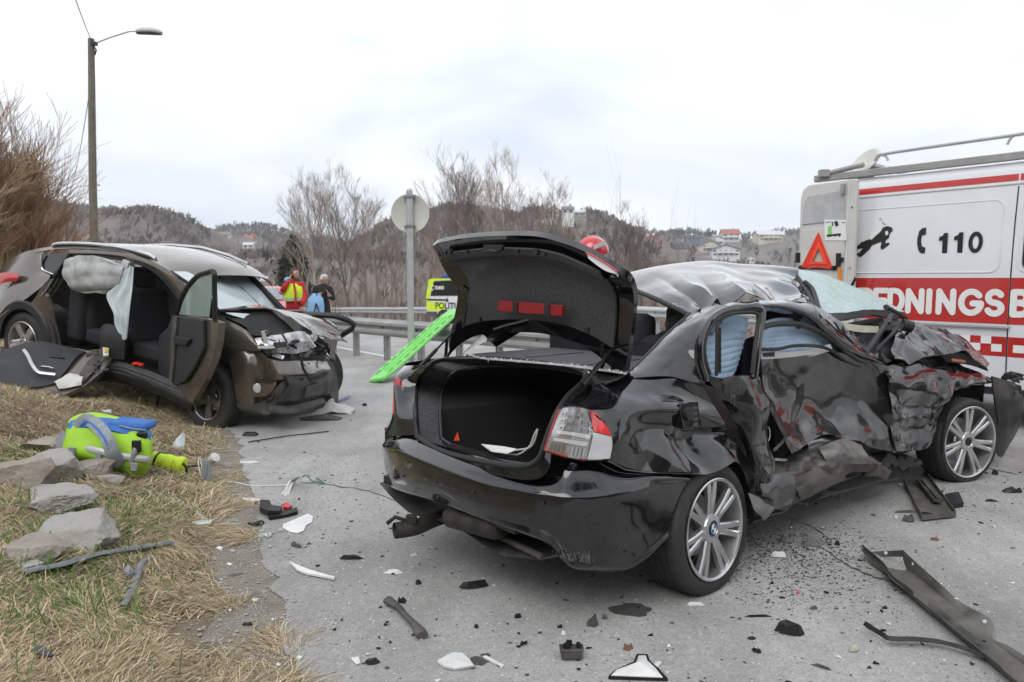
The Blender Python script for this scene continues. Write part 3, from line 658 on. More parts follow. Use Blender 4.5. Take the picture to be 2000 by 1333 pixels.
# ---- hills
M['hill'] = material('hill', (.12,.10,.09),.95,0,(.21,.18,.165),.09, bump=.5, bscale=.5, contrast=1, bdist=1.5, dust=.35, dustcol=(.30,.29,.29), dscale=.06)
def hill(label, sil, Y, depth, seed, n, pal, h=(2.5,6), pines=.08, name='hill'):
    rng = random.Random(seed); px = [p[0] for p in sil]; py = [p[1] for p in sil]
    xs_ = np.linspace(px[0], px[-1],90); zr = CH+(545-np.interp(xs_, px, py))/FPX*Y
    def zf(X, y):
        k = (y-Y)/depth; z = np.interp(X/Y*FPX+1000, xs_, zr); base = -6
        return base+(z-base)*max(0,1-k*k)**(1.0 if k < 0 else .6)+(2.2*fnoise(X, y, .03, seed)+.9*fnoise(X, y, .12, seed))*(1-abs(k))*Y/200
    Xs = (xs_-1000)/FPX*Y; m = MB(); ks = np.linspace(-1,1,26); vs = [(X, Y+k*depth, zf(X, Y+k*depth)) for k in ks for X in Xs]; nn = len(Xs)
    m.add(vs, [(j*nn+i, j*nn+i+1,(j+1)*nn+i+1,(j+1)*nn+i) for j in range(len(ks)-1) for i in range(nn-1)])
    tag(m.obj(name, M['hill']), label, kind='structure')
    m = MB(); cols = []
    for q in range(n):
        X = rng.uniform(Xs[0], Xs[-1]); y = Y+depth*(rng.uniform(-1,.12) if rng.random() < .75 else rng.uniform(-.3,.1)); z = zf(X, y)
        H = rng.uniform(*h); qx, qy = 1000+X/y*FPX, 545-(z-CH)/y*FPX
        if any(abs(qx-a[0]) < a[3]*.62 and a[1]-a[4]*.5 < qy < a[1]+20 for a in HL): continue
        pine = mn.noise(Vector((X*.02, y*.02, seed)))*.5+rng.random()*.6 < pines
        c = (.045,.052,.04) if pine else rng.choice(pal); g = rng.uniform(.7,1.25); c = tuple(x*g for x in c); b = len(m.v)
        nb = 9; w = H*(.35 if pine else .42)
        for j in range(nb):
            a = rng.random()*6.28; rr_ = w*rng.uniform(.4,1); t0 = rng.uniform(0,.5); t1 = rng.uniform(.55,1)
            p = Vector((X, y, z+H*t0*.6)); e_ = Vector((X+math.cos(a)*rr_, y+math.sin(a)*rr_*.6, z+H*t1)); k_ = w*rng.uniform(.12,.3)
            m.add([p, e_, e_+Vector((k_, 0,-k_*rng.uniform(.5,2)))],[(0,1,2)])
        cols += [c]*(len(m.v)-b)
    o = tintobj(m, cols, 'hillside_wood', None, 'twig_tint'); tag(o, 'leafless wood covering the '+label, kind='stuff'); return zf
br = [(.15,.115,.105),(.19,.15,.135),(.12,.095,.09),(.22,.19,.17)]
gr = [(.17,.15,.145),(.22,.20,.19),(.13,.115,.11)]
ZF = {}
ZF['H3'] = hill('far hill behind the left clump of trees', [(300,505),(380,475),(415,472),(440,468),(470,460),(520,453),(545,460),(600,478),(700,488),(790,485),(900,500)],340,90,5,2400, gr, (1.8,4),.12)
ZF['H1'] = hill('hill at the left behind the wooden pole', [(-300,395),(0,390),(90,398),(135,408),(180,420),(225,430),(265,442),(340,475),(430,520)],250,80,2,2000, gr, (1.8,3.6),.16)
ZF['H4'] = hill('central hill with houses near its top', [(680,520),(730,490),(770,462),(800,442),(845,438),(880,428),(940,432),(1000,440),(1040,432),(1085,430),(1130,430),(1165,442),(1200,458),(1245,474),(1300,492),(1380,515)],230,100,7,3600, br, (1.6,3.4),.13)
ZF['H5'] = hill('long low ridge of houses on the right', [(1080,490),(1180,470),(1250,465),(1330,470),(1400,474),(1450,466),(1510,466),(1560,468),(1750,460),(2100,450),(2600,440)],400,110,9,4600, gr, (2.2,4.6),.28)
ZF['H2'] = hill('rounded rocky knoll at the left', [(150,520),(190,480),(220,446),(255,424),(300,415),(340,418),(368,430),(395,452),(430,485),(480,530)],165,55,4,1500, br+gr, (1.0,2.2),.10)
ZF['H6'] = hill('low wooded slope beyond the water', [(-400,470),(0,480),(200,492),(380,505),(520,510),(700,512),(900,515),(1150,525),(1400,540),(1600,545),(2200,545)],105,35,6,3600, br, (.8,1.9),.05)
def bank(r, a): return max(0,(r-15)*.75 if r < 31 else 12+(r-31)*.3)*min(1,(math.sin(a)+1)*0+1)
m = MB(); vs = []; A_ = np.linspace(rad(186), rad(352),44); R_ = (15,18,22,27,33,42,60)
for r in R_:
    for a in A_: k = min(1, abs(a-A_[0])/.25, abs(a-A_[-1])/.25); vs.append((r*math.cos(a), r*math.sin(a),-.3+k*(bank(r, a)+1.5*fnoise(r*math.cos(a), r*math.sin(a),.15,3))))
m.add(vs, [(j*44+i, j*44+i+1,(j+1)*44+i+1,(j+1)*44+i) for j in range(6) for i in range(43)]); tag(m.obj('hill', material('hill_scrub', (.05,.045,.035),.95,0,(.10,.085,.065),.6, bump=.5, bscale=2)), 'wooded hillside behind the viewer', kind='structure')
m = MB(); cols = []; rng = random.Random(91)
for q in range(900):
    a = rng.uniform(A_[0]+.2, A_[-1]-.2); r = rng.uniform(17,45); X, y = r*math.cos(a), r*math.sin(a); H = rng.uniform(1.5,4.5); c = rng.choice([(.05,.06,.03),(.08,.065,.05),(.11,.085,.065)])
    for j in range(14):
        b = rng.random()*6.28; w = H*.3*rng.uniform(.3,1); z = bank(r, a)-.5+H*rng.uniform(.0,.9); p = Vector((X+w*math.cos(b), y+w*math.sin(b), z)); m.add([p, p+Vector((rng.gauss(0,.3), rng.gauss(0,.3),.5)), p+Vector((rng.gauss(0,.5), rng.gauss(0,.5),.1))],[(0,1,2)]); cols += [c]*3
tag(tintobj(m, cols, 'hillside_wood', None, 'twig_tint'), 'scrub on the hillside behind the viewer', kind='stuff')
M['snow'] = material('snow', (.62,.63,.66),.8,0,(.5,.51,.54),.5, bump=.3, bscale=2)
hz = MB(); hz.box((0,250,40),(1900,680,95)); hz = hz.obj('haze', [], smooth=False); hm_ = bpy.data.materials.new('haze'); hm_.use_nodes = True; hn_ = hm_.node_tree; hn_.nodes.clear(); ho_ = hn_.nodes.new('ShaderNodeOutputMaterial'); hv = hn_.nodes.new('ShaderNodeVolumePrincipled'); hv.inputs['Density'].default_value = .00075; hv.inputs['Color'].default_value = (.93,.95,.98,1); hv.inputs['Anisotropy'].default_value = .2
hn_.links.new(hv.outputs[0], ho_.inputs['Volume']); hz.data.materials.append(hm_); tag(hz, 'pale air', kind='stuff')
tag(heightfield('fjord_ice', [-300,-100,0,100,400],[58,66,75], lambda x, y: -4.6, M['snow']), 'pale ice on the water', kind='structure')
m = MB(); rng = random.Random(77)
for k in range(260):
    px = rng.uniform(560,1560); Y = Yr(min(px, 1330))+2+rng.random()*12 if px < 1330 else rng.uniform(20,40); X = (px-1000)/FPX*Y; z = TZ(X, Y)+.05; w = rng.uniform(.3,1.4)
    m.add([(X+w*math.cos(a)*rng.uniform(.6,1.2), Y+w*.5*math.sin(a), TZ(X, Y+w*.5*math.sin(a))+.06) for a in np.linspace(0,5.4,7)],[tuple(range(7))])
tag(m.obj('snow_patches', M['snow'], smooth=False), 'old snow patches on the slope below the far guardrail', kind='stuff')
# ================================================================ houses on the hills
HM = {}
def hm(c):
    if c not in HM:
        r = {'white': (.72,.72,.70), 'cream': (.62,.57,.46), 'red': (.30,.07,.05), 'ochre': (.42,.24,.09), 'dark': (.05,.055,.065), 'grey': (.30,.31,.33), 'blue': (.09,.13,.22),
             'rslate': (.06,.065,.075), 'rred': (.38,.12,.08), 'rgrey': (.20,.205,.22), 'rsnow': (.62,.63,.66), 'salmon': (.60,.26,.19)}[c]
        HM[c] = material('house_'+c, r, .7,0, tuple(x*.85 for x in r),.8)
    return HM[c]
M['pane'] = material('pane', (.03,.035,.045),.1)
def house(px, pyb, Y, wpx, hpx, wall, roof, label, rz=0, gable=False, cat='house'):
    zf = ZF.get('H5' if px > 1200 else 'H4' if px > 1000 else 'H3' if 420 <= px < 495 else 'H1' if px < 420 else '')
    for y_ in (np.linspace(140,420,300) if zf else ()):
        if zf((px-1000)/FPX*y_, y_) > CH+(545-pyb)/FPX*y_: Y = float(y_); break
    z = CH+(545-pyb)/FPX*Y; X = (px-1000)/FPX*Y; k = Y/FPX*(.84 if px > 1200 else 1); w = wpx*k; h = hpx*k*.62; rh = hpx*k*.38; d = w*.7
    t = thing('house', (0,0,0), label, cat, 'houses on the hills')
    m = MB(); m.box((0,0, h/2-1.5),(w, d, h+3)); 
    if gable:   # gable facing us
        m.add([(-w/2,-d/2, h),(w/2,-d/2, h),(0,-d/2, h+rh),(-w/2, d/2, h),(w/2, d/2, h),(0, d/2, h+rh)],[(0,1,2),(3,5,4),(0,2,5,3),(1,4,5,2)])
    else:
        m.add([(-w/2,-d/2, h),(-w/2, d/2, h),(-w/2,0, h+rh),(w/2,-d/2, h),(w/2, d/2, h),(w/2,0, h+rh)],[(0,2,1),(3,4,5),(0,3,5,2),(1,2,5,4)])
    m.obj('wall', hm(wall), t, smooth=False)
    m = MB(); o_ = .06*w; th = .25
    if gable:
        for s in (-1,1): m.prism([(0,-d/2-o_, h+rh+.05),(0, d/2+o_, h+rh+.05),(s*(w/2+o_), d/2+o_, h-rh*.12),(s*(w/2+o_),-d/2-o_, h-rh*.12)],(0,0, th))
    else:
        for s in (-1,1): m.prism([(-w/2-o_, 0, h+rh+.05),(w/2+o_, 0, h+rh+.05),(w/2+o_, s*(d/2+o_), h-rh*.12),(-w/2-o_, s*(d/2+o_), h-rh*.12)],(0,0, th))
    ro = m.obj('roof', hm(roof), t, smooth=False)
    mc = MB(); mc.box((w*.2,0, h+rh),(.5,.5,1.6)); mc.obj('chimney', hm('grey'), ro, smooth=False)
    nw = max(2, int(wpx/11)); nf = 2 if hpx > 17 else 1
    fr = MB(); 
    for f in range(nf):
        for i in range(nw):
            x = -w/2+w*(i+.5)/nw; zz = h*(f+.55)/nf; ww, wh = w/nw*.5, h/nf*.42
            m = MB(); m.box((x, -d/2-.03, zz),(ww*1.2,.1, wh*1.2)); fo = m.obj('window', hm('white' if wall != 'white' else 'grey'), t, smooth=False)
            m = MB(); m.box((x, -d/2-.085, zz),(ww, .05, wh)); m.obj('pane', M['pane'], fo, smooth=False)
    if nf == 2:
        m = MB(); m.box((0,-d/2-.7, h*.48),(w*.7,1.3,.18)); m.box((0,-d/2-1.3, h*.48+.55),(w*.7,.08,.7)); m.obj('balcony', hm(wall), t, smooth=False)
    t.location = (X, Y, z); t.rotation_euler = (0,0, rz); return t
for a in HL: house(*a)

# ================================================================ guardrails
def wbeam(m, a, b, h=.31, t=.08):
    a, b = Vector(a), Vector(b); d = (b-a).normalized(); n = Vector((d.y, -d.x, 0))
    if n.y > 0: n = -n
    prof = [(-.5,0),(-.42,.25),(-.30,1),(-.16,1),(-.05,.1),(.05,.1),(.16,1),(.30,1),(.42,.25),(.5,0)]
    vs = []
    for p in (a, b):
        for (z, q) in prof: vs.append(p+Vector((0,0, z*h))+n*q*t)
        for (z, q) in reversed(prof): vs.append(p+Vector((0,0, z*h))+n*(q*t-.006))
    k = 2*len(prof); m.add(vs, [(i, (i+1) % k, k+(i+1) % k, k+i) for i in range(k)]+[tuple(range(k-1,-1,-1)), tuple(range(k, 2*k))])
def guardrail(pts, sp, label, mat, topz, side=1):
    t = thing('guardrail', (pts[0][0], pts[0][1],0), label, 'guardrail')
    for (a, b) in zip(pts[:-1], pts[1:]):
        a2, b2 = Vector((*a, 0)), Vector((*b, 0)); Ls = (b2-a2).length; n = max(1, round(Ls/(2*sp)))
        for i in range(n):
            p, q = a2.lerp(b2, i/n), a2.lerp(b2,(i+1)/n); p.z = gz(p.y)+topz-.155; q.z = gz(q.y)+topz-.155; m = MB(); e = (q-p)*.004; wbeam(m, p-e*0, q+e); m.obj('beam', M[mat], t, angle=30)
            for k in range(2):
                c = p.lerp(q, (k+.5)/2); dd = (q-p).normalized(); nn = Vector((dd.y, -dd.x, 0)); nn = nn if nn.y < 0 else -nn; c = c-nn*.09
                m = MB(); R_ = Matrix.Rotation(math.atan2(dd.y, dd.x),3, 'Z'); H = topz-.06; zz = gz(c.y)
                m.box((c.x, c.y, zz+H/2-.15),(.012,.12, H+.3), R_); m.box((c.x, c.y+.0, zz+H/2-.15),(.11,.012, H+.294), R_@Matrix.Translation((0,0,0)).to_3x3())
                m.box((c.x-dd.x*.05, c.y-dd.y*.05, zz+H/2-.155),(.012,.1, H+.28), R_); po = m.obj('post', M[mat], t, smooth=False)
                m = MB(); cc = p.lerp(q, (k+.5)/2)+nn*.012; cc.z = zz+topz-.155; m.tube([cc, cc+nn*.03],.018,6); m.obj('bolt', M['steel'], po, smooth=False)
    return t
guardrail([(-11.2,26.5),(-3.42,15.1),(-.55,12.05),(1.9,9.55)],1.0, 'weathered near guardrail behind the wrecks, with the green board leaning on it', 'galv_old', .77)
guardrail([(-21,60),(-3.7,32.5),(3.5,21.0),(8.8,12.9)],1.15, 'far guardrail on the other side of the road, in front of the brush', 'galv', .75)
# cable barrier posts seen through the rear window come with the far rail

# ================================================================ traffic sign (seen from behind)
SX, SY = -1.61,12.2
t = thing('traffic_sign', (SX, SY, 0), 'round road sign seen from its pale back on a grey steel pole', 'road sign')
m = MB(); m.tube([(SX, SY, -.1),(SX, SY, 2.86)],.052,14); m.ball((SX, SY, 2.86),.053,12); m.obj('pole', M['galv'], t)
c = Vector((SX-.0, SY+.075, CH+(545-418)/FPX*SY)); m = MB(); MT = Matrix.Translation(c) @ Matrix.Rotation(math.pi/2,4, 'Z')
m.lathe([(0,-.006),(.29,-.006),(.302,-.012),(.302,.012),(.29,.006),(0,.006)], MT, 48); plate = m.obj('sign_plate', M['sign_back'], t)
for dz in (.245,-.21):
    m = MB(); MT2 = Matrix.Translation(Vector((SX, SY, c.z+dz))) @ Matrix.Rotation(math.pi/2,4, 'Y'); m.lathe([(.054,-.018),(.062,-.018),(.062,.018),(.054,.018)], MT2,20, True)
    m.box((SX-.075, SY+.03, c.z+dz),(.03,.06,.03)); m.box((SX+.075, SY+.03, c.z+dz),(.03,.06,.03)); m.obj('clamp', M['steel'], t)

# ================================================================ wooden street lamp, second pole, wires
LX, LY = -14.75,27.; z0 = TZ(LX, LY)
t = thing('street_lamp', (LX, LY, z0), 'street lamp on a tall weathered wooden pole behind the brown car', 'street lamp')
m = MB(); top = DY(178,76, LY); m.tube([(LX+.08, LY, z0-.3),((LX+top.x)/2+.02, LY, z0+5),(top.x, LY, top.z)],[.15,.13,.105],14); m.obj('pole', M['wood_pole'], t)
m = MB(); a = DY(183,86, LY-.1); b = DY(252,62, LY-.4); c = DY(272,61, LY-.4); m.tube([a, a.lerp(b, .5)+Vector((0,0,.02)), b, c],.028,8); m.obj('arm', M['galv'], t)
m = MB(); m.box(DY(184,86, LY-.12),(.2,.12,.12)); m.tube([DY(184,92, LY-.1), DY(188,98, LY-.14), DY(185,108, LY-.12)],.03,6); m.obj('bracket', M['black_plastic'], t)
m = MB(); hp = [DY(x, y, LY-.4) for x, y in ((267,61),(280,60),(298,60.5),(312,62.5),(318,64))]
m.tube(hp, [.09,.15,.16,.10,.03],12, flat=(Vector((0,0,1)),.75)); hd = m.obj('lamp_head', M['white_trim'], t)
m = MB(); hp = [p-Vector((0,0,.075)) for p in hp]; m.tube(hp, [.08,.14,.145,.09,.02],12, flat=(Vector((0,0,1)),.4)); m.obj('diffuser', M['dusty_plastic'], hd)
X2, Y2 = (138-1000)/FPX*60,60; z2 = TZ(X2, Y2)
t = thing('utility_pole', (X2, Y2, z2), 'distant thin wooden pole with a lamp arm, left of the tall one', 'utility pole')
tp = CH+(545-386)/FPX*60; m = MB(); m.tube([(X2, Y2, z2-.3),(X2-.05, Y2, tp)],[.16,.12],8); m.obj('pole', M['wood_pole'], t)
m = MB(); m.tube([(X2, Y2, tp-.15),(X2+.9, Y2, tp+.7),(X2+2.1, Y2, tp+.85)],.04,6); m.box((X2+2.3, Y2, tp+.85),(.7,.25,.12)); m.obj('arm', M['galv'], t)
def sag(a, b, s, n=14): return [Vector(a).lerp(Vector(b), i/n)-Vector((0,0, s*4*(i/n)*(1-i/n))) for i in range(n+1)]
for nm, a, b, s, lb in (('overhead_wire', (top.x+.1, LY-.1, top.z-.2),(-5.2,7.0,9.2),.5, 'thin overhead wire rising from the lamp pole out of the picture'),
                     ('overhead_wire', (top.x-.1, LY, top.z-1.6),(X2-.1, Y2, tp-.1),1.0, 'thin wire sloping from the lamp pole down to the distant pole')):
    m = MB(); m.tube(sag(a, b, s),.014,5); tag(m.obj(nm, M['cloth_black']), lb, 'wire')

# ================================================================ skin-modifier people
def body(name, parent, joints, edges, rads, mat, sub=2):
    me = bpy.data.meshes.new(name); o0 = root_loc(parent); me.from_pydata([tuple(Vector(j)-o0) for j in joints], edges, []); o = bpy.data.objects.new(name, me); COL.objects.link(o); o.parent = parent
    md = o.modifiers.new('skin', 'SKIN'); md.use_smooth_shade = True
    me.skin_vertices[0].data[0].use_root = True
    for i, r in enumerate(rads): me.skin_vertices[0].data[i].radius = (r, r) if not isinstance(r, tuple) else r
    o.modifiers.new('sub', 'SUBSURF').levels = sub; o.modifiers['sub'].render_levels = sub; me.materials.append(mat)
    dg = bpy.context.evaluated_depsgraph_get(); ev = o.evaluated_get(dg); m2 = bpy.data.meshes.new_from_object(ev); o.modifiers.clear(); o.data = m2; m2.shade_smooth()
    if not m2.materials: m2.materials.append(mat)
    return o
def hand(parent, c, d, s=1, mat=None, curl=.5):
    """palm and five bent fingers reaching along d"""
    c, d = Vector(c), Vector(d).normalized(); sd_ = d.cross(Vector((0,0,1))).normalized(); up = sd_.cross(d); J = [c, c+d*.07*s]; E = [(0,1)]; R_ = [.026*s, (.036*s, .02*s)]
    for k, (o_, ln) in enumerate(((-.03,.06),(-.01,.075),(.01,.07),(.03,.055))):
        b = len(J); p = c+d*.075*s+sd_*o_*s; J += [p, p+d*ln*.5*s-up*.01*s, p+d*ln*s*.8-up*.04*s*curl]; E += [(1, b),(b, b+1),(b+1, b+2)]; R_ += [.011*s, .0095*s, .008*s]
    b = len(J); p = c+d*.02*s-sd_*.035*s; J += [p, p+d*.03*s-sd_*.02*s, p+d*.055*s-sd_*.015*s]; E += [(0, b),(b, b+1),(b+1, b+2)]; R_ += [.013*s, .011*s, .009*s]
    return body('hand', parent, J, E, R_, mat or M['skin'],1)
def head(parent, c, yaw, pitch, hair, hlen, s=1.0):
    """c: centre of the skull, yaw: direction the face looks (0 = +x)"""
    Rm = Matrix.Rotation(yaw, 3, 'Z') @ Matrix.Rotation(-pitch, 3, 'Y'); c = Vector(c); m = MB(); bm = bmesh.new(); bmesh.ops.create_icosphere(bm, subdivisions=3, radius=1)
    for v in bm.verts:
        p = v.co.copy(); q = Vector((p.x*.098, p.y*.076, p.z*.118))
        if p.z < 0: q.x *= 1+.10*p.z; q.y *= 1+.30*p.z
        if p.x > .5:
            q.x += .020*math.exp(-((p.y/.16)**2+((p.z+.18)/.20)**2))            # nose
            q.x -= .010*(math.exp(-(((p.y-.36)/.16)**2+((p.z-.06)/.12)**2))+math.exp(-(((p.y+.36)/.16)**2+((p.z-.06)/.12)**2)))
            q.x += .005*math.exp(-((p.y/.25)**2+((p.z+.52)/.08)**2))
            q.x += .008*math.exp(-((p.y/.25)**2+((p.z+.85)/.15)**2))
        v.co = c+(Rm @ q)*s
    for f in bm.faces: m.add([v.co for v in f.verts],[(0,1,2)])
    bmesh.ops.recalc_face_normals(bm, faces=bm.faces); me = bpy.data.meshes.new('head'); o0 = root_loc(parent)
    for v in bm.verts: v.co -= o0
    bm.to_mesh(me); bm.free(); me.materials.append(M['skin']); me.shade_smooth(); ho = bpy.data.objects.new('head', me); COL.objects.link(ho); ho.parent = parent
    for sg in (-1,1):
        e = MB(); e.ball(c+(Rm @ Vector((.086, sg*.030,.008)))*s, .011*s, 8); e.obj('eye', M['cloth_black'], ho)
        e = MB(); e.ball(c+(Rm @ Vector((-.005, sg*.078,-.01)))*s, (.018*s, .009*s, .03*s),8, Rm); e.obj('ear', M['skin'], ho)
    e = MB(); e.tube([c+(Rm @ Vector((.090, y, -.062)))*s for y in (-.022,0,.022)],.005*s, 5); e.obj('mouth', M['lamp_red'], ho)
    if hair:
        bm = bmesh.new(); bmesh.ops.create_icosphere(bm, subdivisions=4, radius=1); dele = []
        for v in bm.verts:
            p = v.co
            if (p.x > .30 and p.z < .48) or p.z < -hlen or (abs(p.x) < .3 and p.z < -.25 and hlen < .6): dele.append(v)
            q = Vector((p.x*.108-.004, p.y*.088, p.z*.128+.006))*(1+.06*mn.noise(p*7)); v.co = c+(Rm @ q)*s-o0
        bmesh.ops.delete(bm, geom=dele, context='VERTS'); me = bpy.data.meshes.new('hair'); bm.to_mesh(me); bm.free(); me.materials.append(hair); me.shade_smooth()
        h = bpy.data.objects.new('hair', me); COL.objects.link(h); h.parent = parent; md = h.modifiers.new('s', 'SOLIDIFY'); md.thickness = .012*s
    return ho
# paramedic: woman in red and lime jacket, hand raised to her ear, looking right
PX, PY = -4.62,16.3; g0 = gz(PY)
def wp(x, y, z): return Vector((PX+x, PY+y, g0+z))
t = thing('person', (PX, PY, g0), 'paramedic in a red and lime jacket with brown hair, hand raised to her ear', 'person')
J = [wp(0,0,.92), wp(0,0,1.1), wp(-.01,0,1.28), wp(0,0,1.40), wp(.02,0,1.47), wp(-.14,-.02,1.36), wp(-.24,-.12,1.20), wp(-.13,-.22,1.32), wp(-.04,-.20,1.46),
     wp(.16,0,1.36), wp(.24,-.02,1.12), wp(.20,-.16,.95), wp(-.09,0,.86), wp(-.10,-.01,.48), wp(-.10,.02,.1), wp(-.10,-.08,.05), wp(.09,0,.86), wp(.11,-.01,.48), wp(.12,.02,.1), wp(.12,-.08,.05)]
E_ = [(0,1),(1,2),(2,3),(3,4),(3,5),(5,6),(6,7),(7,8),(3,9),(9,10),(10,11),(0,12),(12,13),(13,14),(14,15),(0,16),(16,17),(17,18),(18,19)]
R_ = [.17,.17,.18,.13,.055,.09,.07,.06,.045,.09,.07,.05,.105,.075,.06,.05,.105,.075,.06,.05]
body('jacket_and_trousers', t, J, E_, R_, M['jacket_red'])
m = MB()
for zt, zb, rt, rb in ((1.38,1.08,.195,.215),):
    vs = []; n = 28
    for k, (z, r) in enumerate(((1.40,.15),(1.34,.205),(1.22,.222),(1.08,.215),(1.03,.212))):
        for j in range(n): a = 2*math.pi*j/n; vs.append(wp(r*1.06*math.cos(a)-.005, r*.92*math.sin(a), z))
    m.add(vs, [(k*n+j, k*n+(j+1) % n, (k+1)*n+(j+1) % n, (k+1)*n+j) for k in range(4) for j in range(n)])
m.obj('lime_vest', M['hi_yellow'], t)
def ring(t, c, r, z, h, mat, name, k=.92):
    m = MB(); n = 28; vs = [c(r*1.06*math.cos(2*math.pi*j/n)-.005, r*k*math.sin(2*math.pi*j/n), z+q) for q in (0, h) for j in range(n)]
    m.add(vs, [(j, (j+1) % n, n+(j+1) % n, n+j) for j in range(n)]); return m.obj(name, mat, t)
ring(t, wp, .2235,1.05,.055, M['reflect'], 'reflective_band'); ring(t, wp, .19,.80,.05, M['reflect'], 'reflective_band')
m = MB(); m.tube([wp(-.20,-.10,1.25), wp(-.235,-.13,1.19)],.079,12); m.obj('reflective_band', M['reflect'], t)
m = MB(); m.tube([wp(.06,-.2,1.40), wp(.10,-.235,1.2), wp(.10,-.24,.98)],.022,6); m.obj('jacket_front', M['jacket_red'], t)
hand(t, wp(-.035,-.19,1.47),(.2,.1,.9)); hand(t, wp(.20,-.18,.93),(0,-.3,-1))
head(t, wp(.03,-.02,1.60), rad(-25), rad(12), M['hair_brown'],.75)
m = MB(); m.ball(wp(-.13,.05,1.48),(.09,.07,.06),10); m.obj('hood', M['cloth_lblue'], t)
# man in black taking a photograph
MX, MY = -4.42,18.0; h0 = gz(MY)-.12
def mp_(x, y, z): return Vector((MX+x, MY+y, h0+z))
t = thing('person', (MX, MY, h0), 'grey-haired man in black holding a small camera up in both hands', 'person')
J = [mp_(0,0,.93), mp_(-.02,0,1.12), mp_(-.02,0,1.30), mp_(.0,0,1.42), mp_(.03,-.02,1.49), mp_(-.17,-.02,1.38), mp_(-.22,-.08,1.12), mp_(-.02,-.24,1.26), mp_(.17,-.02,1.38), mp_(.26,-.10,1.14), mp_(.20,-.30,1.24),
     mp_(-.09,0,.86), mp_(-.10,-.02,.48), mp_(-.10,.02,.1), mp_(-.09,-.1,.05), mp_(.09,0,.86), mp_(.11,-.02,.48), mp_(.12,.02,.1), mp_(.13,-.1,.05)]
E_ = [(0,1),(1,2),(2,3),(3,4),(3,5),(5,6),(6,7),(3,8),(8,9),(9,10),(0,11),(11,12),(12,13),(13,14),(0,15),(15,16),(16,17),(17,18)]
R_ = [.15,.155,.16,.12,.055,.085,.065,.042,.085,.065,.042,.10,.07,.055,.05,.10,.07,.055,.05]
body('clothes', t, J, E_, R_, M['cloth_black'])
m = MB(); m.tube([mp_(-.10,-.18,1.20), mp_(.0,-.26,1.27)],.04,8); m.tube([mp_(.23,-.22,1.2), mp_(.2,-.3,1.25)],.04,8); m.obj('forearm', M['skin'], t)
hand(t, mp_(.0,-.26,1.28),(1,-.2,.4)); hand(t, mp_(.20,-.30,1.26),(-.4,-.2,1))
head(t, mp_(.04,-.03,1.60), rad(-30), rad(-14), M['hair_grey'],.35)
m = MB(); m.box(mp_(.12,-.32,1.33),(.12,.04,.08)); m.tube([mp_(.12,-.34,1.33), mp_(.13,-.38,1.33)],.028,10); tag(m.obj('camera_held', M['black_plastic']), 'small black camera held by the grey-haired man', 'camera'); bpy.data.objects['camera_held'].name = 'handheld_camera'
# firefighter behind the boot lid: only the helmet shows
FX, FY = (1157-1000)/FPX*7.9,7.9
def fp(x, y, z): return Vector((FX+x, FY+y, z))
t = thing('person', (FX, FY, 0), 'firefighter in a shiny red helmet standing behind the raised boot lid', 'person')
J = [fp(0,0,.98), fp(0,0,1.2), fp(0,0,1.4), fp(0,0,1.52), fp(0,0,1.6), fp(-.18,0,1.46), fp(-.26,0,1.2), fp(-.24,-.1,.95), fp(.18,0,1.46), fp(.26,0,1.2), fp(.24,-.1,.95), fp(-.1,0,.9), fp(-.11,0,.5), fp(-.11,0,.1), fp(-.11,-.1,.05), fp(.1,0,.9), fp(.11,0,.5), fp(.11,0,.1), fp(.11,-.1,.05)]
E_ = [(0,1),(1,2),(2,3),(3,4),(3,5),(5,6),(6,7),(3,8),(8,9),(9,10),(0,11),(11,12),(12,13),(13,14),(0,15),(15,16),(16,17),(17,18)]
body('clothes', t, J, E_, [.17,.17,.18,.13,.06,.09,.075,.05,.09,.075,.05,.11,.08,.065,.05,.11,.08,.065,.05], M['cloth_black'])
hand(t, fp(-.24,-.12,.93),(0,-.2,-1)); hand(t, fp(.24,-.12,.93),(0,-.2,-1)); head(t, fp(0,0,1.73), rad(30),0, M['hair_brown'],.4)
m = MB(); bm = bmesh.new(); bmesh.ops.create_uvsphere(bm, u_segments=36, v_segments=24, radius=1); Rz = Matrix.Rotation(rad(15),3, 'Z'); dele = []
for v in bm.verts:
    p = v.co; q = Vector((p.x*.165, p.y*.135, p.z*.155)); 
    if p.z < -.55 or (p.x > .5 and p.z < -.15): dele.append(v)
    if p.z < -.1 and p.x < 0: q.x *= 1.06
    q += Vector((0,0,1))*.010*math.exp(-(p.y/.13)**2)*max(0, p.z+.2)
    v.co = (Rz @ q)
bmesh.ops.delete(bm, geom=dele, context='VERTS'); me = bpy.data.meshes.new('helmet'); bm.to_mesh(me); bm.free(); me.materials.append(M['helmet_red']); me.shade_smooth()
h = bpy.data.objects.new('helmet', me); COL.objects.link(h); h.location = (FX, FY, 1.775); md = h.modifiers.new('s', 'SOLIDIFY'); md.thickness = .008; tag(h, 'shiny red firefighter helmet with a grey reflective patch', 'helmet')
m = MB(); rws = []
for z in (.0,.045):
    rws.append([Vector((FX, FY, 1.79+z+.02*q))+Rz @ Vector((.158*math.cos(rad(a))*(1-z*1.2),-.139*math.sin(rad(-a))*(1-z*1.2),0)) for q, a in enumerate((-105,-88,-70,-55))])
m.patch(rws, 3,3, thick=.004); pt = m.obj('reflective_patch', M['reflect'], h); pt.matrix_parent_inverse = Matrix(); 
for v in pt.data.vertices: pass
m = MB(); m.tube([Vector((FX, FY, 1.70))+Rz @ Vector((.155*math.cos(rad(a)),.13*math.sin(rad(a)),0)) for a in range(-90,60,12)],.018,8); m.obj('visor_rim', M['black_plastic'], h)
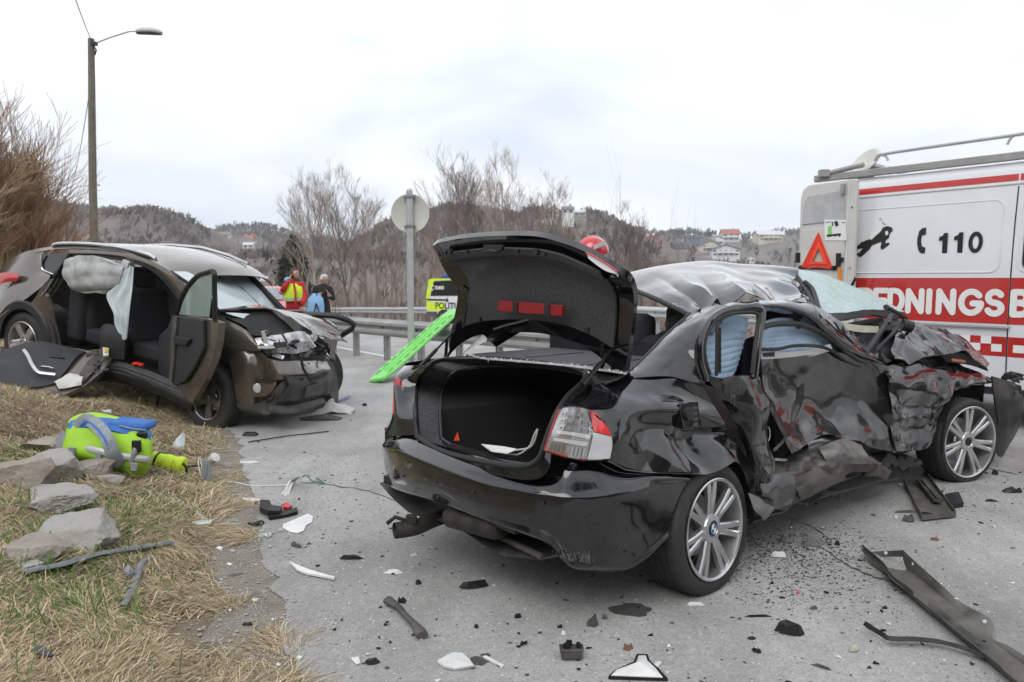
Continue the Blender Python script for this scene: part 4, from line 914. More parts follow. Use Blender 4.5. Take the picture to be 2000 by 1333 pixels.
# someone far behind the brown car
QX, QY = (459-1000)/FPX*24,24.; q0 = CH+(545-548)/FPX*QY-1.62
def qp(x, y, z): return Vector((QX+x, QY+y, q0+z))
t = thing('person', (QX, QY, q0), 'person with light brown hair seen over the windscreen of the brown car', 'person')
J = [qp(0,0,.93), qp(0,0,1.3), qp(0,0,1.45), qp(-.18,0,1.35), qp(-.22,-.02,1.1), qp(-.2,-.08,.88), qp(.18,0,1.35), qp(.22,-.02,1.1), qp(.2,-.08,.88), qp(-.1,0,.5), qp(-.1,0,.1), qp(-.1,-.1,.05), qp(.1,0,.5), qp(.1,0,.1), qp(.1,-.1,.05)]
body('clothes', t, J, [(0,1),(1,2),(1,3),(3,4),(4,5),(1,6),(6,7),(7,8),(0,9),(9,10),(10,11),(0,12),(12,13),(13,14)],[.15,.16,.06,.08,.06,.045,.08,.06,.045,.08,.06,.05,.08,.06,.05], M['police_blue'])
hand(t, qp(-.2,-.09,.86),(0,-.2,-1)); hand(t, qp(.2,-.09,.86),(0,-.2,-1)); head(t, qp(0,0,1.58), rad(-90),0, M['hair_brown'],.4)

# equipment by the paramedic: light blue bag on a stand with a pale tube
ex, ey = -4.06,15.9
t = thing('equipment_stand', (ex, ey, 0), 'light blue cloth bag hanging on a black stand right of the paramedic', 'equipment')
m = MB(); bl = []
for z, r in ((.30,.05),(.42,.13),(.7,.16),(.95,.17),(1.1,.15),(1.2,.06)): bl.append((r, z))
MT = Matrix.Translation((ex, ey, 0)) @ Matrix.Rotation(-math.pi/2,4, 'Y'); m.lathe(bl, MT, 18); o = m.obj('bag', M['cloth_lblue'], t)
m = MB(); m.tube([(ex-.08, ey-.1,1.16),(ex-.09, ey-.1,1.33),(ex-.02, ey-.1,1.38),(ex+.05, ey-.1,1.3),(ex+.05, ey-.1,1.16)],.012,6); m.obj('handle', M['cloth_black'], t)
m = MB()
for a in (0,2.1,4.2): m.tube([(ex+.05, ey-.17,1.0),(ex+.05+.35*math.cos(a), ey-.17+.35*math.sin(a),0)],.012,6)
m.obj('stand', M['cloth_black'], t)
m = MB(); m.tube([DY(604,613, ey-.3), DY(618,630, ey-.3), DY(632,648, ey-.3)],.03,10); m.obj('tube', M['white_trim'], t)
m = MB(); m.tube([DY(600,608, ey-.25), DY(606,616, ey-.3)],.03,8); m.obj('coupling', M['cloth_lblue'], t)
# green medical bag at her feet
m = MB(); bc = Vector((-5.0,15.4,.42)); t = thing('medical_bag', (bc.x, bc.y, 0), 'dark green bag with a lime band in front of the paramedic', 'bag')
m.box(bc, (.5,.3,.84)); m.obj('body', M['green_dark'], t, bevel=.06); m = MB(); m.box(bc+Vector((0,-.005,.28)),(.512,.312,.10)); m.obj('lime_band', M['hi_yellow'], t, bevel=.02)

# ================================================================ green spine board leaning on the rail
a = Vector((-1.93,10.95,.03)); b = Vector((-.98,13.0,.93)); d = (b-a).normalized(); up = d.cross(Vector((.12,1,-.05))).normalized(); up = up if up.z > 0 else -up; up = (up+Vector((0,-1.15,.4))).normalized(); up = (up-d*up.dot(d)).normalized()
t = thing('spine_board', (a.x, a.y, 0), 'lime green plastic spine board leaning on the near guardrail', 'spine board'); m = MB(); LB = (b-a).length+.05
# edge-on board: long plate with hand holes along the edge
BF = Frame(a, d, up)   # u along, v across (left), w normal
def wid(u): k = u/LB; return .175*(1-.30*max(0,(.18-k)/.18)**2-.35*max(0,(k-.8)/.2)**2)
hol = [(.14+.235*i, .14+.235*i+.15) for i in range(9)]
us = sorted(set([0,.03,.08, LB-.02, LB]+[q for h_ in hol for q in h_]))
for u0, u1 in zip(us[:-1], us[1:]):
    ish = any(abs(u0-h_[0]) < 1e-6 for h_ in hol); w0, w1 = wid(u0), wid(u1)
    def slab(v0a, v1a, v0b, v1b):
        vs = [BF.P(u0, v0a, 0), BF.P(u0, v1a, 0), BF.P(u1, v1b, 0), BF.P(u1, v0b, 0)]; m.prism(vs, BF.U*.05)
    if not ish: slab(-w0, w0,-w1, w1)
    else:
        for s_q in (-1,1): hh = MB(); v_ = s_q*(w0-.045); hh.fbox(BF, u0+.01, u1-.01, v_-.016, v_+.016,.012,.02); hh.obj('hole_shade', M['green_dark'], t, smooth=False)  # dark green strip inside each open slot, painting in its shade
        slab(-w0,-w0+.025,-w1,-w1+.025); slab(w0-.025, w0, w1-.025, w1); slab(-w0+.065, w0-.065,-w1+.065, w1-.065)
bo = m.obj('board', M['board_green'], t, smooth=False)
m = MB()
for s in (-1,1): m.tube([BF.P(u, s*(wid(u)-.004),.025) for u in np.linspace(0, LB, 14)],.020,8)
m.tube([BF.P(0, v, .025) for v in np.linspace(-wid(0), wid(0),5)],.032,8)
m.obj('rim', M['board_green'], t)
m = MB(); m.fbox(BF, .25, LB-.3,-.012,.012,.05,.062); m.fbox(BF, .25, LB-.3,-.09,-.075,.05,.060); m.fbox(BF, .25, LB-.3,.075,.09,.05,.060); m.obj('rib', M['board_green'], t)

# ================================================================ police van and red car behind
PV = Frame(((862-1000)/FPX*32.6,31.0, gz(31)),(.82,.57,0))
def van_side(F, L_, W_, H_, t, matb, dark):
    prof = [(0,.45),(0,1.1),(.12,1.75),(.3, H_),(L_-1.6, H_),(L_-1.0,1.55),(L_-.15,1.2),(L_, .9),(L_, .4)]
    m = MB(); m.prism([F.P(u, 0, w) for u, w in prof], F.L*W_); m.obj('body', matb, t)
PVo = DY(829,545,31.5)
s_ = 32.0/FPX; gp = gz(32)
t = thing('police_van', (-3.1,28.5, gz(28.5)), 'white and lime police van with blue roof lights beyond the near guardrail', 'van')
gp = gz(28.5)
PF = Frame((DY(833,600,28.5).x, 28.5, gp),(.85,-.53,0)); van_side(PF, 4.7,1.85,1.80, t, M['white_paint'], None)
def side_sheet(F, poly, v, mat, name, par, th=.006): m = MB(); m.prism([F.P(u, v, w) for u, w in poly], F.L*-th); return m.obj(name, mat, par, smooth=False)
side_sheet(PF, [(.0,.95),(0,1.1),(.12,1.76),(.30,1.80),(1.6,1.80),(1.6,1.75),(.42,1.73),(.16,1.18),(.16,.95)],-.006, M['hi_yellow'], 'lime_panel', t)
side_sheet(PF, [(.02,.62),(.02,.93),(.86,.93),(.86,.62)],-.004, M['hi_yellow'], 'lime_panel', t)
side_sheet(PF, [(.02,.99),(.02,1.05),(.9,1.05),(.9,.99)],-.008, M['print_black'], 'dark_line', t)
side_sheet(PF, [(1.55,.62),(1.35,.62),(1.42,1.15),(1.62,1.15)],-.004, M['hi_yellow'], 'lime_panel', t)
side_sheet(PF, [(.2,1.16),(.36,1.70),(1.48,1.74),(1.48,1.18)],-.010, M['glass_dark'], 'side_window', t)
side_sheet(PF, [(1.72,1.18),(1.72,1.74),(3.0,1.74),(3.3,1.5),(3.3,1.2)],-.010, M['glass_dark'], 'side_window', t)
side_sheet(PF, [(.0,.40),(.0,.58),(.5,.58),(.5,.40)],-.004, M['dusty_plastic'], 'bumper_corner', t)
for uu in (.82,3.75):
    m = MB(); MT = Matrix.Translation(PF.P(uu, -.05,.34)) @ basis((0,0,0), PF.L, PF.F); m.lathe([(.2,0),(.30,-.01),(.34,.03),(.34,.2),(.2,.22)], MT, 24); wh = m.obj('wheel', M['rubber'], t)
    m = MB(); m.lathe([(0,-.0),(.06,-.02),(.19,0),(.205,.03)], MT, 20); m.obj('rim', M['alloy_dim'], wh)
m = MB(); m.fbox(PF, .55,.95,.2,1.6,1.79,1.93); m.obj('light_bar', M['police_blue'], t, bevel=.03)
Mt = basis(PF.P(.88,-.012,.80), PF.F, (0,0,1)); v_, f_ = text_polys('POLITI', .32, Mt, .006,.006); m = MB(); m.add(v_, f_); m.obj('lettering', M['print_black'], t, smooth=False)
Mt = basis(PF.P(.62,-.018,1.46), PF.F, (0,0,1)); v_, f_ = text_polys('02800', .17, Mt, .006,.004); m = MB(); m.add(v_, f_); m.obj('lettering', M['letter_white'], t, smooth=False)
m = MB(); m.tube([PF.P(.30+.07*math.cos(a),-.018,1.46+.09*math.sin(a)) for a in np.linspace(.6,5.7,10)],.018,5); m.obj('logo', M['letter_white'], t)
m = MB(); m.prism([PF.P(u, -.006, w) for u, w in ((.9,1.0),(.96,.93),(1.02,1.0),(.96,1.12))], PF.L*-.006); m.obj('emblem', M['print_black'], t, smooth=False)
for uu in (1.56,1.9): m = MB(); m.fbox(PF, uu, uu+.2,-.1,-.06,1.03,1.07); m.obj('door_handle', M['print_black'], t)
m = MB(); m.fbox(PF, 1.60,1.61,-.004,.0,.5,1.8); m.fbox(PF, 2.75,2.76,-.004,.0,.5,1.8); m.obj('door_gap', M['print_black'], t)
m = MB(); m.fbox(PF, 3.0,3.12,-.3,-.1,1.2,1.4); m.obj('wing_mirror', M['print_black'], t, bevel=.03)

RY = 27.0; RX = (521-1000)/FPX*RY; rg = CH+(545-640)/FPX*RY
RF = Frame((RX, RY, gz(RY)-.02),(.25,-.97,0))
t = thing('red_car', (RX, RY, gz(RY)), 'faded red car facing us behind the brown wreck', 'car')
def carshape(F, t, mat, W_=1.75, k=1.0):
    rows = []
    for u, w, wd in ((-1.9,.5,.8),(-1.95,.9,.84),(-1.6,1.0,.86),(-1.0,1.38,.62),(0.1,1.40,.64),(.85,.98,.84),(1.8,.84,.80),(2.0,.6,.78),(1.95,.3,.76)):
        rows.append([F.P(u, -wd*k, .3), F.P(u, -wd*1.04*k, min(w, .62)), F.P(u, -wd*k*.98, min(w, .95)), F.P(u, -wd*k*.9, w), F.P(u, 0, w+.04), F.P(u, wd*k*.9, w), F.P(u, wd*k*.98, min(w, .95)), F.P(u, wd*1.04*k, min(w, .62)), F.P(u, wd*k, .3)])
    m = MB(); m.patch(rows, 3,3); m.obj('body', mat, t)
    m = MB(); m.patch([[F.P(.80,-.66,1.02), F.P(.84,0,1.05), F.P(.80,.66,1.02)],[F.P(.18,-.54,1.38), F.P(.2,0,1.42), F.P(.18,.54,1.38)]],4,4, thick=-.02); m.obj('windscreen', M['glass_shine'], t)
    for s in (-1,1):
        m = MB(); m.ball(F.P(1.86, s*.58,.68),(.2,.14,.09),10); m.obj('headlight', M['lamp_white'], t)
        m = MB(); m.ball(F.P(.75, s*.98,1.03),(.12,.1,.09),10); m.obj('wing_mirror', mat, t)
        for uu in (-1.25,1.3):
            m = MB(); MT = Matrix.Translation(F.P(uu, s*.84,.32)) @ basis((0,0,0), F.L*s, F.F); m.lathe([(0,0),(.2,0),(.3,0),(.32,-.03),(.32,-.2)], MT, 20); m.obj('wheel', M['rubber'], t)
    m = MB(); m.box(F.P(1.98,0,.5),(1.0,.06,.2)); m.obj('grille', M['black_plastic'], t)
mk('glass_shine', (.35,.38,.40),.05,.6)
carshape(RF, t, M['red_car'], k=1.0)
m = MB(); m.tube([(RX+.5, RY+1, gz(RY)+1.3),(RX+1.1, RY-.1, gz(RY)+2.4)],.01,4); m.obj('aerial', M['cloth_black'], t)
# ================================================================ wheels
def make_wheel(name, parent, C, out, fwd, R, rr, width, style, rim_mat='alloy', cap=True, tread='rubber'):
    """C: centre of the outer face, out: outward axle, fwd: any in-plane axis"""
    out = Vector(out).normalized(); up = Vector(fwd).cross(out).normalized(); f = out.cross(up)
    MT = Matrix(((out.x, f.x, up.x, C[0]),(out.y, f.y, up.y, C[1]),(out.z, f.z, up.z, C[2]),(0,0,0,1)))
    m = MB(); m.lathe([(.03,-width*.55),(rr*.62,-width*.55),(rr*.62,-width*.48),(.03,-width*.48)], MT, 28, True); wh = m.obj(name, M['steel'], parent)
    m = MB(); w = width; prof = [(rr*.985,-.012),(rr+.012,-.002),(rr+.03,.004),(R-.045,.004),(R-.020,-.006),(R-.006,-.022),(R, -.045)]
    for k in range(4):
        x = -.045-(w-.09)*(k+.28)/4; prof += [(R, x),(R-.008, x-.003),(R-.008, x-.010),(R, x-.013)]
    prof += [(R, -w+.045),(R-.006,-w+.022),(R-.03,-w+.0),(rr+.02,-w+.0),(rr*.97,-w+.02),(rr*.96,-w*.5)]
    m.lathe(prof, MT, 72, True); m.obj('tyre', M[tread], wh, angle=28)
    m = MB()   # sidewall lettering band and tread blocks: small ribs
    for k in range(72):
        a = 2*math.pi*k/72; c = MT @ Vector((-.036,(R-.012)*math.cos(a),(R-.012)*math.sin(a))); t_ = (MT.to_3x3() @ Vector((0,-math.sin(a), math.cos(a)))); n_ = (MT.to_3x3() @ Vector((0, math.cos(a), math.sin(a))))
        o3 = Matrix((t_, out, n_)).transposed(); m.box(c, (.008,.03,.020), o3)
    o = m.obj('tread_blocks', M[tread], wh, smooth=False); tag(o, kind='stuff')
    m = MB(); m.lathe([(rr, -.004),(rr+.004,.004),(rr-.002,.008),(rr-.012,.002),(rr-.018,-.03),(rr-.022,-width*.75),(rr+.004,-width*.9)], MT, 64); 
    def sp(a, r0, r1, w0, w1, x0, x1, th=.022):
        ca, sa = math.cos(a), math.sin(a); vs = []
        for r, wd, x in ((r0, w0, x0),((r0+r1)/2,(w0+w1)/2*.94,(x0+x1)/2+.004),(r1, w1, x1)):
            for (q, dx) in ((-1,-th),(-1,-.004),(-.55,.002),(.55,.002),(1,-.004),(1,-th)):
                vs.append(MT @ Vector((x+dx, r*ca-q*wd/2*sa, r*sa+q*wd/2*ca)))
        fs = [(k*6+j, k*6+(j+1) % 6,(k+1)*6+(j+1) % 6,(k+1)*6+j) for k in range(2) for j in range(6)]+[(0,1,2,3,4,5),(17,16,15,14,13,12)]
        m.add(vs, fs)
    if style == 'double7':
        for k in range(7):
            a = 2*math.pi*k/7+.22
            for s in (-1,1): sp(a+s*.115,.055, rr-.006,.036,.030,-.022,-.008,.026)
            sp(a, .05, rr*.55,.05,.018,-.026,-.020,.02)
        m.lathe([(.0,-.018),(.036,-.018),(.040,-.010),(.066,-.012),(.075,-.028),(.075,-.06)], MT, 32)
    else:
        for k in range(5):
            a = 2*math.pi*k/5+.3
            sp(a+.11,.05, rr-.006,.07,.045,-.024,-.012,.03); sp(a-.11,.05, rr-.006,.07,.045,-.024,-.012,.03); sp(a, .05, rr*.6,.10,.06,-.028,-.02,.02)
        m.lathe([(.0,-.010),(.03,-.010),(.036,-.018),(.075,-.020),(.08,-.06)], MT, 32)
    ri = m.obj('rim', M[rim_mat], wh, angle=35)
    m = MB()
    for k in range(5):
        a = 2*math.pi*k/5+.5; c = MT @ Vector((-.014,.052*math.cos(a),.052*math.sin(a))); m.tube([c, c-out*.01],.0085,8)
    m.obj('wheel_bolts', M['black_plastic'], wh)
    if cap:
        m = MB(); m.lathe([(0,-.008),(.030,-.008),(.034,-.012),(.034,-.02)], MT, 28); cp = m.obj('centre_cap', M['print_black'], wh)
        m = MB(); m.lathe([(.0205,-.0075),(.0225,-.0062),(.0245,-.0075)], MT, 28, True); m.obj('cap_ring', M['chrome'], wh)
        for q in range(4):
            m = MB(); vs = [MT @ Vector((-.0068,0,0))]+[MT @ Vector((-.0068,.0205*math.cos(a),.0205*math.sin(a))) for a in np.linspace(q*math.pi/2,(q+1)*math.pi/2,7)]
            m.add(vs, [(0, i, i+1) for i in range(1,7)]); m.obj('cap_quarter', M['bmw_blue'] if q % 2 else M['letter_white'], wh, smooth=False)
    else:
        m = MB(); m.lathe([(0,-.012),(.030,-.012)], MT, 20); m.obj('hub_hole', M['print_black'], wh)
    return wh

# ================================================================ WRECKED BLACK SEDAN
o_ = GP(1385,1160)
B = Frame((o_.x, o_.y, 0),(math.sin(rad(50)), math.cos(rad(50)),0))
T = thing('wrecked_sedan', (B.O.x, B.O.y, 0), 'crushed black sedan with raised boot lid in the foreground', 'car')
S_, R__, H_ = B.S, B.R, B.H
def scratches(o, n, ln, mat, seed, dirv, w=.0012):
    rr = random.Random(seed); me = o.data; m = MB(); o0 = root_loc(o)
    for k in range(n):
        f = me.polygons[rr.randrange(len(me.polygons))]; c = f.center+o0; N = Vector(f.normal)
        if N.dot(CAMP-c) < 0: N = -N
        d = (Vector(dirv)+Vector((rr.gauss(0,.25), rr.gauss(0,.25), rr.gauss(0,.25)))); d = (d-N*d.dot(N)).normalized()*ln*rr.uniform(.3,1.3); s = d.cross(N).normalized()*w*rr.uniform(.3,1.2); c = c+N*.0025
        m.add([c-d, c-s, c+d, c+s],[(0,1,2,3)])
    tag(m.obj('scratches', M[mat], T, smooth=False), kind='stuff')
def crF(amp, su, sw, off=0.):
    def f(p, s, t):
        d = Vector(p)-B.O; q = (d.dot(B.F)*su, d.dot(B.U)*sw, d.dot(B.L)*sw)
        return amp*(1.1*(vor(q, 1, off)-.3)+.5*ridged(q, 2.3, off)+.25*ridged(q, 6, off+2))*(.35+math.sin(s*3.1))
    return f
def prt(m, name, mat, **kw): return m.obj(name, M[mat] if isinstance(mat, str) else mat, kw.pop('parent', T), **kw)
# --- rear bumper
cols = [(-.40,1.70,0,-1),(-.60,1.70,.2,-1),(-.79,1.62,.6,-.7),(-.90,1.47,1,-.3),(-.97,1.22,1,0),(-1.0,.9,1,0),(-.985,.52,1,0),(-.93,.28,1,.15),(-.885,.18,.9,.35),(-.83,.10,.7,.6),(-.70,.025,.3,1),(-.56,0,0,1)]
pyT = [838,838,838,845,850,873,902,914,908,895,899,918]
pyC = [862,862,861,868,873,898,935,955,961,964,960,950]
pyB = [930,932,940,950,960,976,1014,1044,1062,1104,1110,1111]
def row(sel):
    out = []
    for (u, v, nu_, nv_), t, c, b in zip(cols, pyT, pyC, pyB):
        out.append(sel(u, v, nu_, nv_, t, c, b))
    return out
def inn(u, v, a, b, k, py): return B.C(u+a*k, v+b*k, py)
rows = [row(lambda u, v, a, b, t, c, bt: inn(u, v, a, b, .085, t)), row(lambda u, v, a, b, t, c, bt: inn(u, v, a, b, .045, t+(c-t)*.30)), row(lambda u, v, a, b, t, c, bt: inn(u, v, a, b, .006, c)),
        row(lambda u, v, a, b, t, c, bt: inn(u, v, a, b, -.004, c+(bt-c)*.10)), row(lambda u, v, a, b, t, c, bt: inn(u, v, a, b, 0, c+(bt-c)*.35)), row(lambda u, v, a, b, t, c, bt: inn(u, v, a, b, .008, c+(bt-c)*.65)),
        row(lambda u, v, a, b, t, c, bt: inn(u, v, a, b, .02, c+(bt-c)*.88)), row(lambda u, v, a, b, t, c, bt: inn(u, v, a, b, .035, bt)), row(lambda u, v, a, b, t, c, bt: inn(u, v, a, b, .10, bt+3))]
for i, r in enumerate(rows):     # run round to the wheel arch
    w = B.U.dot(r[-1]-B.O); 
    for k, f in enumerate((.4,.8,1.0)):
        tw = [.60,.592,.578,.55,.49,.43,.375,.345,.34][i]; w0 = w+(tw-w)*f
        lim = .04-math.sqrt(max(0,.355**2-(min(w0,.66)-.3)**2)); lim = lim-.012; r.append(B.P(-.56+(lim+.56)*f, .0+(.09 if i == 0 else .05 if i == 8 else 0.0), w0))
m = MB(); m.patch(rows, 5,5, crump(.0025,3, lambda s, t: 1 if s > .2 else 0), thick=.006); prt(m, 'rear_bumper', 'clean_black', angle=60)
m = MB(); m.tube(curve([rows[7][i]+B.F*.01 for i in range(1,9)],4),.011,6); prt(m, 'bumper_lower_edge', 'dusty_plastic')
m = MB(); m.prism([R__(x, y, -1.012) for x, y in ((1128,1036),(1138,1034),(1144,1048),(1143,1062),(1134,1062),(1128,1056))], B.F*.12); 
m = MB(); vs_ = [B.C(-.885,.09, y)+B.L*0 for y in (1036,1062)]
# scuffs on the bumper corner
m = MB(); rr = random.Random(3)
for k in range(60):
    x = 1085+rr.gauss(30,22); y = 1098-abs(rr.gauss(0,9))-max(0,1120-x)*.25
    c = None
    # nearest bumper grid vertex line: corner region outline
    f = (x-1060)/130; u = -.89+.17*f; v = .17-.145*f; p = B.C(u-.006*(1-f), v-.008*f, y)-B.F*.004
    d = (B.U*rr.uniform(.4,1)+B.L*rr.uniform(-.5,.5)).normalized()*rr.uniform(.006,.025); m.tube([p, p+d],.0007,3)
M['scuff'] = material('scuff', (.22,.21,.195),.6); M['scuff_dim'] = material('scuff_dim', (.085,.083,.08),.5)
tag(prt(m, 'scuff_marks', 'scuff'), kind='stuff')
for x_, uu, vv in ((1086,-.90,.19),(921,-.99,.55),(860,-1.0,.82)):   # parking sensors
    p = B.C(uu-.005, vv, 985 if x_ == 1086 else 962 if x_ == 921 else 940); m = MB(); m.lathe([(0,.002),(.010,.002),(.012,0)], basis(p, -B.F, B.L),14); prt(m, 'parking_sensor', 'black_plastic')
m = MB(); m.fbox(B, -.92,.3,.35,1.45,.40,.44); m.fbox(B, -.85,-.80,.15,1.55,.42,.68); m.fbox(B, .1,3.3,.25,1.5,.24,.28); prt(m, 'floor_pan', 'black_plastic', smooth=False)
m = MB(); rws = [[B.P(u, v, w+.05*fnoise(u, v, 3)) for u in (-.86,-.5,-.2,.2)] for v, w in ((.15,.34),(.5,.26),(.9,.30),(1.3,.26),(1.6,.36))]; m.patch(rws, 3,3, crump(.03,6)); prt(m, 'underbody', 'dusty_plastic')
m = MB()
for a, b, r in (((-.7,.3,.28),(-.2,1.3,.26),.022),((-.55,.2,.24),(.15,.4,.22),.018),((-.85,.25,.31),(-.75,.95,.29),.015)): m.tube([B.P(*a), B.P(*b)], r, 8)
prt(m, 'rear_axle_arms', 'dusty_plastic')
# exhaust
m = MB(); pe = [H_(x, y, .27) for x, y in ((771,1037),(812,1030),(850,1014),(885,1003))]; ex = curve(pe, 5)
m.tube(ex, [.040]*len(ex),18, cap=False); m.tube([ex[0]+(ex[1]-ex[0])*.01, ex[3]],.0365,18, cap=False); e_ = prt(m, 'exhaust_pipe', 'rust')
m = MB(); a, b = H_(880,1003,.36), H_(985,1030,.38); m.tube([a, a.lerp(b, .1), a.lerp(b, .9), b],[.05,.085,.085,.05],16, flat=(B.U, .75)); prt(m, 'silencer', 'rust')
m = MB(); m.tube([ex[3]+Vector((0,0,.04)), ex[3]+Vector((-.06,0,.06)), ex[2]+Vector((-.08,0,.03))],.011,6); m.box(ex[3]+Vector((0.02,0,.05)),(.05,.04,.04)); prt(m, 'exhaust_bracket', 'rust', parent=e_)
# --- wheels
RC = B.P(.035,-.012,.318)
st = rad(3); outv = (-B.L).lerp(B.F, 0).normalized()
make_wheel('rear_wheel', T, S_(1397,1034,-.012),(-B.L+B.F*.06+Vector((0,0,.05))), B.F, .322,.240,.23, 'double7')
fd = Vector((math.sin(rad(68)), math.cos(rad(68)),0)); make_wheel('front_wheel', T, S_(1895,864,-.03), Vector((fd.y, -fd.x, 0)), fd, .318,.262,.23, 'double7', cap=False)
for u in (.04,3.05): make_wheel('wheel', T, B.P(u, 1.72,.318), B.L, B.F, .32,.24,.22, 'double7', cap=False)
# wheel housings: dark liners behind the arches
def liner(u, v0, v1, wc=.31, r=.375):
    m = MB(); vs = []; n = 22
    for v in (v0, v1):
        for j in range(n+1): a = math.pi*1.08*j/n-.12; vs.append(B.P(u+r*math.cos(a), v, wc+r*math.sin(a)))
    m.add(vs, [(j, j+1, n+2+j, n+1+j) for j in range(n)]); m.add([vs[n+1+j] for j in range(n+1)],[tuple(range(n+1))]); prt(m, 'wheel_liner', 'black_plastic')
liner(.04,.03,.36); liner(3.22,.05,.36)
# --- right quarter panel
def G_(rows_, names=None): return [[S_(x, y, v) for x, y, v in r] for r in rows_]
qp_rows = [
 [(1128,770,.235),(1160,752,.23),(1205,743,.20),(1262,739,.13),(1310,738,.085),(1348,745,.05),(1374,757,.03)],
 [(1105,790,.17),(1160,776,.15),(1210,768,.11),(1262,768,.08),(1310,770,.06),(1352,776,.04),(1392,790,.02)],
 [(1120,800,.10),(1168,806,.07),(1215,800,.03),(1262,800,.01),(1312,800,.0),(1358,808,.0),(1412,822,.01)],
 [(1150,830,.05),(1192,836,.02),(1222,836,.005),(1265,838,.04),(1318,838,.06),(1365,842,.06),(1425,848,.04)],
 [(1160,868,.03),(1194,868,.0),(1225,872,-.005),(1268,876,.02),(1322,878,.035),(1372,878,.03),(1436,876,.02)],
 [(1168,900,.02),(1192,901,.0),(1228,915,0),(1270,921,-.01),(1325,924,-.02),(1388,925,-.02),(1434,902,-.01)]]
def qmask(s, t): return .10+1.0*min(1, max(0,(t-.25)/.4))*(min(1, max(.22,(s-.3)*2.5)))
m = MB(); m.patch(G_(qp_rows),11,9, creases(.042,8,1.9, qmask, 5,.10), thick=-.004); prt(m, 'quarter_panel', 'scuffed_q', angle=75) if 'scuffed_q' in M else prt(m, 'quarter_panel', 'black_paint', angle=30)
m = MB(); rws = G_([[(1420,856,.015),(1444,874,.02),(1462,902,.03),(1474,950,.04),(1479,988,.05)],[(1396,924,-.01),(1432,900,-.01),(1454,920,-.005),(1465,955,.0),(1470,992,.01)]]); m.patch(rws, 4,5, crump(.008,6), thick=-.004); prt(m, 'wheel_arch_edge', 'black_paint')
m = MB(); m.tube([S_(x, y, -.004) for x, y in ((1188,901),(1222,918),(1260,923),(1330,925),(1392,928))],.0022,5); prt(m, 'panel_gap', 'alloy_dim')
# C-pillar
cp = [[(1205,744,.20),(1262,740,.13),(1315,739,.08),(1374,758,.03)],[(1243,720,.22),(1285,706,.17),(1322,703,.11),(1356,712,.06)],[(1283,678,.25),(1310,668,.20),(1336,665,.15),(1360,668,.09)],
      [(1322,640,.27),(1345,632,.22),(1362,630,.17),(1382,632,.11)],[(1352,614,.27),(1375,606,.24),(1396,602,.20),(1420,602,.15)]]
m = MB(); m.patch(G_(cp),8,7, crump(.016,5, lambda s, t: .4+.9*t, 1.2,.1), thick=-.004); prt(m, 'rear_pillar', 'black_paint', angle=75)
# --- roof
rf = [
 [S_(1352,615,.25), S_(1395,596,.24), S_(1440,589,.22), S_(1490,584,.20), S_(1540,585,.2), S_(1590,598,.2)],
 [S_(1322,598,.40), S_(1372,574,.38), S_(1422,566,.36), S_(1468,552,.34), S_(1532,574,.34), S_(1588,588,.3)],
 [S_(1288,583,.55), S_(1340,556,.55), S_(1400,545,.54), S_(1462,556,.5), S_(1520,552,.46), S_(1572,570,.42)],
 [S_(1245,566,.8), S_(1310,534,.8), S_(1385,521,.8), S_(1446,528,.75), S_(1505,532,.66), S_(1560,546,.58)],
 [S_(1208,552,1.05), S_(1262,525,1.05), S_(1365,510.5,.98), S_(1440,516,.92), S_(1495,519,.84), S_(1548,524,.74)],
 [B.P(.62,1.42,1.42), B.P(.85,1.46,1.49), B.P(1.25,1.46,1.52), B.P(1.6,1.44,1.50), B.P(1.95,1.40,1.46), B.P(2.2,1.30,1.40)],
 [B.P(.60,1.56,1.32), B.P(.85,1.58,1.38), B.P(1.25,1.58,1.40), B.P(1.6,1.56,1.38), B.P(1.95,1.5,1.34), B.P(2.25,1.4,1.26)]]
CR1 = creases(.040,5,1.5, lambda s, t: max(.06,1-s*1.35)*min(1,.35+t),5)
def fold(p, s, t):
    a = .0
    if s < .62:
        k = (.62-s)/.62; x = t*9+1.2*math.sin(t*5)
        a = .05*k**1.5*(abs((x % 2)-1)*2-1)*(1 if .12 < t < .95 else .3)*(1-.5*abs(t-.55))
    return a+CR1(p, s, t)
m = MB(); m.patch(rf, 9,16, fold, thick=.004); prt(m, 'roof', 'roof_sky_sheen', angle=24)
# cant rail with A-pillar
cr_ = [[(1366,620,.22),(1400,601,.2),(1442,591,.19),(1500,586,.18),(1555,588,.18),(1600,600,.17),(1642,628,.16),(1685,666,.16),(1742,704,.17)],
       [(1372,628,.16),(1404,607,.15),(1445,596,.14),(1500,592,.12),(1553,595,.12),(1592,611,.10),(1632,640,.10),(1674,678,.10),(1735,710,.12)],
       [(1384,644,.14),(1411,617,.13),(1450,604,.12),(1500,601,.12),(1550,606,.11),(1584,624,.10),(1620,654,.10),(1662,690,.11),(1726,716,.12)],
       [(1394,655,.18),(1418,625,.18),(1455,611,.17),(1500,609,.17),(1547,615,.17),(1578,633,.17),(1612,662,.17),(1652,697,.17),(1716,722,.18)]]
m = MB(); m.patch(G_(cr_),5,7, crump(.010,7, None, 4,.3), thick=-.004); prt(m, 'roof_rail', 'black_paint', angle=60)
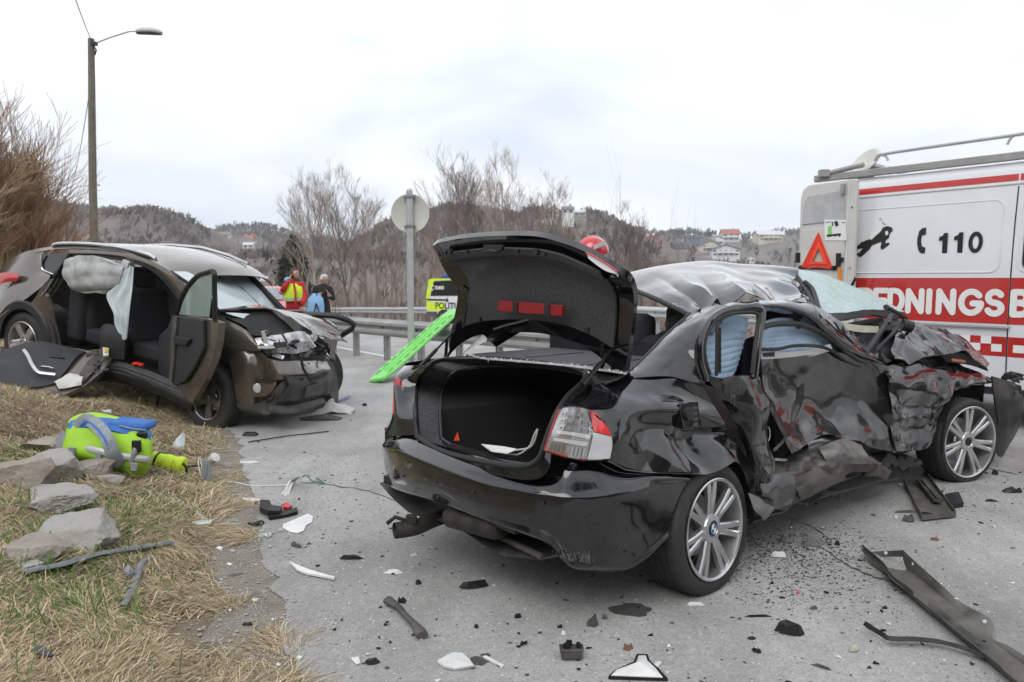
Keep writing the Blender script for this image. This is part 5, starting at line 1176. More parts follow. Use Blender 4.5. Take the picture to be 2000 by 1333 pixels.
# rear window surround and shards
m = MB(); m.tube([S_(x, y, v) for x, y, v in ((1238,722,.235),(1262,698,.25),(1300,658,.27),(1348,614,.28))],.012,8); m.tube([S_(x, y, v) for x, y, v in ((1215,552,1.0),(1245,569,.78),(1290,588,.52),(1348,617,.28))],.014,8)
prt(m, 'rear_window_seal', 'seal')
m = MB(); m.tube(curve([H_(x, y, w) for x, y, w in ((905,690,1.085),(940,700,1.09),(1010,706,1.092),(1090,713,1.092),(1150,720,1.09),(1222,730,1.085))],5),.009,6, flat=(B.U, .6)); prt(m, 'rear_window_trim', 'lamp_white')
m = MB(); rr = random.Random(8)
edge = curve([H_(x, y, w) for x, y, w in ((905,690,1.09),(940,699,1.095),(1010,704,1.10),(1090,711,1.10),(1150,718,1.10),(1222,728,1.09))],14)+curve([S_(x, y, v) for x, y, v in ((1238,722,.245),(1262,698,.26),(1300,658,.28),(1348,614,.29),(1300,590,.5),(1245,566,.78))],16)
for i, p in enumerate(edge[:-1]):
    for q in range(3):
        a = p.lerp(edge[i+1], rr.random()); s = rr.uniform(.003,.009); d = Vector((rr.gauss(0,1), rr.gauss(0,1), rr.gauss(.4,1))).normalized()
        m.add([a, a+Vector((rr.gauss(0, s), rr.gauss(0, s), rr.gauss(0, s))), a+d*s, a+d*s*.5+Vector((s*.4,0,.002))],[(0,1,2),(0,2,3),(1,2,3)])
tag(prt(m, 'window_shards', gl, smooth=False), kind='stuff')
m = MB(); m.patch([[H_(905,690,1.075), H_(950,668,1.075), B.P(-.1,1.5,1.09)],[B.P(-.05,1.5,1.24), B.P(.12,1.57,1.23), B.P(.34,1.61,1.22)],[B.P(.55,1.46,1.40), B.P(.62,1.52,1.38), B.P(.7,1.57,1.34)]],5,4, thick=.004); prt(m, 'left_rear_pillar', 'black_paint')
# parcel shelf, seats
m = MB(); m.fbox(B, -.34,.36,.27,1.48,1.035,1.06); sh = prt(m, 'parcel_shelf', 'shelf', smooth=False)
m = MB(); m.fbox(B, -.20,.25,.62,.632,1.0605,1.063); m.fbox(B, -.20,.25,1.1,1.112,1.0605,1.063); prt(m, 'shelf_seam', 'seal', parent=sh, smooth=False)
def soft(name, c, d, mat, M3=None, bev=.04, parent=None): m = MB(); m.box(c, d, M3); return m.obj(name, M[mat], parent or T, bevel=bev)
BR = Matrix((B.F, B.L, B.U)).transposed()
soft('rear_seat_back', B.P(.44,.89,.80),(.16,1.30,.76), 'fabric_dark', BR)
for v in (.45,.87,1.28): soft('rear_headrest', B.P(.42, v, 1.19),(.13,.30,.22), 'fabric_dark', BR, .05)
for v in (.50,1.22):
    s_b = soft('front_seat_back', B.P(1.38, v, .82),(.16,.46,.62), 'fabric_dark', BR, .06); soft('front_headrest', B.P(1.36, v, 1.22),(.11,.27,.2), 'fabric_dark', BR, .05, s_b); soft('front_seat_cushion', B.P(1.68, v, .46),(.5,.48,.16), 'fabric_dark', BR, .06)
soft('rear_seat_cushion', B.P(.72,.87,.48),(.45,1.2,.16), 'fabric_dark', BR, .05)
m = MB(); m.box(B.P(1.05,.20,.80),(.06,.05,1.1), BR); prt(m, 'centre_pillar', 'black_plastic', bevel=.01)
# dashboard
m = MB(); m.patch([[B.P(2.15,.22,.75), B.P(2.2,.6,.98), B.P(2.2,1.1,1.0), B.P(2.15,1.5,.8)],[B.P(2.55,.2,.95), B.P(2.6,.6,1.08), B.P(2.6,1.1,1.08), B.P(2.5,1.5,.95)]],5,5, crump(.05,4), thick=.03); prt(m, 'dashboard', 'black_plastic')
# --- boot: opening seal, lining
seal = [R__(815,852,-.93), R__(862,881,-.95), R__(940,901,-.96), R__(1018,911,-.95), R__(1052,897,-.93), R__(1066,862,-.90), R__(1084,815,-.85), R__(1108,776,-.74), H_(1142,742,1.055), H_(1130,722,1.075), H_(1050,707,1.08), H_(950,701,1.08), H_(872,703,1.075), H_(836,715,1.055), R__(815,748,-.74), R__(811,795,-.88), R__(815,852,-.93)]
sc = curve(seal, 5); m = MB(); m.tube(sc, .014,8, cap=False); prt(m, 'boot_seal', 'seal')
cen = sum(sc, Vector())/len(sc); inn_ = []
def loc(p): d = p-B.O; return d.dot(B.F), d.dot(B.L), d.dot(B.U)
for p in sc:
    u, v, w = loc(p); inn_.append(B.P(max(u+.05, min(u+.12,-.25)),.85+(v-.85)*.90,.42+(w-.42)*(.94 if w > .8 else .90)))
n = len(sc); m = MB(); m.add([*sc, *inn_],[(i, i+1, n+i+1, n+i) for i in range(n-1)]); prt(m, 'boot_lip', 'boot_lip' if 'boot_lip' in M else 'felt')
dp = [B.P(.1,.85+(loc(p)[1]-.85)*.92, max(.43, min(1.0, loc(p)[2]-.02 if loc(p)[2] > .8 else .43))) for p in inn_]
lw = [p-B.U*.0 if loc(p)[2] > .8 else B.P(loc(p)[0]+.04, loc(p)[1],.43) for p in inn_]
m = MB(); m.add([*inn_, *lw, *dp],[(i, i+1, n+i+1, n+i) for i in range(n-1)]+[(n+i, n+i+1,2*n+i+1,2*n+i) for i in range(n-1)]+[tuple(range(2*n, 3*n-1))]); prt(m, 'boot_lining', 'carpet_dark', smooth=False)
m = MB(); m.tube(curve([p+(cen-p)*.035 for p in inn_],1),.006,5, cap=False); prt(m, 'boot_lining_edge', 'felt')
# body under the seal
bo = []
for p in sc: u, v, w = loc(p); bo.append(B.P(u+.0,.85+(v-.85)*1.07, w-(.05 if w < .8 else .0)+(.004 if w > .95 else 0)))
m = MB(); m.add([*sc, *bo],[(i, i+1, n+i+1, n+i) for i in range(n-1)]); prt(m, 'rear_body_flange', 'clean_black')
# right gutter between opening and pillar
m = MB(); m.patch([[H_(1142,744,1.05), H_(1165,756,1.02), H_(1205,744,1.055)],[H_(1132,722,1.075), H_(1180,735,1.05), H_(1238,722,1.09)],[H_(1100,714,1.08), H_(1150,721,1.075), H_(1222,729,1.085)]],4,4, thick=-.004); prt(m, 'hinge_gutter', 'black_plastic')
# left rear corner of the body and left flank
lft = [[H_(836,713,1.065), R__(786,714,-.72), B.P(-.55,1.62,1.03), B.P(-.2,1.68,1.02), B.P(1.0,1.70,.98), B.P(2.4,1.70,.96), B.P(3.3,1.66,.90), B.P(3.75,1.55,.8)],
       [R__(812,750,-.80), R__(770,742,-.86), B.P(-.60,1.70,.90), B.P(-.2,1.75,.88), B.P(1.0,1.77,.86), B.P(2.4,1.77,.84), B.P(3.3,1.73,.80), B.P(3.8,1.6,.7)],
       [R__(811,800,-.90), R__(767,812,-.90), B.P(-.62,1.71,.78), B.P(-.2,1.76,.74), B.P(1.0,1.78,.7), B.P(2.4,1.78,.68), B.P(3.3,1.74,.68), B.P(3.8,1.62,.6)],
       [R__(818,850,-.93), R__(752,848,-.90), B.P(-.62,1.70,.70), B.P(-.2,1.75,.68), B.P(1.0,1.77,.3), B.P(2.4,1.77,.3), B.P(3.3,1.73,.66), B.P(3.8,1.6,.5)]]
m = MB(); m.patch(lft, 5,5, thick=.004); prt(m, 'left_flank', 'clean_black')
m = MB(); m.patch([[R__(771,738,-.872), R__(781,742,-.866), R__(785,752,-.862)],[R__(768,775,-.89), R__(777,776,-.885), R__(783,780,-.88)],[R__(766,806,-.91), R__(775,812,-.905), R__(784,814,-.90)]],4,4, thick=-.012); prt(m, 'tail_light', 'lamp_red')
# --- right tail light
tlg = [[R__(1092,798,-.885), R__(1130,796,-.85), S_(1160,807,.05), S_(1181,828,.02)],[R__(1082,826,-.90), R__(1122,826,-.872), S_(1158,834,.035), S_(1190,846,.005)],
       [R__(1072,853,-.915), R__(1114,858,-.888), S_(1154,866,.022), S_(1194,868,-.004)],[R__(1062,880,-.928), R__(1106,892,-.893), S_(1148,899,.02), S_(1190,897,-.004)]]
g = grid(tlg, 10,10); nR, nC = g.shape[:2]
def tp(s, t, o=0.0):
    i = s*(nR-1); j = t*(nC-1); i0, j0 = min(int(i), nR-2), min(int(j), nC-2); a, b = i-i0, j-j0
    p = (1-a)*(1-b)*g[i0, j0]+a*(1-b)*g[i0+1, j0]+(1-a)*b*g[i0, j0+1]+a*b*g[i0+1, j0+1]
    e1 = g[i0+1, j0]-g[i0, j0]; e2 = g[i0, j0+1]-g[i0, j0]; nn = np.cross(e1, e2); nn /= np.linalg.norm(nn)
    if nn.dot(np.array(CAMP)-p) < 0: nn = -nn
    return Vector(p+nn*o)
m = MB()
def sheet(m, quad, n1, n2, o, th=.004):
    (s0, t0),(s1, t1),(s2, t2),(s3, t3) = quad; rws = []
    for i in range(n1+1):
        a = i/n1; rws.append([tp((1-a)*((1-b)*s0+b*s1)+a*((1-b)*s3+b*s2),(1-a)*((1-b)*t0+b*t1)+a*((1-b)*t3+b*t2), o) for b in [j/n2 for j in range(n2+1)]])
    m.patch(rws, 1,1)
m.mi = 0; sheet(m, ((0,0),(0,1),(1,1),(1,0)),24,24,.004)
TLt = prt(m, 'tail_light', 'silver_soft' if 'silver_soft' in M else 'lamp_white', label='cracked clear rear light with red wedge')
m = MB(); sheet(m, ((.0,.52),(.0,1.0),(.44,1.0),(.44,.66)),10,10,.0105); prt(m, 'red_lens', 'lamp_red2' if 'lamp_red2' in M else 'lamp_red', parent=TLt)
m = MB(); sheet(m, ((.46,.66),(.46,1.0),(.98,.985),(.98,.64)),10,8,.0105); prt(m, 'side_lens', 'lamp_white', parent=TLt)
for r_ in range(3):
    for c_ in range(5 if r_ else 4):
        s = .10+r_*.15; t = .08+c_*.115+.02*r_; m = MB(); sheet(m, ((s, t),(s, t+.085),(s+.11, t+.085),(s+.11, t)),2,2,.0080); ce = prt(m, 'led_cell', 'silver_soft', parent=TLt, smooth=False)
        
for r_ in range(3):
    m = MB()
    for c_ in range(5 if r_ else 4):
        s = .125+r_*.15; t = .105+c_*.115+.02*r_; sheet(m, ((s, t),(s, t+.035),(s+.06, t+.035),(s+.06, t)),1,1,.0095)
    prt(m, 'led_row', 'strap_grey', parent=TLt, smooth=False)
m = MB(); sheet(m, ((.52,.12),(.52,.62),(.60,.60),(.58,.12)),2,10,.009); sheet(m, ((.68,.10),(.66,.60),(.74,.58),(.74,.10)),2,10,.009); prt(m, 'light_guide', 'lamp_white', parent=TLt)
m = MB()
for k in range(9): sheet(m, ((.78,.08+k*.058),(.78,.11+k*.058),(.96,.11+k*.058),(.96,.08+k*.058)),3,1,.0085)
prt(m, 'reflector_ribs', 'chrome', parent=TLt, smooth=False)
m = MB(); m.tube([tp(s, t, .006) for s, t in ((.02,.01),(.3,.01),(.6,.01),(.98,.01),(.99,.3),(.99,.6))],.0035,6); prt(m, 'red_edge', 'lamp_red', parent=TLt)
m = MB(); m.tube([tp(s, t, .0) for s, t in ((0,.0),(0,.3),(0,.6),(0,.99),(.3,1),(.6,1),(.99,1),(1,.6),(1,.3),(1,0),(.6,0),(.3,0),(0,0))],.006,6); prt(m, 'rim_seal', 'seal', parent=TLt)
# fuel filler
m = MB(); q = [S_(x, y, -.001) for x, y in ((1327,790),(1362,787),(1368,832),(1336,839))]; m.prism(q, B.L*.05); prt(m, 'fuel_recess', 'print_black', smooth=False)
m = MB(); m.tube([*q, q[0]],.004,6); prt(m, 'fuel_frame', 'black_paint')
m = MB(); c = S_(1345,808,-.012); m.lathe([(0,-.014),(.03,-.012),(.035,.02)], basis(c, B.L, B.F),18); prt(m, 'fuel_cap', 'black_plastic')
for k in range(4): m = MB(); m.box(S_(1357,797+k*11,-.012),(.035,.006,.012), BR); prt(m, 'fuel_rib', 'dusty_plastic')
# --- boot lid
lid = [
 ([(879,692),(906,668),(945,653),(1035,650),(1095,660),(1146,680),(1192,716),(1218,740)],-.37),
 ([(877,665),(905,643),(948,632),(1032,629),(1097,638),(1152,657),(1200,686),(1226,692)],-.40),
 ([(889,612),(914,600),(960,590),(1030,586),(1100,593),(1160,610),(1205,630),(1236,622)],-.45),
 ([(893,568),(922,556),(970,545),(1040,540),(1110,546),(1165,563),(1205,582),(1238,584)],-.49),
 ([(874,538),(905,524),(960,514),(1040,510),(1100,515),(1150,533),(1195,556),(1234,560)],-.53),
 ([(861,514),(880,506),(950,498),(1040,497),(1092,504),(1140,521),(1185,543),(1228,547)],-.57),
 ([(854,498),(872,487),(950,477),(1040,477),(1092,486),(1137,504),(1174,522),(1212,537)],-.61),
 ([(845,481),(862,473),(930,463),(1035,461),(1095,474),(1140,491),(1174,511),(1207,533)],-.65)]
LG = [[R__(x, y, u) for x, y in r] for r, u in lid]
m = MB(); m.patch(LG, 5,5, thick=.03); 
LD = prt(m, 'boot_lid', 'clean_black', angle=60)
Lin = [[p-B.F*.016-B.U*(.026 if k > 3 else .004) for p in r[1:7]] for k, r in enumerate(LG[1:7])]
Lin[0] = [Lin[0][i].lerp(Lin[1][i],.15) for i in range(6)]
def dimple(p, s, t): return .004*fnoise(p[0]*9, p[1]*9+p[2]*7)+(-.02*math.exp(-((s-.55)/.10)**2)*math.exp(-((t-.14)/.07)**2))+(.018*math.exp(-((s-.78)/.05)**2))
m = MB(); m.patch(Lin, 6,6, dimple, thick=.012); prt(m, 'lid_lining', 'felt', parent=LD, angle=70)
def lp(x, y, u): return R__(x, y, u)
m = MB(); m.tube([lp(x, y, -.505) for x, y in ((905,640),(912,600),(900,560))],.006,5); prt(m, 'lid_edge', 'seal', parent=LD)
RD = basis(lp(1040,603,-.50),-B.L, B.U)
m = MB(); m.prism([lp(x, y, -.500) for x, y in ((980,587),(1105,597),(1103,618),(978,608))],-B.F*.022); rc = prt(m, 'red_triangle_case', 'red_strap', parent=T, smooth=False, bevel=.004)
for xa, xb in ((1002,1012),(1064,1075)): m = MB(); m.prism([lp(xa, 588+(xa-980)*.08,-.523), lp(xb, 588+(xb-980)*.08,-.523), lp(xb-1,610+(xb-980)*.08,-.523), lp(xa-1,610+(xa-980)*.08,-.523)],-B.F*.004); prt(m, 'case_strap', 'seal', parent=rc, smooth=False)
for x, y, r in ((876,494,.007),(885,492,.014),(918,492,.009),(1017,491,.009),(1053,493,.015),(1069,498,.009),(942,624,.012),(1152,645,.012)):
    u = -.635 if y < 520 else -.50; p = lp(x, y, u)-B.F*.01; m = MB(); m.lathe([(0,.014),(r, .014),(r*1.15,0)], basis(p, -B.F, B.L),14); prt(m, 'clip', 'print_black', parent=LD)
m = MB(); m.prism([lp(x, y, -.66) for x, y in ((948,478),(986,478),(984,490),(948,489))],-B.F*.012); m.tube([lp(945,494,-.68), lp(956,490,-.69), lp(968,493,-.69), lp(980,487,-.68)],.008,6); m.tube([lp(958,495,-.65), lp(975,491,-.66)],.006,5); prt(m, 'lid_latch', 'print_black', parent=LD)
for (x0, y0, u0),(x1, y1, u1) in (((889,645,-.42),(800,738,-.74)),((1196,682,-.41),(1138,752,-.70))):
    a, b = lp(x0, y0, u0), lp(x1, y1, u1); m = MB(); m.tube([a, a.lerp(b, .45)],.006,8); m.tube([a.lerp(b, .42), b],.011,10); prt(m, 'gas_strut', 'seal')
for pts in ([(873,662,-.38),(871,690,-.36),(869,702,-.34)],[(890,672,-.37),(878,690,-.36),(860,712,-.4)],[(1185,690,-.38),(1176,715,-.36),(1168,738,-.34)],[(1200,700,-.38),(1196,730,-.34)],[(1212,700,-.36),(1212,742,-.33)]):
    m = MB(); m.tube(curve([lp(*p) for p in pts],4),.010,6); prt(m, 'lid_hinge', 'black_plastic')
m = MB(); m.tube([lp(1176+3*math.cos(a*2.2),672+a*1.6,-.42-.006*math.sin(a*2.2)) for a in np.linspace(0,14,60)],.0022,4); prt(m, 'hinge_spring', 'seal')
m = MB(); m.patch([[lp(x, y, -.655) for x, y in ((1146,495),(1166,506),(1190,521),(1206,533))],[lp(x, y, -.66) for x, y in ((1149,505),(1164,517),(1184,530),(1203,535))]],4,4, thick=-.02); lt = prt(m, 'lid_tail_light', 'lamp_white', parent=LD)
m = MB(); m.tube([lp(x, y, -.66) for x, y in ((1145,494),(1166,504.5),(1190,519.5),(1206,531.5))],.0045,6); prt(m, 'lid_light_edge', 'lamp_red', parent=LD)
# things in the boot
def lay(name, label, cat, pts, r, mat, **k): m = MB(); m.tube(curve(pts, 5), r, 6); return tag(m.obj(name, M[mat]), label, cat)
m = MB(); m.prism([R__(x, y, -.84+.0035*(886-y)) for x, y in ((940,869),(985,874),(1010,879),(990,887),(960,883))],(0,0,.004)); tag(m.obj('white_papers', M['white_debris'], smooth=False), 'crumpled white papers in the open boot', 'paper')
m = MB(); c = R__(886,861,-.80); m.add([c, c+Vector((.03,0,0)), c+Vector((.02,0,.045)), c+Vector((.01,.03,.01))],[(0,1,2),(0,2,3),(1,2,3),(0,1,3)]); tag(m.obj('orange_rag', M['warn_orange'], smooth=False), 'small orange scrap on the boot sill', 'rag')
lay('white_cable', 'white cables looped at the right side of the boot', 'cable', [R__(x, y, -.80) for x, y in ((985,886),(1012,888),(1034,872),(1044,848),(1050,840),(1038,872),(1008,880))],.004, 'white_trim')
# --- rear door (right), torn
def P7(rows_, nu, nv, c, name, mat, th=-.004, **k): m = MB(); m.patch(G_(rows_), nu, nv, c, thick=th); return prt(m, name, mat, **k)
P7([[(1378,735,.03),(1415,738,0),(1450,734,-.01),(1484,735,.0)],[(1398,762,.04),(1428,765,.01),(1460,762,-.02),(1488,762,.0)],[(1414,786,.05),(1440,788,.00),(1470,788,-.02),(1499,791,.01)],[(1428,812,.05),(1452,815,.01),(1478,816,-.03),(1500,815,.0)],
     [(1444,850,.04),(1462,850,-.01),(1482,850,-.02),(1501,845,.01)],[(1460,888,.03),(1474,888,-.02),(1490,885,-.03),(1510,878,.0)],[(1463,925,.03),(1480,925,-.01),(1496,922,-.03),(1513,915,.0)],[(1466,958,.03),(1482,960,.0),(1498,958,-.01),(1516,950,.0)]],
    6,9, creases(.055,12,2.3, None, 6), 'rear_door_skin', 'scuffed_black', angle=26)
m = MB(); dfr = [(1380,742,.04),(1369,705,.05),(1369,668,.06),(1382,634,.08),(1408,611,.10),(1445,603,.09),(1488,606,.05),(1486,640,.03),(1480,690,.01),(1474,738,.0)]
fc = curve([S_(*p) for p in dfr],5); m.tube(fc, .020,10, flat=(B.L, .7)); rdf = prt(m, 'rear_door_frame', 'black_paint')
m = MB(); m.tube([p+(S_(1428,670,.03)-p)*.13 for p in fc],.010,8); m.tube([S_(1401,622,.06), S_(1399,735,.04)],.008,6); prt(m, 'rear_door_seal', 'rubber')
m = MB(); m.tube([S_(1404,640,.055), S_(1404,728,.035)],.012,6); prt(m, 'window_channel', 'seal')
P7([[(1346,690,.12),(1352,660,.14),(1372,640,.15)],[(1350,725,.10),(1362,700,.11),(1372,670,.12)],[(1376,752,.06),(1378,745,.07),(1382,735,.08)]],4,4, None, 'door_jamb', 'seal')
P7([[(1345,745,.07),(1380,752,.10),(1412,765,.13)],[(1380,790,.06),(1420,800,.10),(1450,810,.14)],[(1420,850,.05),(1448,860,.09),(1475,870,.14)],[(1440,900,.05),(1465,930,.08),(1490,950,.13)]],4,4, crump(.008,8), 'rear_door_opening', 'seal')
# front door, dark and pushed in
P7([[(1487,702,.09),(1530,700,.10),(1580,694,.12),(1630,688,.12),(1680,700,.11),(1736,716,.08)],[(1490,745,.08),(1540,740,.12),(1590,738,.15),(1640,736,.15),(1690,740,.12),(1738,750,.06)],
    [(1500,785,.06),(1545,782,.14),(1595,780,.18),(1645,778,.17),(1695,780,.12),(1740,785,.04)],[(1516,825,.03),(1556,820,.12),(1602,815,.17),(1650,812,.14),(1698,818,.10),(1742,825,.03)],
    [(1530,855,.01),(1562,850,.05),(1604,838,.12),(1652,836,.09),(1700,850,.06),(1744,858,.02)],[(1545,886,.02),(1568,874,.03),(1606,852,.08),(1655,855,.05),(1702,874,.04),(1746,884,.02)]],
    12,10, creases(.038,23,1.9, lambda s, t: .12+1.2*s, 6), 'front_door_skin', 'scuffed_black', angle=28)
P7([[(1487,690,.13),(1540,688,.13),(1590,681,.13),(1622,672,.13)],[(1488,706,.12),(1540,702,.12),(1590,695,.12),(1626,684,.12)]],3,4, None, 'door_card_strip', 'white_trim')
P7([[(1490,690,.125),(1513,688,.125)],[(1491,699,.125),(1513,697,.125)]],2,2, None, 'card_vent', 'print_black')
m = MB(); m.tube(curve([S_(*p) for p in ((1484,683,.11),(1520,682,.10),(1550,676,.10),(1590,676,.10),(1622,684,.10),(1650,704,.1),(1680,716,.1))],5),.010,6); prt(m, 'torn_seal', 'rubber')
m = MB(); m.tube(curve([S_(*p) for p in ((1480,645,.12),(1510,634,.12),(1560,634,.12),(1600,648,.12),(1630,668,.12),(1660,694,.12),(1700,716,.12))],5),.016,8); prt(m, 'front_door_seal', 'rubber')
# front wing
P7([[(1730,716,.08),(1770,707,.09),(1820,705,.10),(1862,708,.08),(1900,722,.04),(1937,742,.01)],[(1736,745,.04),(1775,735,.04),(1822,730,.04),(1862,732,.03),(1898,741,.01),(1936,749,.0)],
    [(1740,780,.03),(1772,770,.04),(1805,762,.04),(1835,758,.02),(1868,760,.0),(1886,757,.01)],[(1742,815,.02),(1765,808,.05),(1790,800,.06),(1815,795,.04),(1838,790,.0),(1857,776,.01)],
    [(1744,850,.01),(1765,845,.03),(1785,840,.05),(1808,835,.03),(1824,832,.01),(1834,802,.01)],[(1748,882,.01),(1765,882,.01),(1782,880,.02),(1800,879,.01),(1816,868,.01),(1828,842,.01)]],
   11,10, creases(.032,31,2.0, None, 5), 'front_wing', 'black_paint', angle=26)
# crushed sill
rs_ = random.Random(31)
def sheet_(name, rows_, nu, nv, a, off, mat, jag=5, ang=22):
    rows_ = [[(x+rs_.uniform(-3,3), y+(rs_.uniform(-jag, jag) if k == len(rows_)-1 else 0), v+rs_.uniform(-.012,.012)) for x, y, v in r] for k, r in enumerate(rows_)]
    P7(rows_, nu, nv, crF(a, 3.2,7, off), name, mat, th=-.005, angle=ang)
sheet_('crushed_sill', [[(1500,905,.14),(1530,896,.13),(1560,884,.13),(1590,872,.13),(1620,862,.12),(1650,862,.11),(1685,878,.10),(1712,898,.09)],[(1496,925,.04),(1528,916,.05),(1560,906,.02),(1592,892,.03),(1624,882,.0),(1656,882,.02),(1688,892,.01),(1716,905,.03)],
    [(1490,955,.0),(1524,950,.01),(1558,944,-.02),(1592,926,.0),(1626,908,-.02),(1660,902,.0),(1690,902,.01),(1714,912,.03)],[(1500,984,.03),(1528,990,.05),(1560,984,.02),(1590,964,.04),(1622,946,.01),(1655,930,.03),(1688,920,.02),(1710,918,.04)]],8,6,.016,4., 'scraped_metal', 6)
sheet_('torn_sill_edge', [[(1600,874,.05),(1630,862,.05),(1655,858,.04),(1685,870,.04)],[(1606,890,-.01),(1634,884,-.03),(1662,884,-.02),(1694,892,-.01)],[(1618,905,.0),(1640,908,-.02),(1672,900,-.02),(1706,902,-.01)]],6,6,.012,9., 'scraped_light', 7)
sheet_('torn_sill_edge', [[(1492,930,.02),(1520,926,.0),(1552,930,.0)],[(1484,955,-.03),(1516,958,-.04),(1548,958,-.02)],[(1492,986,-.02),(1514,992,-.03),(1544,985,-.01)]],6,6,.012,12., 'scuffed_black', 7)
sheet_('torn_sill_edge', [[(1548,940,.0),(1590,915,.0),(1640,900,.0)],[(1556,962,-.02),(1596,938,-.03),(1646,916,-.02)],[(1560,982,.01),(1600,962,.0),(1652,934,.0)]],6,6,.014,15., 'scraped_metal', 7)
P7([[(1463,963,-.02),(1490,975,-.03),(1514,990,-.03)],[(1468,980,-.03),(1490,995,-.05),(1508,1002,-.04)],[(1474,998,-.04),(1488,1010,-.05),(1494,1018,-.05)]],3,3, crump(.006,10), 'bent_sill_tab', 'scraped_light' if 'scraped_light' in M else 'scraped_metal', th=-.005)
P7([[(1578,864,.12),(1610,855,.12),(1648,846,.12)],[(1580,878,.11),(1612,868,.11),(1654,858,.11)]],2,2, crump(.004,8), 'inner_sill_strip', 'silver_trim')
for k, pts in enumerate(([(1470,1022,.06),(1500,1008,.05),(1540,995,.05)],[(1590,962,.08),(1640,940,.08),(1700,918,.10)],[(1600,972,.12),(1680,950,.12),(1755,934,.14)])):
    a = [S_(*p) for p in pts]; m = MB(); m.patch([[p for p in a],[p-B.U*(.04 if k else .02)+B.L*.06 for p in a]],2,5, crump(.012,6), thick=.006); prt(m, 'torn_undertray', 'dusty_plastic')
m = MB(); c = S_(1722,892,.1)
for k in range(7): m.box(S_(1700+k*14,905+random.uniform(-14,16),.08+.02*k),(random.uniform(.05,.13),.08, random.uniform(.03,.09)), Matrix.Rotation(random.uniform(-1,1),3, 'Y'))
tag(prt(m, 'broken_suspension', 'dusty_plastic', bevel=.006), kind='stuff')
P7([[(1512,895,.2),(1545,878,.2),(1560,860,.2)],[(1512,850,.22),(1535,845,.22),(1550,835,.22)],[(1500,790,.2),(1515,800,.2),(1530,810,.2)]],3,3, None, 'seat_side', 'fabric_dark')
m = MB(); m.tube([S_(1512,880,.16), S_(1530,862,.15), S_(1536,852,.15)],.008,6); m.tube([S_(1515,898,.1), S_(1545,900,.1), S_(1575,886,.1)],.008,6); m.tube([S_(1500+4*math.cos(a),848+14*math.sin(a),.04) for a in np.linspace(-1.6,1.6,8)],.002,5); prt(m, 'loose_cable', 'white_trim').__setitem__('kind', 'stuff')
# air bags behind the windows
def folds(p, s, t): return .0045*math.sin(s*58+2.2*math.sin(t*3.1)+1.5*fnoise(p[0], p[1],3))*(.4+.6*math.sin(math.pi*min(1, max(0, s))))+.008*fnoise(p[0]*8, p[2]*8)
m = MB(); m.patch(G_([[(1350,640,.24),(1400,618,.24),(1440,618,.24),(1455,622,.26)],[(1346,690,.20),(1395,690,.18),(1430,680,.19),(1446,672,.24)],[(1352,745,.16),(1395,742,.16),(1420,735,.18),(1430,722,.24)]]),16,6, folds, thick=.02); prt(m, 'rear_side_airbag', 'airbag_blue', angle=60)
m = MB(); m.patch(G_([[(1478,640,.24),(1520,622,.22),(1570,628,.22),(1612,655,.24)],[(1478,665,.2),(1520,660,.18),(1575,662,.18),(1640,680,.22)],[(1478,695,.18),(1525,692,.17),(1580,690,.17),(1650,700,.2)]]),18,7, folds, thick=.02); prt(m, 'front_side_airbag', 'airbag_blue', angle=60)
# --- windscreen, crazed
ws = [[S_(1543,524,.76), S_(1600,533,.72), S_(1650,552,.66), S_(1705,576,.58), S_(1766,607,.46)],[S_(1560,545,.58), S_(1605,556,.55), S_(1650,575,.50), S_(1700,592,.45), S_(1765,609,.44)],[S_(1578,574,.40), S_(1608,582,.38), S_(1650,592,.38), S_(1700,601,.38), S_(1762,610,.42)],[S_(1592,606,.22), S_(1618,616,.24), S_(1660,612,.28), S_(1705,606,.34), S_(1758,611,.41)]]
m = MB(); m.patch(ws, 6,7, crump(.006,7), thick=-.006); prt(m, 'windscreen', 'crazed_glass', angle=30)
m = MB(); m.tube([S_(*p) for p in ((1545,526,.74),(1562,548,.56),(1580,578,.38),(1594,608,.21))],.014,7); m.tube(curve([S_(*p) for p in ((1572,552,.5),(1586,566,.42),(1594,590,.3),(1600,612,.2))],4),.018,7); prt(m, 'windscreen_seal', 'print_black')
P7([[(1600,616,.2),(1650,612,.26),(1700,606,.32),(1762,612,.38)],[(1612,628,.18),(1655,626,.24),(1700,618,.30),(1750,626,.34)]],3,5, crump(.01,6), 'windscreen_frame', 'seal', th=.02)
P7([[(1620,622,.15),(1665,634,.17),(1716,638,.2)],[(1626,634,.14),(1670,648,.16),(1716,650,.19)]],2,3, None, 'torn_cream_panel', 'cream')
m = MB()
for a, b, r in (((1688,694,.12),(1742,616,.25),.018),((1700,700,.2),(1754,640,.25),.013),((1640,640,.3),(1720,625,.4),.02),((1742,616,.25),(1736,632,.2),.012),((1650,660,.3),(1720,690,.3),.02),((1730,600,.35),(1768,622,.35),.02)): m.tube([S_(*a), S_(*b)], r, 7)
prt(m, 'bent_bracket', 'black_plastic')
m = MB(); m.tube([S_(1762,634,.25), S_(1782,640,.2)],.042,10); prt(m, 'air_duct', 'black_plastic', bevel=.004)
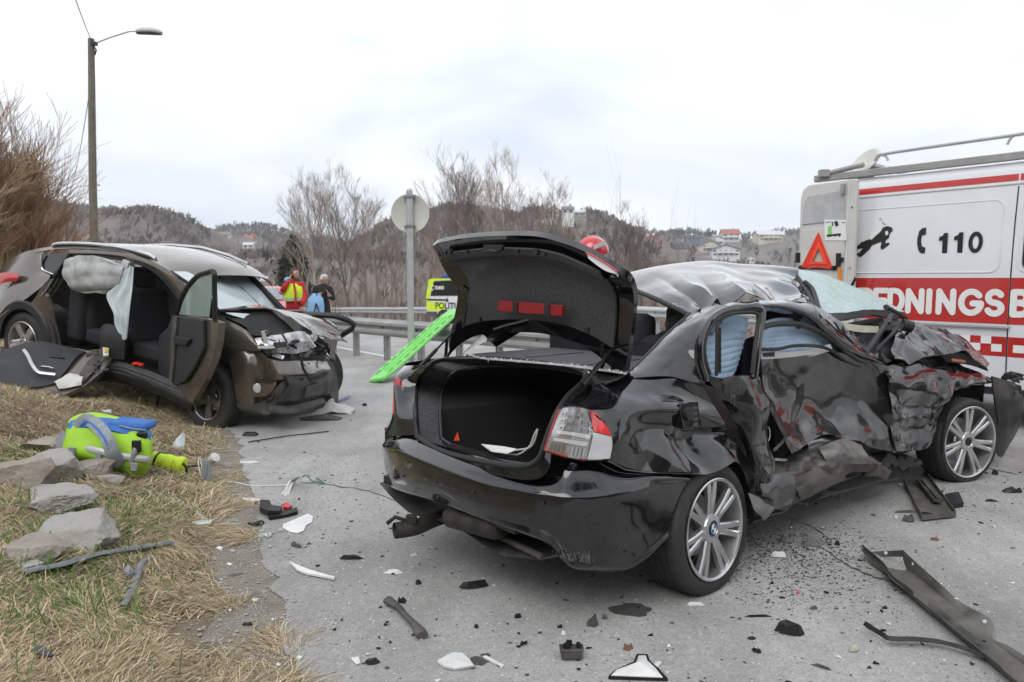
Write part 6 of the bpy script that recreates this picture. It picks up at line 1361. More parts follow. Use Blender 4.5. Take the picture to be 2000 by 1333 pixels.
# dark mass of the dashboard end and engine bay
def em(rows_, name, mat, a=.05, sc_=5): m = MB(); m.patch(rows_, 7,7, crump(a, sc_, None, 5,.5), thick=.01); return prt(m, name, mat, angle=35)
em([[B.P(1.3,.30,1.0), B.P(1.8,.30,1.05), B.P(2.2,.28,1.0), B.P(2.6,.22,.95)],[B.P(1.3,.34,.8), B.P(1.8,.34,.8), B.P(2.2,.32,.8), B.P(2.6,.24,.78)],[B.P(1.3,.30,.3), B.P(1.8,.30,.3), B.P(2.2,.30,.3), B.P(2.6,.22,.3)]], 'firewall_side', 'black_plastic', .02)
em([[S_(1640,640,.5), S_(1700,625,.55), S_(1765,625,.5)],[S_(1640,668,.4), S_(1700,660,.42), S_(1765,655,.4)],[S_(1650,705,.3), S_(1700,706,.25), S_(1760,700,.2)]], 'bulkhead', 'black_plastic', .04,6)
em([[B.P(2.4,.12,.95), B.P(2.4,.5,1.0), B.P(2.4,1.1,1.0), B.P(2.4,1.6,.95)],[B.P(3.0,.12,.85), B.P(3.0,.5,.88), B.P(3.0,1.1,.9), B.P(3.0,1.6,.85)],[B.P(3.75,.12,.72), B.P(3.75,.5,.7), B.P(3.7,1.1,.7), B.P(3.6,1.6,.66)],[B.P(3.85,.15,.35), B.P(3.85,.5,.3), B.P(3.8,1.1,.3), B.P(3.65,1.6,.3)]], 'engine_bay', 'black_plastic', .06)
P7([[(1745,704,.05),(1773,706,.04),(1806,700,.03),(1849,692,.02),(1886,690,.0),(1927,719,-.01)],[(1742,686,.12),(1775,684,.11),(1812,676,.10),(1852,672,.10),(1890,680,.08),(1928,717,.04)],[(1746,664,.2),(1780,655,.2),(1818,654,.19),(1856,660,.18),(1890,673,.15),(1927,714,.08)],[(1756,645,.30),(1784,636,.30),(1820,639,.28),(1856,653,.26),(1892,671,.22),(1925,712,.12)]],
   10,10, creases(.045,44,1.8, None, 5), 'bonnet', 'dented_black' if 'dented_black' in M else 'black_paint', th=-.006, angle=24)
em([[S_(1756,646,.30), S_(1820,640,.28), S_(1892,672,.22), S_(1926,713,.12)],[B.P(2.5,.9,1.1), B.P(2.9,.9,1.04), B.P(3.35,.9,.95), B.P(3.75,.8,.8)],[B.P(2.5,1.55,.98), B.P(2.9,1.55,.96), B.P(3.3,1.5,.9), B.P(3.6,1.4,.8)]], 'bonnet_far_side', 'black_paint', .02)
P7([[(1840,697,.05),(1885,690,.03),(1928,720,.0)],[(1850,708,.06),(1895,714,.04),(1930,726,.02)]],2,3, None, 'bonnet_underside', 'print_black')
P7([[(1858,700,.03),(1886,704,.02)],[(1860,706,.03),(1886,709,.02)]],2,2, None, 'side_indicator', 'orange_lens' if 'orange_lens' in M else 'rust')
# torn front bumper remains
P7([[(1936,735,.0),(1960,742,.0),(1978,748,.02),(1995,760,.1)],[(1940,775,-.02),(1965,785,-.02),(1985,785,.0),(1998,790,.1)],[(1948,830,-.02),(1965,835,-.03),(1982,830,.0),(1992,828,.1)],[(1942,880,-.01),(1955,893,-.02),(1966,875,.0),(1975,858,.1)]],6,6, crump(.012,6), 'front_bumper_end', 'seal', th=.01)
m = MB()
for k in range(16): m.box(S_(random.uniform(1938,1990), random.uniform(728,762), random.uniform(-.03,.08)),(random.uniform(.04,.13), random.uniform(.01,.03), random.uniform(.01,.05)), Matrix.Rotation(random.uniform(-1,1),3, 'Y') @ Matrix.Rotation(random.uniform(-1,1),3, 'X'))
tag(prt(m, 'smashed_headlamp_unit', 'black_plastic', bevel=.004), kind='stuff')
for nm, n_, ln, mt, dv_, w_ in (('rear_door_skin', 90,.05, 'scuff', B.U, .0011),('crushed_sill', 260,.05, 'scuff', B.F, .0018),('front_door_skin', 170,.03, 'scuff_dim', B.F+B.U*.6,.0010),('front_wing', 90,.03, 'scuff_dim', B.F, .0010),('quarter_panel', 60,.02, 'scuff_dim', B.F, .0007),('windscreen', 130,.035, 'scuff_dim', B.F, .0012),('rear_bumper', 70,.012, 'scuff_dim', B.L, .0006)):
    for q in [c for c in T.children if c.name.split('.')[0] == nm][:1]: scratches(q, n_, ln, mt, n_, dv_, w_)
# ================================================================ WRECKED BROWN CAR
vo = GP(418,835); R0 = Frame((vo.x, vo.y, 0), Vector((vo.x+5.6, vo.y-8.75,-.47)))
VT = thing('wrecked_suv', (R0.O.x, R0.O.y, 0), 'wrecked grey-brown SUV with smashed front and side doors off, on the verge', 'car')
def vp(m, name, mat, **k): return m.obj(name, M[mat], k.pop('parent', VT), **k)
def GS(rows_): return [[R0.S(*p) for p in r] for r in rows_]
def VP7(rows_, nu, nv, c, name, mat, th=-.004, **k): m = MB(); m.patch(GS(rows_), nu, nv, c, thick=th); return vp(m, name, mat, **k)
BV = Matrix((R0.F, R0.L, R0.U)).transposed()
def rr_(y, a, b): return [[a, b]]
# rear quarter
VP7([[(-14,566,.35),(5,520,.22),(50,492,.16),(85,489,.14)],[(-16,575,.20),(5,540,.12),(40,528,.08),(84,528,.08)],[(-18,600,.10),(5,575,.03),(45,560,.02),(98,540,.03)],[(-20,640,.06),(0,612,.0),(35,595,-.01),(82,560,.0)]],5,5, None, 'rear_quarter', 'brown_paint')
VP7([[(35,594,-.01),(60,592,-.01),(82,560,.0),(98,541,.03)],[(62,608,-.02),(74,612,-.01),(90,600,.02),(100,585,.05)],[(80,640,-.02),(88,645,-.01),(100,640,.03),(112,640,.08)],[(92,690,-.02),(102,700,.0),(114,705,.04),(124,715,.08)],[(98,740,-.02),(106,745,.0),(120,745,.04),(132,745,.08)]],5,5, None, 'rear_door_pillar', 'brown_paint')
for k, dx in enumerate((0,10,19)):
    m = MB(); m.tube(curve([R0.S(x+dx, y, .01+.02*k) for x, y in ((104,545),(92,566),(74,590),(80,612),(92,640),(101,680),(110,740))],5),.012,7); vp(m, 'door_seal', 'rubber' if k else 'brown_paint')
m = MB(); m.tube([R0.S(92,577,.0), R0.S(92,577,.015)],.02,10); vp(m, 'door_striker', 'alloy')
m = MB(); vs = []; n = 22; wc = R0.S(45,665,0); cu = R0.F.dot(wc-R0.O); cw = R0.U.dot(wc-R0.O)
for r, v in ((.36,-.02),(.44,-.025),(.46,.0)):
    for j in range(n+1): a = math.pi*1.05*j/n-.1; vs.append(R0.P(cu+r*math.cos(a), v, cw+r*math.sin(a)))
m.add(vs, [(k*(n+1)+j, k*(n+1)+j+1,(k+1)*(n+1)+j+1,(k+1)*(n+1)+j) for k in range(2) for j in range(n)]); vp(m, 'wheel_arch_trim', 'black_plastic')
m = MB(); vs = []
for v in (.0,.35):
    for j in range(n+1): a = math.pi*1.1*j/n-.15; vs.append(R0.P(cu+.42*math.cos(a), v, cw+.42*math.sin(a)))
m.add(vs, [(j, j+1, n+2+j, n+1+j) for j in range(n)]+[tuple(n+1+j for j in range(n+1))]); vp(m, 'wheel_liner', 'print_black')
make_wheel('rear_wheel', VT, R0.S(44,668,.03),-R0.L, R0.F, .35,.232,.22, 'five', 'alloy', False)
fdv = Vector((.80,-.60,0)); make_wheel('front_wheel', VT, R0.S(402,778,-.03), Vector((-.52,-.85,.0)), Vector((.85,-.52,0)),.36,.225,.23, 'five', 'alloy_dim', False)
make_wheel('rear_wheel', VT, R0.P(cu, 1.75, cw), R0.L, R0.F, .35,.232,.22, 'five', 'alloy', False)
make_wheel('front_wheel', VT, R0.P(-.05,1.75,.36), R0.L, R0.F, .36,.225,.23, 'five', 'alloy_dim', False)
VP7([[(-2,534,.01),(14,532,.0),(34,534,.0)],[(-4,543,-.005),(14,542,-.01),(36,543,-.01)],[(-6,560,-.005),(6,553,-.01),(33,549,.0)]],3,4, None, 'tail_light', 'lamp_red', th=-.004)
VP7([[(88,497,.12),(112,495,.12),(137,495,.12)],[(85,512,.10),(105,513,.1),(122,515,.1)],[(88,528,.09),(98,532,.08),(105,535,.08)]],4,4, None, 'quarter_window', 'glass_dark')
m = MB(); m.tube(curve([R0.S(x, y, .085) for x, y in ((82,497),(81,512),(83,526),(95,533),(104,537))],4),.013,7); vp(m, 'window_trim', 'silver_trim')
# roof
rt = [(68,487),(110,481),(165,480),(230,486),(285,503),(325,522),(352,545)]
rn = [[(x, y+4,.14) for x, y in rt],[(x, y-1,.24) for x, y in rt], None]
rows = [[R0.S(x, y+6,.13) for x, y in rt],[R0.S(x, y-1,.22) for x, y in rt]]
us = [R0.F.dot(p-R0.O) for p in rows[1]]; ws_ = [R0.U.dot(p-R0.O) for p in rows[1]]
rows += [[R0.P(u+.02,.55, w+.035) for u, w in zip(us, ws_)],[R0.P(u+.05,.92, w+.045) for u, w in zip(us, ws_)],[R0.P(u+.02,1.35, w+.03) for u, w in zip(us, ws_)],[R0.P(u, 1.62, w-.02) for u, w in zip(us, ws_)],[R0.P(u, 1.70, w-.10) for u, w in zip(us, ws_)]]
m = MB(); m.patch(rows, 4,5, thick=.01); vp(m, 'roof', 'brown_paint')
# roof rail
m = MB(); m.tube(curve([R0.S(x, y, .17) for x, y in ((103,481),(112,476.5),(150,476),(200,479),(250,487),(290,498),(304,506))],5),.020,8); vp(m, 'roof_rack', 'silver_trim')
m = MB(); m.tube(curve([R0.S(x, y, .19) for x, y in ((100,484),(112,481),(150,480),(200,483.5),(250,492),(306,509))],5),.012,6); vp(m, 'rack_foot', 'print_black')
m = MB(); m.tube([R0.P(u, 1.45, w+.05) for u, w in zip(us[1:6], ws_[1:6])],.02,7); vp(m, 'roof_rack', 'silver_trim')
# upper frame of both door openings and A pillar
VP7([[(137,489,.13),(190,490,.13),(250,496,.13),(300,512,.12),(335,532,.11),(362,560,.10),(388,600,.08),(408,636,.05)],[(138,496,.12),(190,497,.12),(248,504,.12),(293,519,.11),(325,539,.10),(350,566,.09),(375,604,.07),(396,640,.05)],[(140,502,.18),(190,503,.18),(246,510,.18),(288,525,.17),(318,544,.16),(342,570,.15),(364,606,.12),(384,642,.1)]],4,5, None, 'door_top_rail', 'brown_paint')
m = MB(); m.tube(curve([R0.S(*p) for p in ((136,497,.12),(120,520,.1),(106,542,.06))],3),.018,7); m.tube(curve([R0.S(x, y, .15) for x, y in ((138,500),(190,501),(246,508),(258,513))],4),.016,7); m.tube(curve([R0.S(x, y, .14) for x, y in ((262,512),(290,523),(318,545),(342,574),(362,610),(372,640))],4),.016,7); vp(m, 'opening_seal', 'seal')
m = MB(); m.prism([R0.S(x, y, .10) for x, y in ((240,507),(252,512),(248,525),(238,527),(228,528),(236,515))], R0.L*.08); vp(m, 'cut_pillar_stub', 'white_trim', smooth=False, bevel=.004)
# floor, far side, interior
m = MB(); m.fbox(R0,-2.45,-.2,.05,1.7,.28,.34); m.fbox(R0,-3.3,-2.3,.25,1.6,.35,.6); m.fbox(R0,-.5,.35,.5,1.4,.3,.6); vp(m, 'floor_pan', 'black_plastic', smooth=False)
m = MB(); m.fbox(R0,-3.25,-.55,1.62,1.70,.3,.98); m.fbox(R0,-3.35,-3.28,.2,1.65,.5,.95); vp(m, 'far_side_panel', 'brown_paint', smooth=False)
for a, b in (((-2.6,1.62,.95),(-2.5,1.55,1.5)),((-1.55,1.62,.95),(-1.5,1.56,1.52)),((-.5,1.62,.98),(-1.25,1.5,1.5))):
    m = MB(); m.tube([R0.P(*a), R0.P(*b)],.04,6); vp(m, 'far_pillar', 'print_black')
m = MB(); m.fbox(R0,-3.30,-3.26,.3,1.5,.95,1.2); vp(m, 'rear_window', 'glass_dark', smooth=False)
def seat(u, v, name='front_seat'):
    m = MB(); m.box(R0.P(u, v, .52),(.52,.5,.18), BV); s = m.obj(name, M['fabric_dark'], VT, bevel=.05)
    m = MB(); m.box(R0.P(u-.30, v, .86),(.17,.48,.62), BV @ Matrix.Rotation(-.25,3, 'Y')); m.obj('seat_back', M['fabric_dark'], s, bevel=.06)
    m = MB(); m.box(R0.P(u-.40, v, 1.26),(.11,.27,.2), BV); m.obj('headrest', M['fabric_dark'], s, bevel=.05)
seat(-.98,1.2); seat(-1.15,.42); seat(-1.9,.45, 'rear_seat'); seat(-1.9,1.2, 'rear_seat')
m = MB(); m.box(R0.P(-2.28,.85,.85),(.25,1.4,.85), BV); vp(m, 'rear_seat_back', 'fabric_dark', bevel=.06)
m = MB(); m.tube([R0.S(276,578,.55), R0.S(280,600,.55), R0.S(290,626,.5)],.012,6, flat=(R0.L, .3)); vp(m, 'seat_belt', 'strap_grey')
m = MB(); m.patch([[R0.P(-.55,.1,.85), R0.P(-.55,.8,.95), R0.P(-.55,1.6,.9)],[R0.P(-.15,.1,1.0), R0.P(-.1,.8,1.05), R0.P(-.15,1.6,1.0)]],3,4, thick=.1); vp(m, 'dashboard', 'black_plastic')
VP7([[(204,690,.3),(212,640,.3),(240,640,.3)],[(205,700,.2),(222,700,.2),(247,690,.2)]],3,3, None, 'seat_side_trim', 'black_plastic', th=.04)
VP7([[(202,640,.10),(212,634,.08),(232,640,.08)],[(200,665,.06),(215,660,.03),(246,668,.05)],[(198,695,.05),(220,700,.02),(246,702,.04)]],3,3, crump(.01,8), 'pillar_trim', 'print_black', th=.03)
# sill
VP7([[(165,700,.02),(230,706,.02),(300,728,.02),(372,760,.02)],[(165,715,-.03),(230,722,-.03),(300,748,-.04),(376,784,-.04)],[(168,735,-.02),(232,740,-.02),(300,764,-.03),(374,802,-.04)],[(170,745,.08),(234,748,.08),(302,768,.08),(366,800,.08)]],3,5, None, 'sill', 'black_plastic')
for k in range(3): m = MB(); m.tube([R0.S(x, y+k*7,-.035) for x, y in ((216,712),(240,716),(300,738),(345,758))],.005,5); vp(m, 'sill_rib', 'dusty_plastic')
m = MB(); m.ball(R0.S(266,711,.02),(.05,.03,.02),8); m.ball(R0.S(276,713,.02),(.03,.03,.02),8); tag(m.obj('red_cutter', M['warn_red']), 'small red tool lying on the sill of the brown car', 'tool')
m = MB(); m.ball(R0.S(304,662,.5),(.05,.02,.03),6); m.ball(R0.S(290,668,.5),(.06,.02,.02),6); vp(m, 'airbag_wiring', 'yellow')
# curtain airbags
def fold2(p, s, t): return .006*math.sin(s*18+3*t)+.02*fnoise(p[0]*5, p[2]*9)+.008*ridged(p, 7)
VP7([[(137,512,.06),(165,503,.04),(200,504,.03),(240,518,.06)],[(132,530,.05),(165,528,-.01),(200,528,-.01),(244,535,.04)],[(140,550,.06),(165,553,.0),(205,553,.0),(238,552,.05)],[(152,566,.08),(172,572,.05),(200,569,.05),(226,566,.07)]],9,8, fold2, 'curtain_airbag', 'airbag_grey', th=.05)
VP7([[(246,528,.03),(254,520,.03),(262,523,.05)],[(226,560,.0),(245,560,.0),(260,565,.02)],[(210,578,-.01),(232,590,-.02),(256,595,.0)],[(224,612,-.01),(238,620,-.02),(252,625,.0)],[(226,632,.0),(240,642,-.01),(250,642,.0)],[(233,650,.0),(243,664,.0),(247,662,.0)]],6,6, lambda p, s, t: .012*math.sin(t*14+s*2), 'hanging_airbag', 'airbag_white', th=.004)
VP7([[(264,530,.5),(300,540,.8),(340,565,.9),(368,590,.7)],[(262,560,.6),(300,566,.9),(335,590,1.0),(360,612,.8)],[(262,580,.7),(290,580,.9),(325,610,1.0),(350,630,.9)]],5,5, fold2, 'far_curtain_airbag', 'airbag_blue_dim' if 'airbag_blue_dim' in M else 'airbag_white', th=.01)
# windscreen
m = MB(); a0, a1, a2 = R0.S(334,531,.14), R0.S(372,580,.12), R0.S(424,606,.12)
wt = [R0.S(334,531,.16), R0.S(378,533,.5), R0.S(424,541,1.1), R0.P(R0.F.dot(R0.S(424,541,1.1)-R0.O)-.1,1.55,1.45)]
wb = [R0.S(428,608,.10), R0.S(455,602,.5), R0.S(507,597,1.2), R0.P(R0.F.dot(R0.S(507,597,1.2)-R0.O),1.6,.98)]
wm = [wt[i].lerp(wb[i],.5)+R0.U*.03+R0.F*.02 for i in range(4)]
m.patch([wt, wm, wb],5,4, thick=.006); vp(m, 'windscreen', 'glass_pale')
m = MB(); m.tube([wt[0], wm[0], wb[0]],.018,6); m.tube([wt[2], wm[2].lerp(wm[3],.1), wb[2]],.012,6); vp(m, 'windscreen_seal', 'print_black')
m = MB(); m.tube([R0.S(408,636,.05), R0.S(424,608,.1), R0.S(470,604,.5), R0.S(520,604,1.2)],.02,6); vp(m, 'cowl', 'print_black')
# front wing, bumper, bonnet
VP7([[(420,616,.06),(445,626,.06),(480,645,.05),(508,678,.04)],[(420,640,.02),(445,645,.01),(478,660,.01),(509,681,.03)],[(421,662,.0),(442,673,-.01),(462,684,-.01),(507,686,.02)]],5,6, crump(.008,4), 'front_wing', 'brown_paint')
VP7([[(421,662,-.01),(441,672,-.02),(459,686,-.02)],[(420,676,-.02),(436,686,-.03),(450,700,-.03)],[(422,690,.02),(434,702,.0),(440,716,.0)]],4,4, None, 'wheel_arch_trim', 'black_plastic')
m = MB(); vs = []
for v in (.02,.45):
    for j in range(n+1): a = math.pi*1.1*j/n-.15; vs.append(R0.P(.0+.44*math.cos(a), v, .40+.44*math.sin(a)))
m.add(vs, [(j, j+1, n+2+j, n+1+j) for j in range(n)]+[tuple(n+1+j for j in range(n+1))]); vp(m, 'wheel_liner', 'print_black')
# bumper wraps from the side to the front face; front face positions by u
def Fq(x, y, u): return R0.R(x, y, u)
bum = [[R0.S(444,690,.0), R0.S(470,686,.0), R0.S(500,688,.06), Fq(530,702,.66), Fq(565,706,.72), Fq(600,704,.72), Fq(640,706,.62)],
       [R0.S(450,715,-.02), R0.S(480,712,-.02), R0.S(512,715,.05), Fq(540,726,.74), Fq(575,730,.80), Fq(610,728,.80), Fq(648,728,.68)],
       [R0.S(456,745,-.02), R0.S(488,745,-.02), R0.S(516,746,.08), Fq(544,742,.76), Fq(575,738,.80), Fq(612,734,.80), Fq(650,745,.68)]]
m = MB(); m.patch(bum, 9,9, creases(.05,3,2.2, lambda s, t: .15+t, 5), thick=-.006); vp(m, 'front_bumper', 'brown_paint')
bum2 = [[R0.S(456,745,-.02), R0.S(488,745,-.02), R0.S(516,746,.08), Fq(540,745,.74)],[R0.S(460,772,-.02), R0.S(490,772,-.02), R0.S(512,770,.08), Fq(535,765,.70)],[R0.S(464,792,.0), R0.S(490,795,-.01), R0.S(512,790,.08), Fq(530,780,.68)]]
m = MB(); m.patch(bum2,5,5, None, thick=-.006); vp(m, 'bumper_corner', 'brown_paint')
m = MB(); m.patch([[R0.S(460,788,-.01), R0.S(495,790,-.01), R0.S(520,780,.06), Fq(545,752,.78), Fq(560,742,.8)],[R0.S(466,800,.0), R0.S(498,806,.0), R0.S(522,800,.06), Fq(552,775,.8), Fq(572,760,.8)],[R0.S(470,806,.1), R0.S(500,812,.1), Fq(530,808,.68), Fq(560,790,.74), Fq(585,780,.74)]],4,4, crump(.008,6), thick=-.006); vp(m, 'lower_bumper', 'dusty_dark' if 'dusty_dark' in M else 'dusty_plastic')
m = MB(); m.patch([[Fq(560,735,.84), Fq(600,735,.86), Fq(640,728,.8), Fq(652,724,.7)],[Fq(566,755,.86), Fq(600,752,.88), Fq(640,746,.82), Fq(655,745,.7)],[Fq(545,785,.80), Fq(590,780,.84), Fq(630,772,.8), Fq(650,768,.7)]],8,8, creases(.06,6,2.4, None, 6), thick=-.01); vp(m, 'grille_panel', 'dusty_dark' if 'dusty_dark' in M else 'dusty_plastic')
m = MB(); m.prism([Fq(x, y, .87) for x, y in ((596,755),(630,748),(630,767),(594,777))], R0.F*.012); pl = vp(m, 'number_plate', 'dusty_plastic', smooth=False, bevel=.003)
m = MB(); m.patch([[Fq(575,738,.865), Fq(610,737,.87), Fq(640,727,.83)],[Fq(583,744,.865), Fq(610,743,.87), Fq(637,735,.83)]],2,3, None, thick=.002); vp(m, 'grille_slot', 'print_black')
m = MB(); m.patch([[Fq(530,794,.7), Fq(575,792,.8), Fq(632,778,.76)],[Fq(522,803,.72), Fq(575,806,.84), Fq(636,786,.8)],[Fq(540,808,.66), Fq(580,812,.76), Fq(630,796,.72)]],3,5, crump(.012,6), thick=.006); vp(m, 'splitter', 'dusty_plastic')
m = MB(); c = Fq(502,760,.52); m.lathe([(0,-.01),(.038,-.012),(.05,-.03)], basis(c, (R0.F*.5-R0.L).normalized(), R0.U),18); fg = vp(m, 'fog_lamp', 'lamp_white')
m = MB(); m.prism([R0.S(x, y, -.022) for x, y in ((494,748),(535,752),(532,764),(520,774),(494,776),(490,762))], R0.L*.05); vp(m, 'fog_recess', 'brown_paint', smooth=False)
m = MB(); m.patch([[Fq(634,700,.6), Fq(648,705,.58), Fq(660,740,.55)],[Fq(636,730,.6), Fq(652,745,.56), Fq(662,775,.5)],[Fq(640,765,.6), Fq(650,775,.58), Fq(658,790,.5)]],3,3, crump(.03,7), thick=.006); vp(m, 'torn_bumper_end', 'dusty_plastic')
# bonnet: buckled into a ridge, near edge lifted
bon = [[R0.S(426,607,.2), R0.S(470,603,.32), R0.S(530,605,.5), R0.S(556,616,.55), R0.S(597,640,.6), R0.S(612,652,.7)],
       [R0.S(470,603,.75), R0.S(500,602,.85), R0.S(540,604,.9), R0.S(572,613,.95), R0.S(604,634,1.0), R0.S(622,655,1.0)],
       [R0.P(-.35,1.55,1.0), R0.P(-.1,1.55,1.04), R0.P(.1,1.55,1.06), R0.P(.25,1.55,1.0), R0.P(.35,1.5,.92), R0.P(.45,1.5,.85)]]
m = MB(); m.patch(bon, 8,8, creases(.03,9,1.6, None, 5), thick=.012); vp(m, 'bonnet', 'brown_paint')
m = MB(); m.patch([[R0.S(530,605,.5), R0.S(556,616,.52), R0.S(597,640,.55), R0.S(612,652,.65)],[R0.S(534,612,.48), R0.S(556,628,.5), R0.S(580,650,.5), R0.S(600,658,.55)]],3,5, None, thick=.004); vp(m, 'bonnet_fold', 'seal')
m = MB(); m.patch([[R0.S(430,610,.25), R0.S(480,607,.4), R0.S(530,608,.55), R0.S(575,645,.6)],[R0.S(440,620,.2), R0.S(478,638,.2), R0.S(496,656,.22), R0.S(570,652,.5)]],4,6, None, thick=.004); vp(m, 'engine_cavity', 'print_black')
m = MB(); m.patch([[R0.S(440,611,.22), R0.S(480,613,.35), R0.S(528,620,.5)],[R0.S(448,614,.21), R0.S(492,626,.33), R0.S(533,633,.48)]],2,5, crump(.006,8), thick=-.004); vp(m, 'bonnet_lining', 'airbag_white')
# headlamp wreck and broken face
m = MB(); m.patch([[R0.S(497,662,.04), Fq(540,655,.50), Fq(578,648,.56), Fq(610,650,.55)],[R0.S(506,676,.02), Fq(545,672,.56), Fq(585,672,.62), Fq(618,662,.58)],[R0.S(522,690,.05), Fq(550,690,.58), Fq(580,690,.62), Fq(604,684,.6)]],6,6, crump(.025,7), thick=.01); vp(m, 'broken_headlamp', 'lamp_shell' if 'lamp_shell' in M else 'lamp_white')
m = MB(); m.ball(Fq(524,676,.52),(.09,.07,.05),12); vp(m, 'lamp_projector', 'chrome')
rr = random.Random(12); m = MB(); m2 = MB(); m3 = MB()
for k in range(46):
    x = rr.uniform(515,645); y = rr.uniform(655,705)+(.12*(x-580)); c = Fq(x, y, rr.uniform(.45,.72)); s = rr.uniform(.02,.075); R3 = Matrix.Rotation(rr.uniform(0,6),3, 'X') @ Matrix.Rotation(rr.uniform(0,6),3, 'Z')
    (m if k % 3 else m2 if k % 2 else m3).box(c, (s*2, s*rr.uniform(.3,1), s*rr.uniform(.05,.4)), R3)
[tag(vp(*a), kind='stuff') for a in ((m, 'crushed_front', 'black_plastic'),(m2, 'bent_metal', 'steel'),(m3, 'broken_lens_pieces', 'lamp_white'))]
m = MB(); m.patch([[Fq(625,660,.4), Fq(652,662,.38)],[Fq(620,680,.4), Fq(648,682,.38)],[Fq(640,702,.4), Fq(646,704,.38)]],3,2, crump(.02,7), thick=.05); vp(m, 'far_wing_remains', 'brown_paint')
m = MB(); m.patch([[Fq(510,690,.45), Fq(560,690,.5), Fq(640,690,.45)],[Fq(520,740,.45), Fq(560,745,.55), Fq(645,740,.45)],[Fq(530,795,.4), Fq(570,800,.5), Fq(635,785,.45)]],4,5, crump(.05,6), thick=.02); vp(m, 'radiator', 'black_plastic')
m = MB(); m.tube([Fq(587,695,.9), Fq(592,720,.92), Fq(606,744,.94)],.015,6); vp(m, 'dangling_strut', 'black_plastic')
# far front door standing open: only its window frame shows
far = [(560,617,1.75),(585,616,1.85),(620,615,2.0),(655,618,2.2),(680,626,2.3),(692,634,2.35),(688,642,2.3),(668,655,2.2),(648,664,2.1),(640,680,2.05)]
m = MB(); m.tube([DY(x, y, 9.0+.02*i) for i, (x, y, v) in enumerate(far)],.035,8); fdn = vp(m, 'far_door_frame', 'seal')
m = MB(); m.prism([DY(x, y, 9.05) for x, y in ((560,620),(640,668),(656,655),(648,690),(632,705),(560,700))],(0,.06,0)); vp(m, 'far_door', 'brown_paint', smooth=False)
# near front door swung forward
hn = Vector((-3.42,7.84,0)); fe = Vector((-2.78,7.12,0)); DF = Frame(hn, fe-hn)
def Dp(x, y, k=0): return DF._n(x, y, DF.L, k)
FD = None
outl = [(343,752),(340,690),(341,640),(346,612),(405,622),(427,630),(424,668),(417,700),(400,742),(374,790),(356,772)]
side_n = DF.L if (CAMP-hn).dot(DF.L) < 0 else -DF.L     # away from camera
m = MB(); m.prism([Dp(x, y) for x, y in outl], side_n*.07); vp(m, 'front_door', 'brown_paint', smooth=False, bevel=.012)
FDo = [o for o in VT.children if o.name.startswith('front_door')][-1]
m = MB(); m.prism([Dp(x, y)-side_n*.004 for x, y in ((314,700),(318,655),(335,640),(343,616),(404,625),(405,680),(388,716),(368,745),(352,752),(345,746),(318,728))],-side_n*.035); vp(m, 'door_card', 'door_black' if 'door_black' in M else 'black_plastic', smooth=False, bevel=.01, parent=FDo)
m = MB(); m.prism([Dp(x, y)-side_n*.04 for x, y in ((350,618),(357,620),(352,690),(347,745),(342,740),(345,680))],-side_n*.02); vp(m, 'pull_strip', 'dusty_plastic', smooth=False, parent=FDo)
m = MB(); m.prism([Dp(x, y)-side_n*.04 for x, y in ((352,655),(385,662),(376,676),(352,672))],-side_n*.03); vp(m, 'armrest', 'black_plastic', smooth=False, bevel=.01, parent=FDo)
m = MB(); m.tube(curve([Dp(x, y) for x, y in ((346,614),(352,590),(366,562),(386,540),(404,533),(418,532),(419,560),(420,600),(420,628))],5),.025,8); vp(m, 'window_frame', 'seal', parent=FDo)
m = MB(); m.prism([Dp(x, y) for x, y in ((350,614),(357,590),(370,564),(388,544),(404,537),(413,537),(413,575),(408,620))], side_n*.006); vp(m, 'window_glass', 'glass_green', smooth=False, parent=FDo)
m = MB(); m.ball(Dp(378,602)+side_n*.16,(.13,.06,.10),14, Matrix.Rotation(math.atan2(DF.F.y, DF.F.x),3, 'Z')); vp(m, 'wing_mirror', 'print_black', parent=FDo)
m = MB(); m.box(Dp(394,675)-side_n*.012,(.05,.02,.03)); m.box(Dp(396,680)-side_n*.012,(.02,.02,.06)); vp(m, 'lock', 'steel', parent=FDo)
m = MB(); m.tube(curve([Dp(310,736), Dp(311,755), Dp(307,790), Dp(298,825), Dp(292,850)],4),.014,6); vp(m, 'hanging_cable', 'seal')
# ================================================================ detached rear door on the verge
P1, P2, P3 = GT(5,755), GT(120,778), R0.S(100,672,-.22)
nrm = (P2-P1).cross(P3-P1).normalized(); nrm = nrm if nrm.z > 0 else -nrm
def Q(x, y, k=0): r = ray(x, y); return CAMP+r*((P1-CAMP).dot(nrm)/r.dot(nrm))+nrm*k
DT = thing('detached_car_door', (P1.x, P1.y, TZ(P1.x, P1.y)), 'torn-off rear door of the brown car lying with its black lining up', 'car door')
m = MB(); m.prism([Q(x, y, -.06) for x, y in ((-60,700),(-20,690),(30,678),(78,668),(172,684),(206,680),(219,700),(200,726),(168,752),(112,778),(60,770),(-60,742))], nrm*.06); dd = m.obj('door_shell', M['brown_paint'], DT, smooth=False, bevel=.01)
m = MB(); m.patch([[Q(x, y, k) for x, y, k in ((-50,700,.02),(20,684,.03),(78,671,.03),(168,689,.02))],[Q(x, y, k) for x, y, k in ((-55,712,.06),(20,700,.07),(72,690,.07),(150,704,.04))],[Q(x, y, k) for x, y, k in ((-55,725,.02),(15,722,.02),(70,728,.03),(130,728,.03))],[Q(x, y, k) for x, y, k in ((-58,742,.02),(0,752,.02),(60,760,.02),(108,752,.02))]],5,6, thick=-.02); m.obj('door_card', M['door_black'] if 'door_black' in M else M['black_plastic'], DT)
m = MB(); m.tube(curve([Q(x, y, .075) for x, y in ((50,694),(58,705),(66,722),(78,737),(95,740),(112,742))],4),.018,7, flat=(nrm, .5)); m.obj('door_pull', M['alloy'], DT)
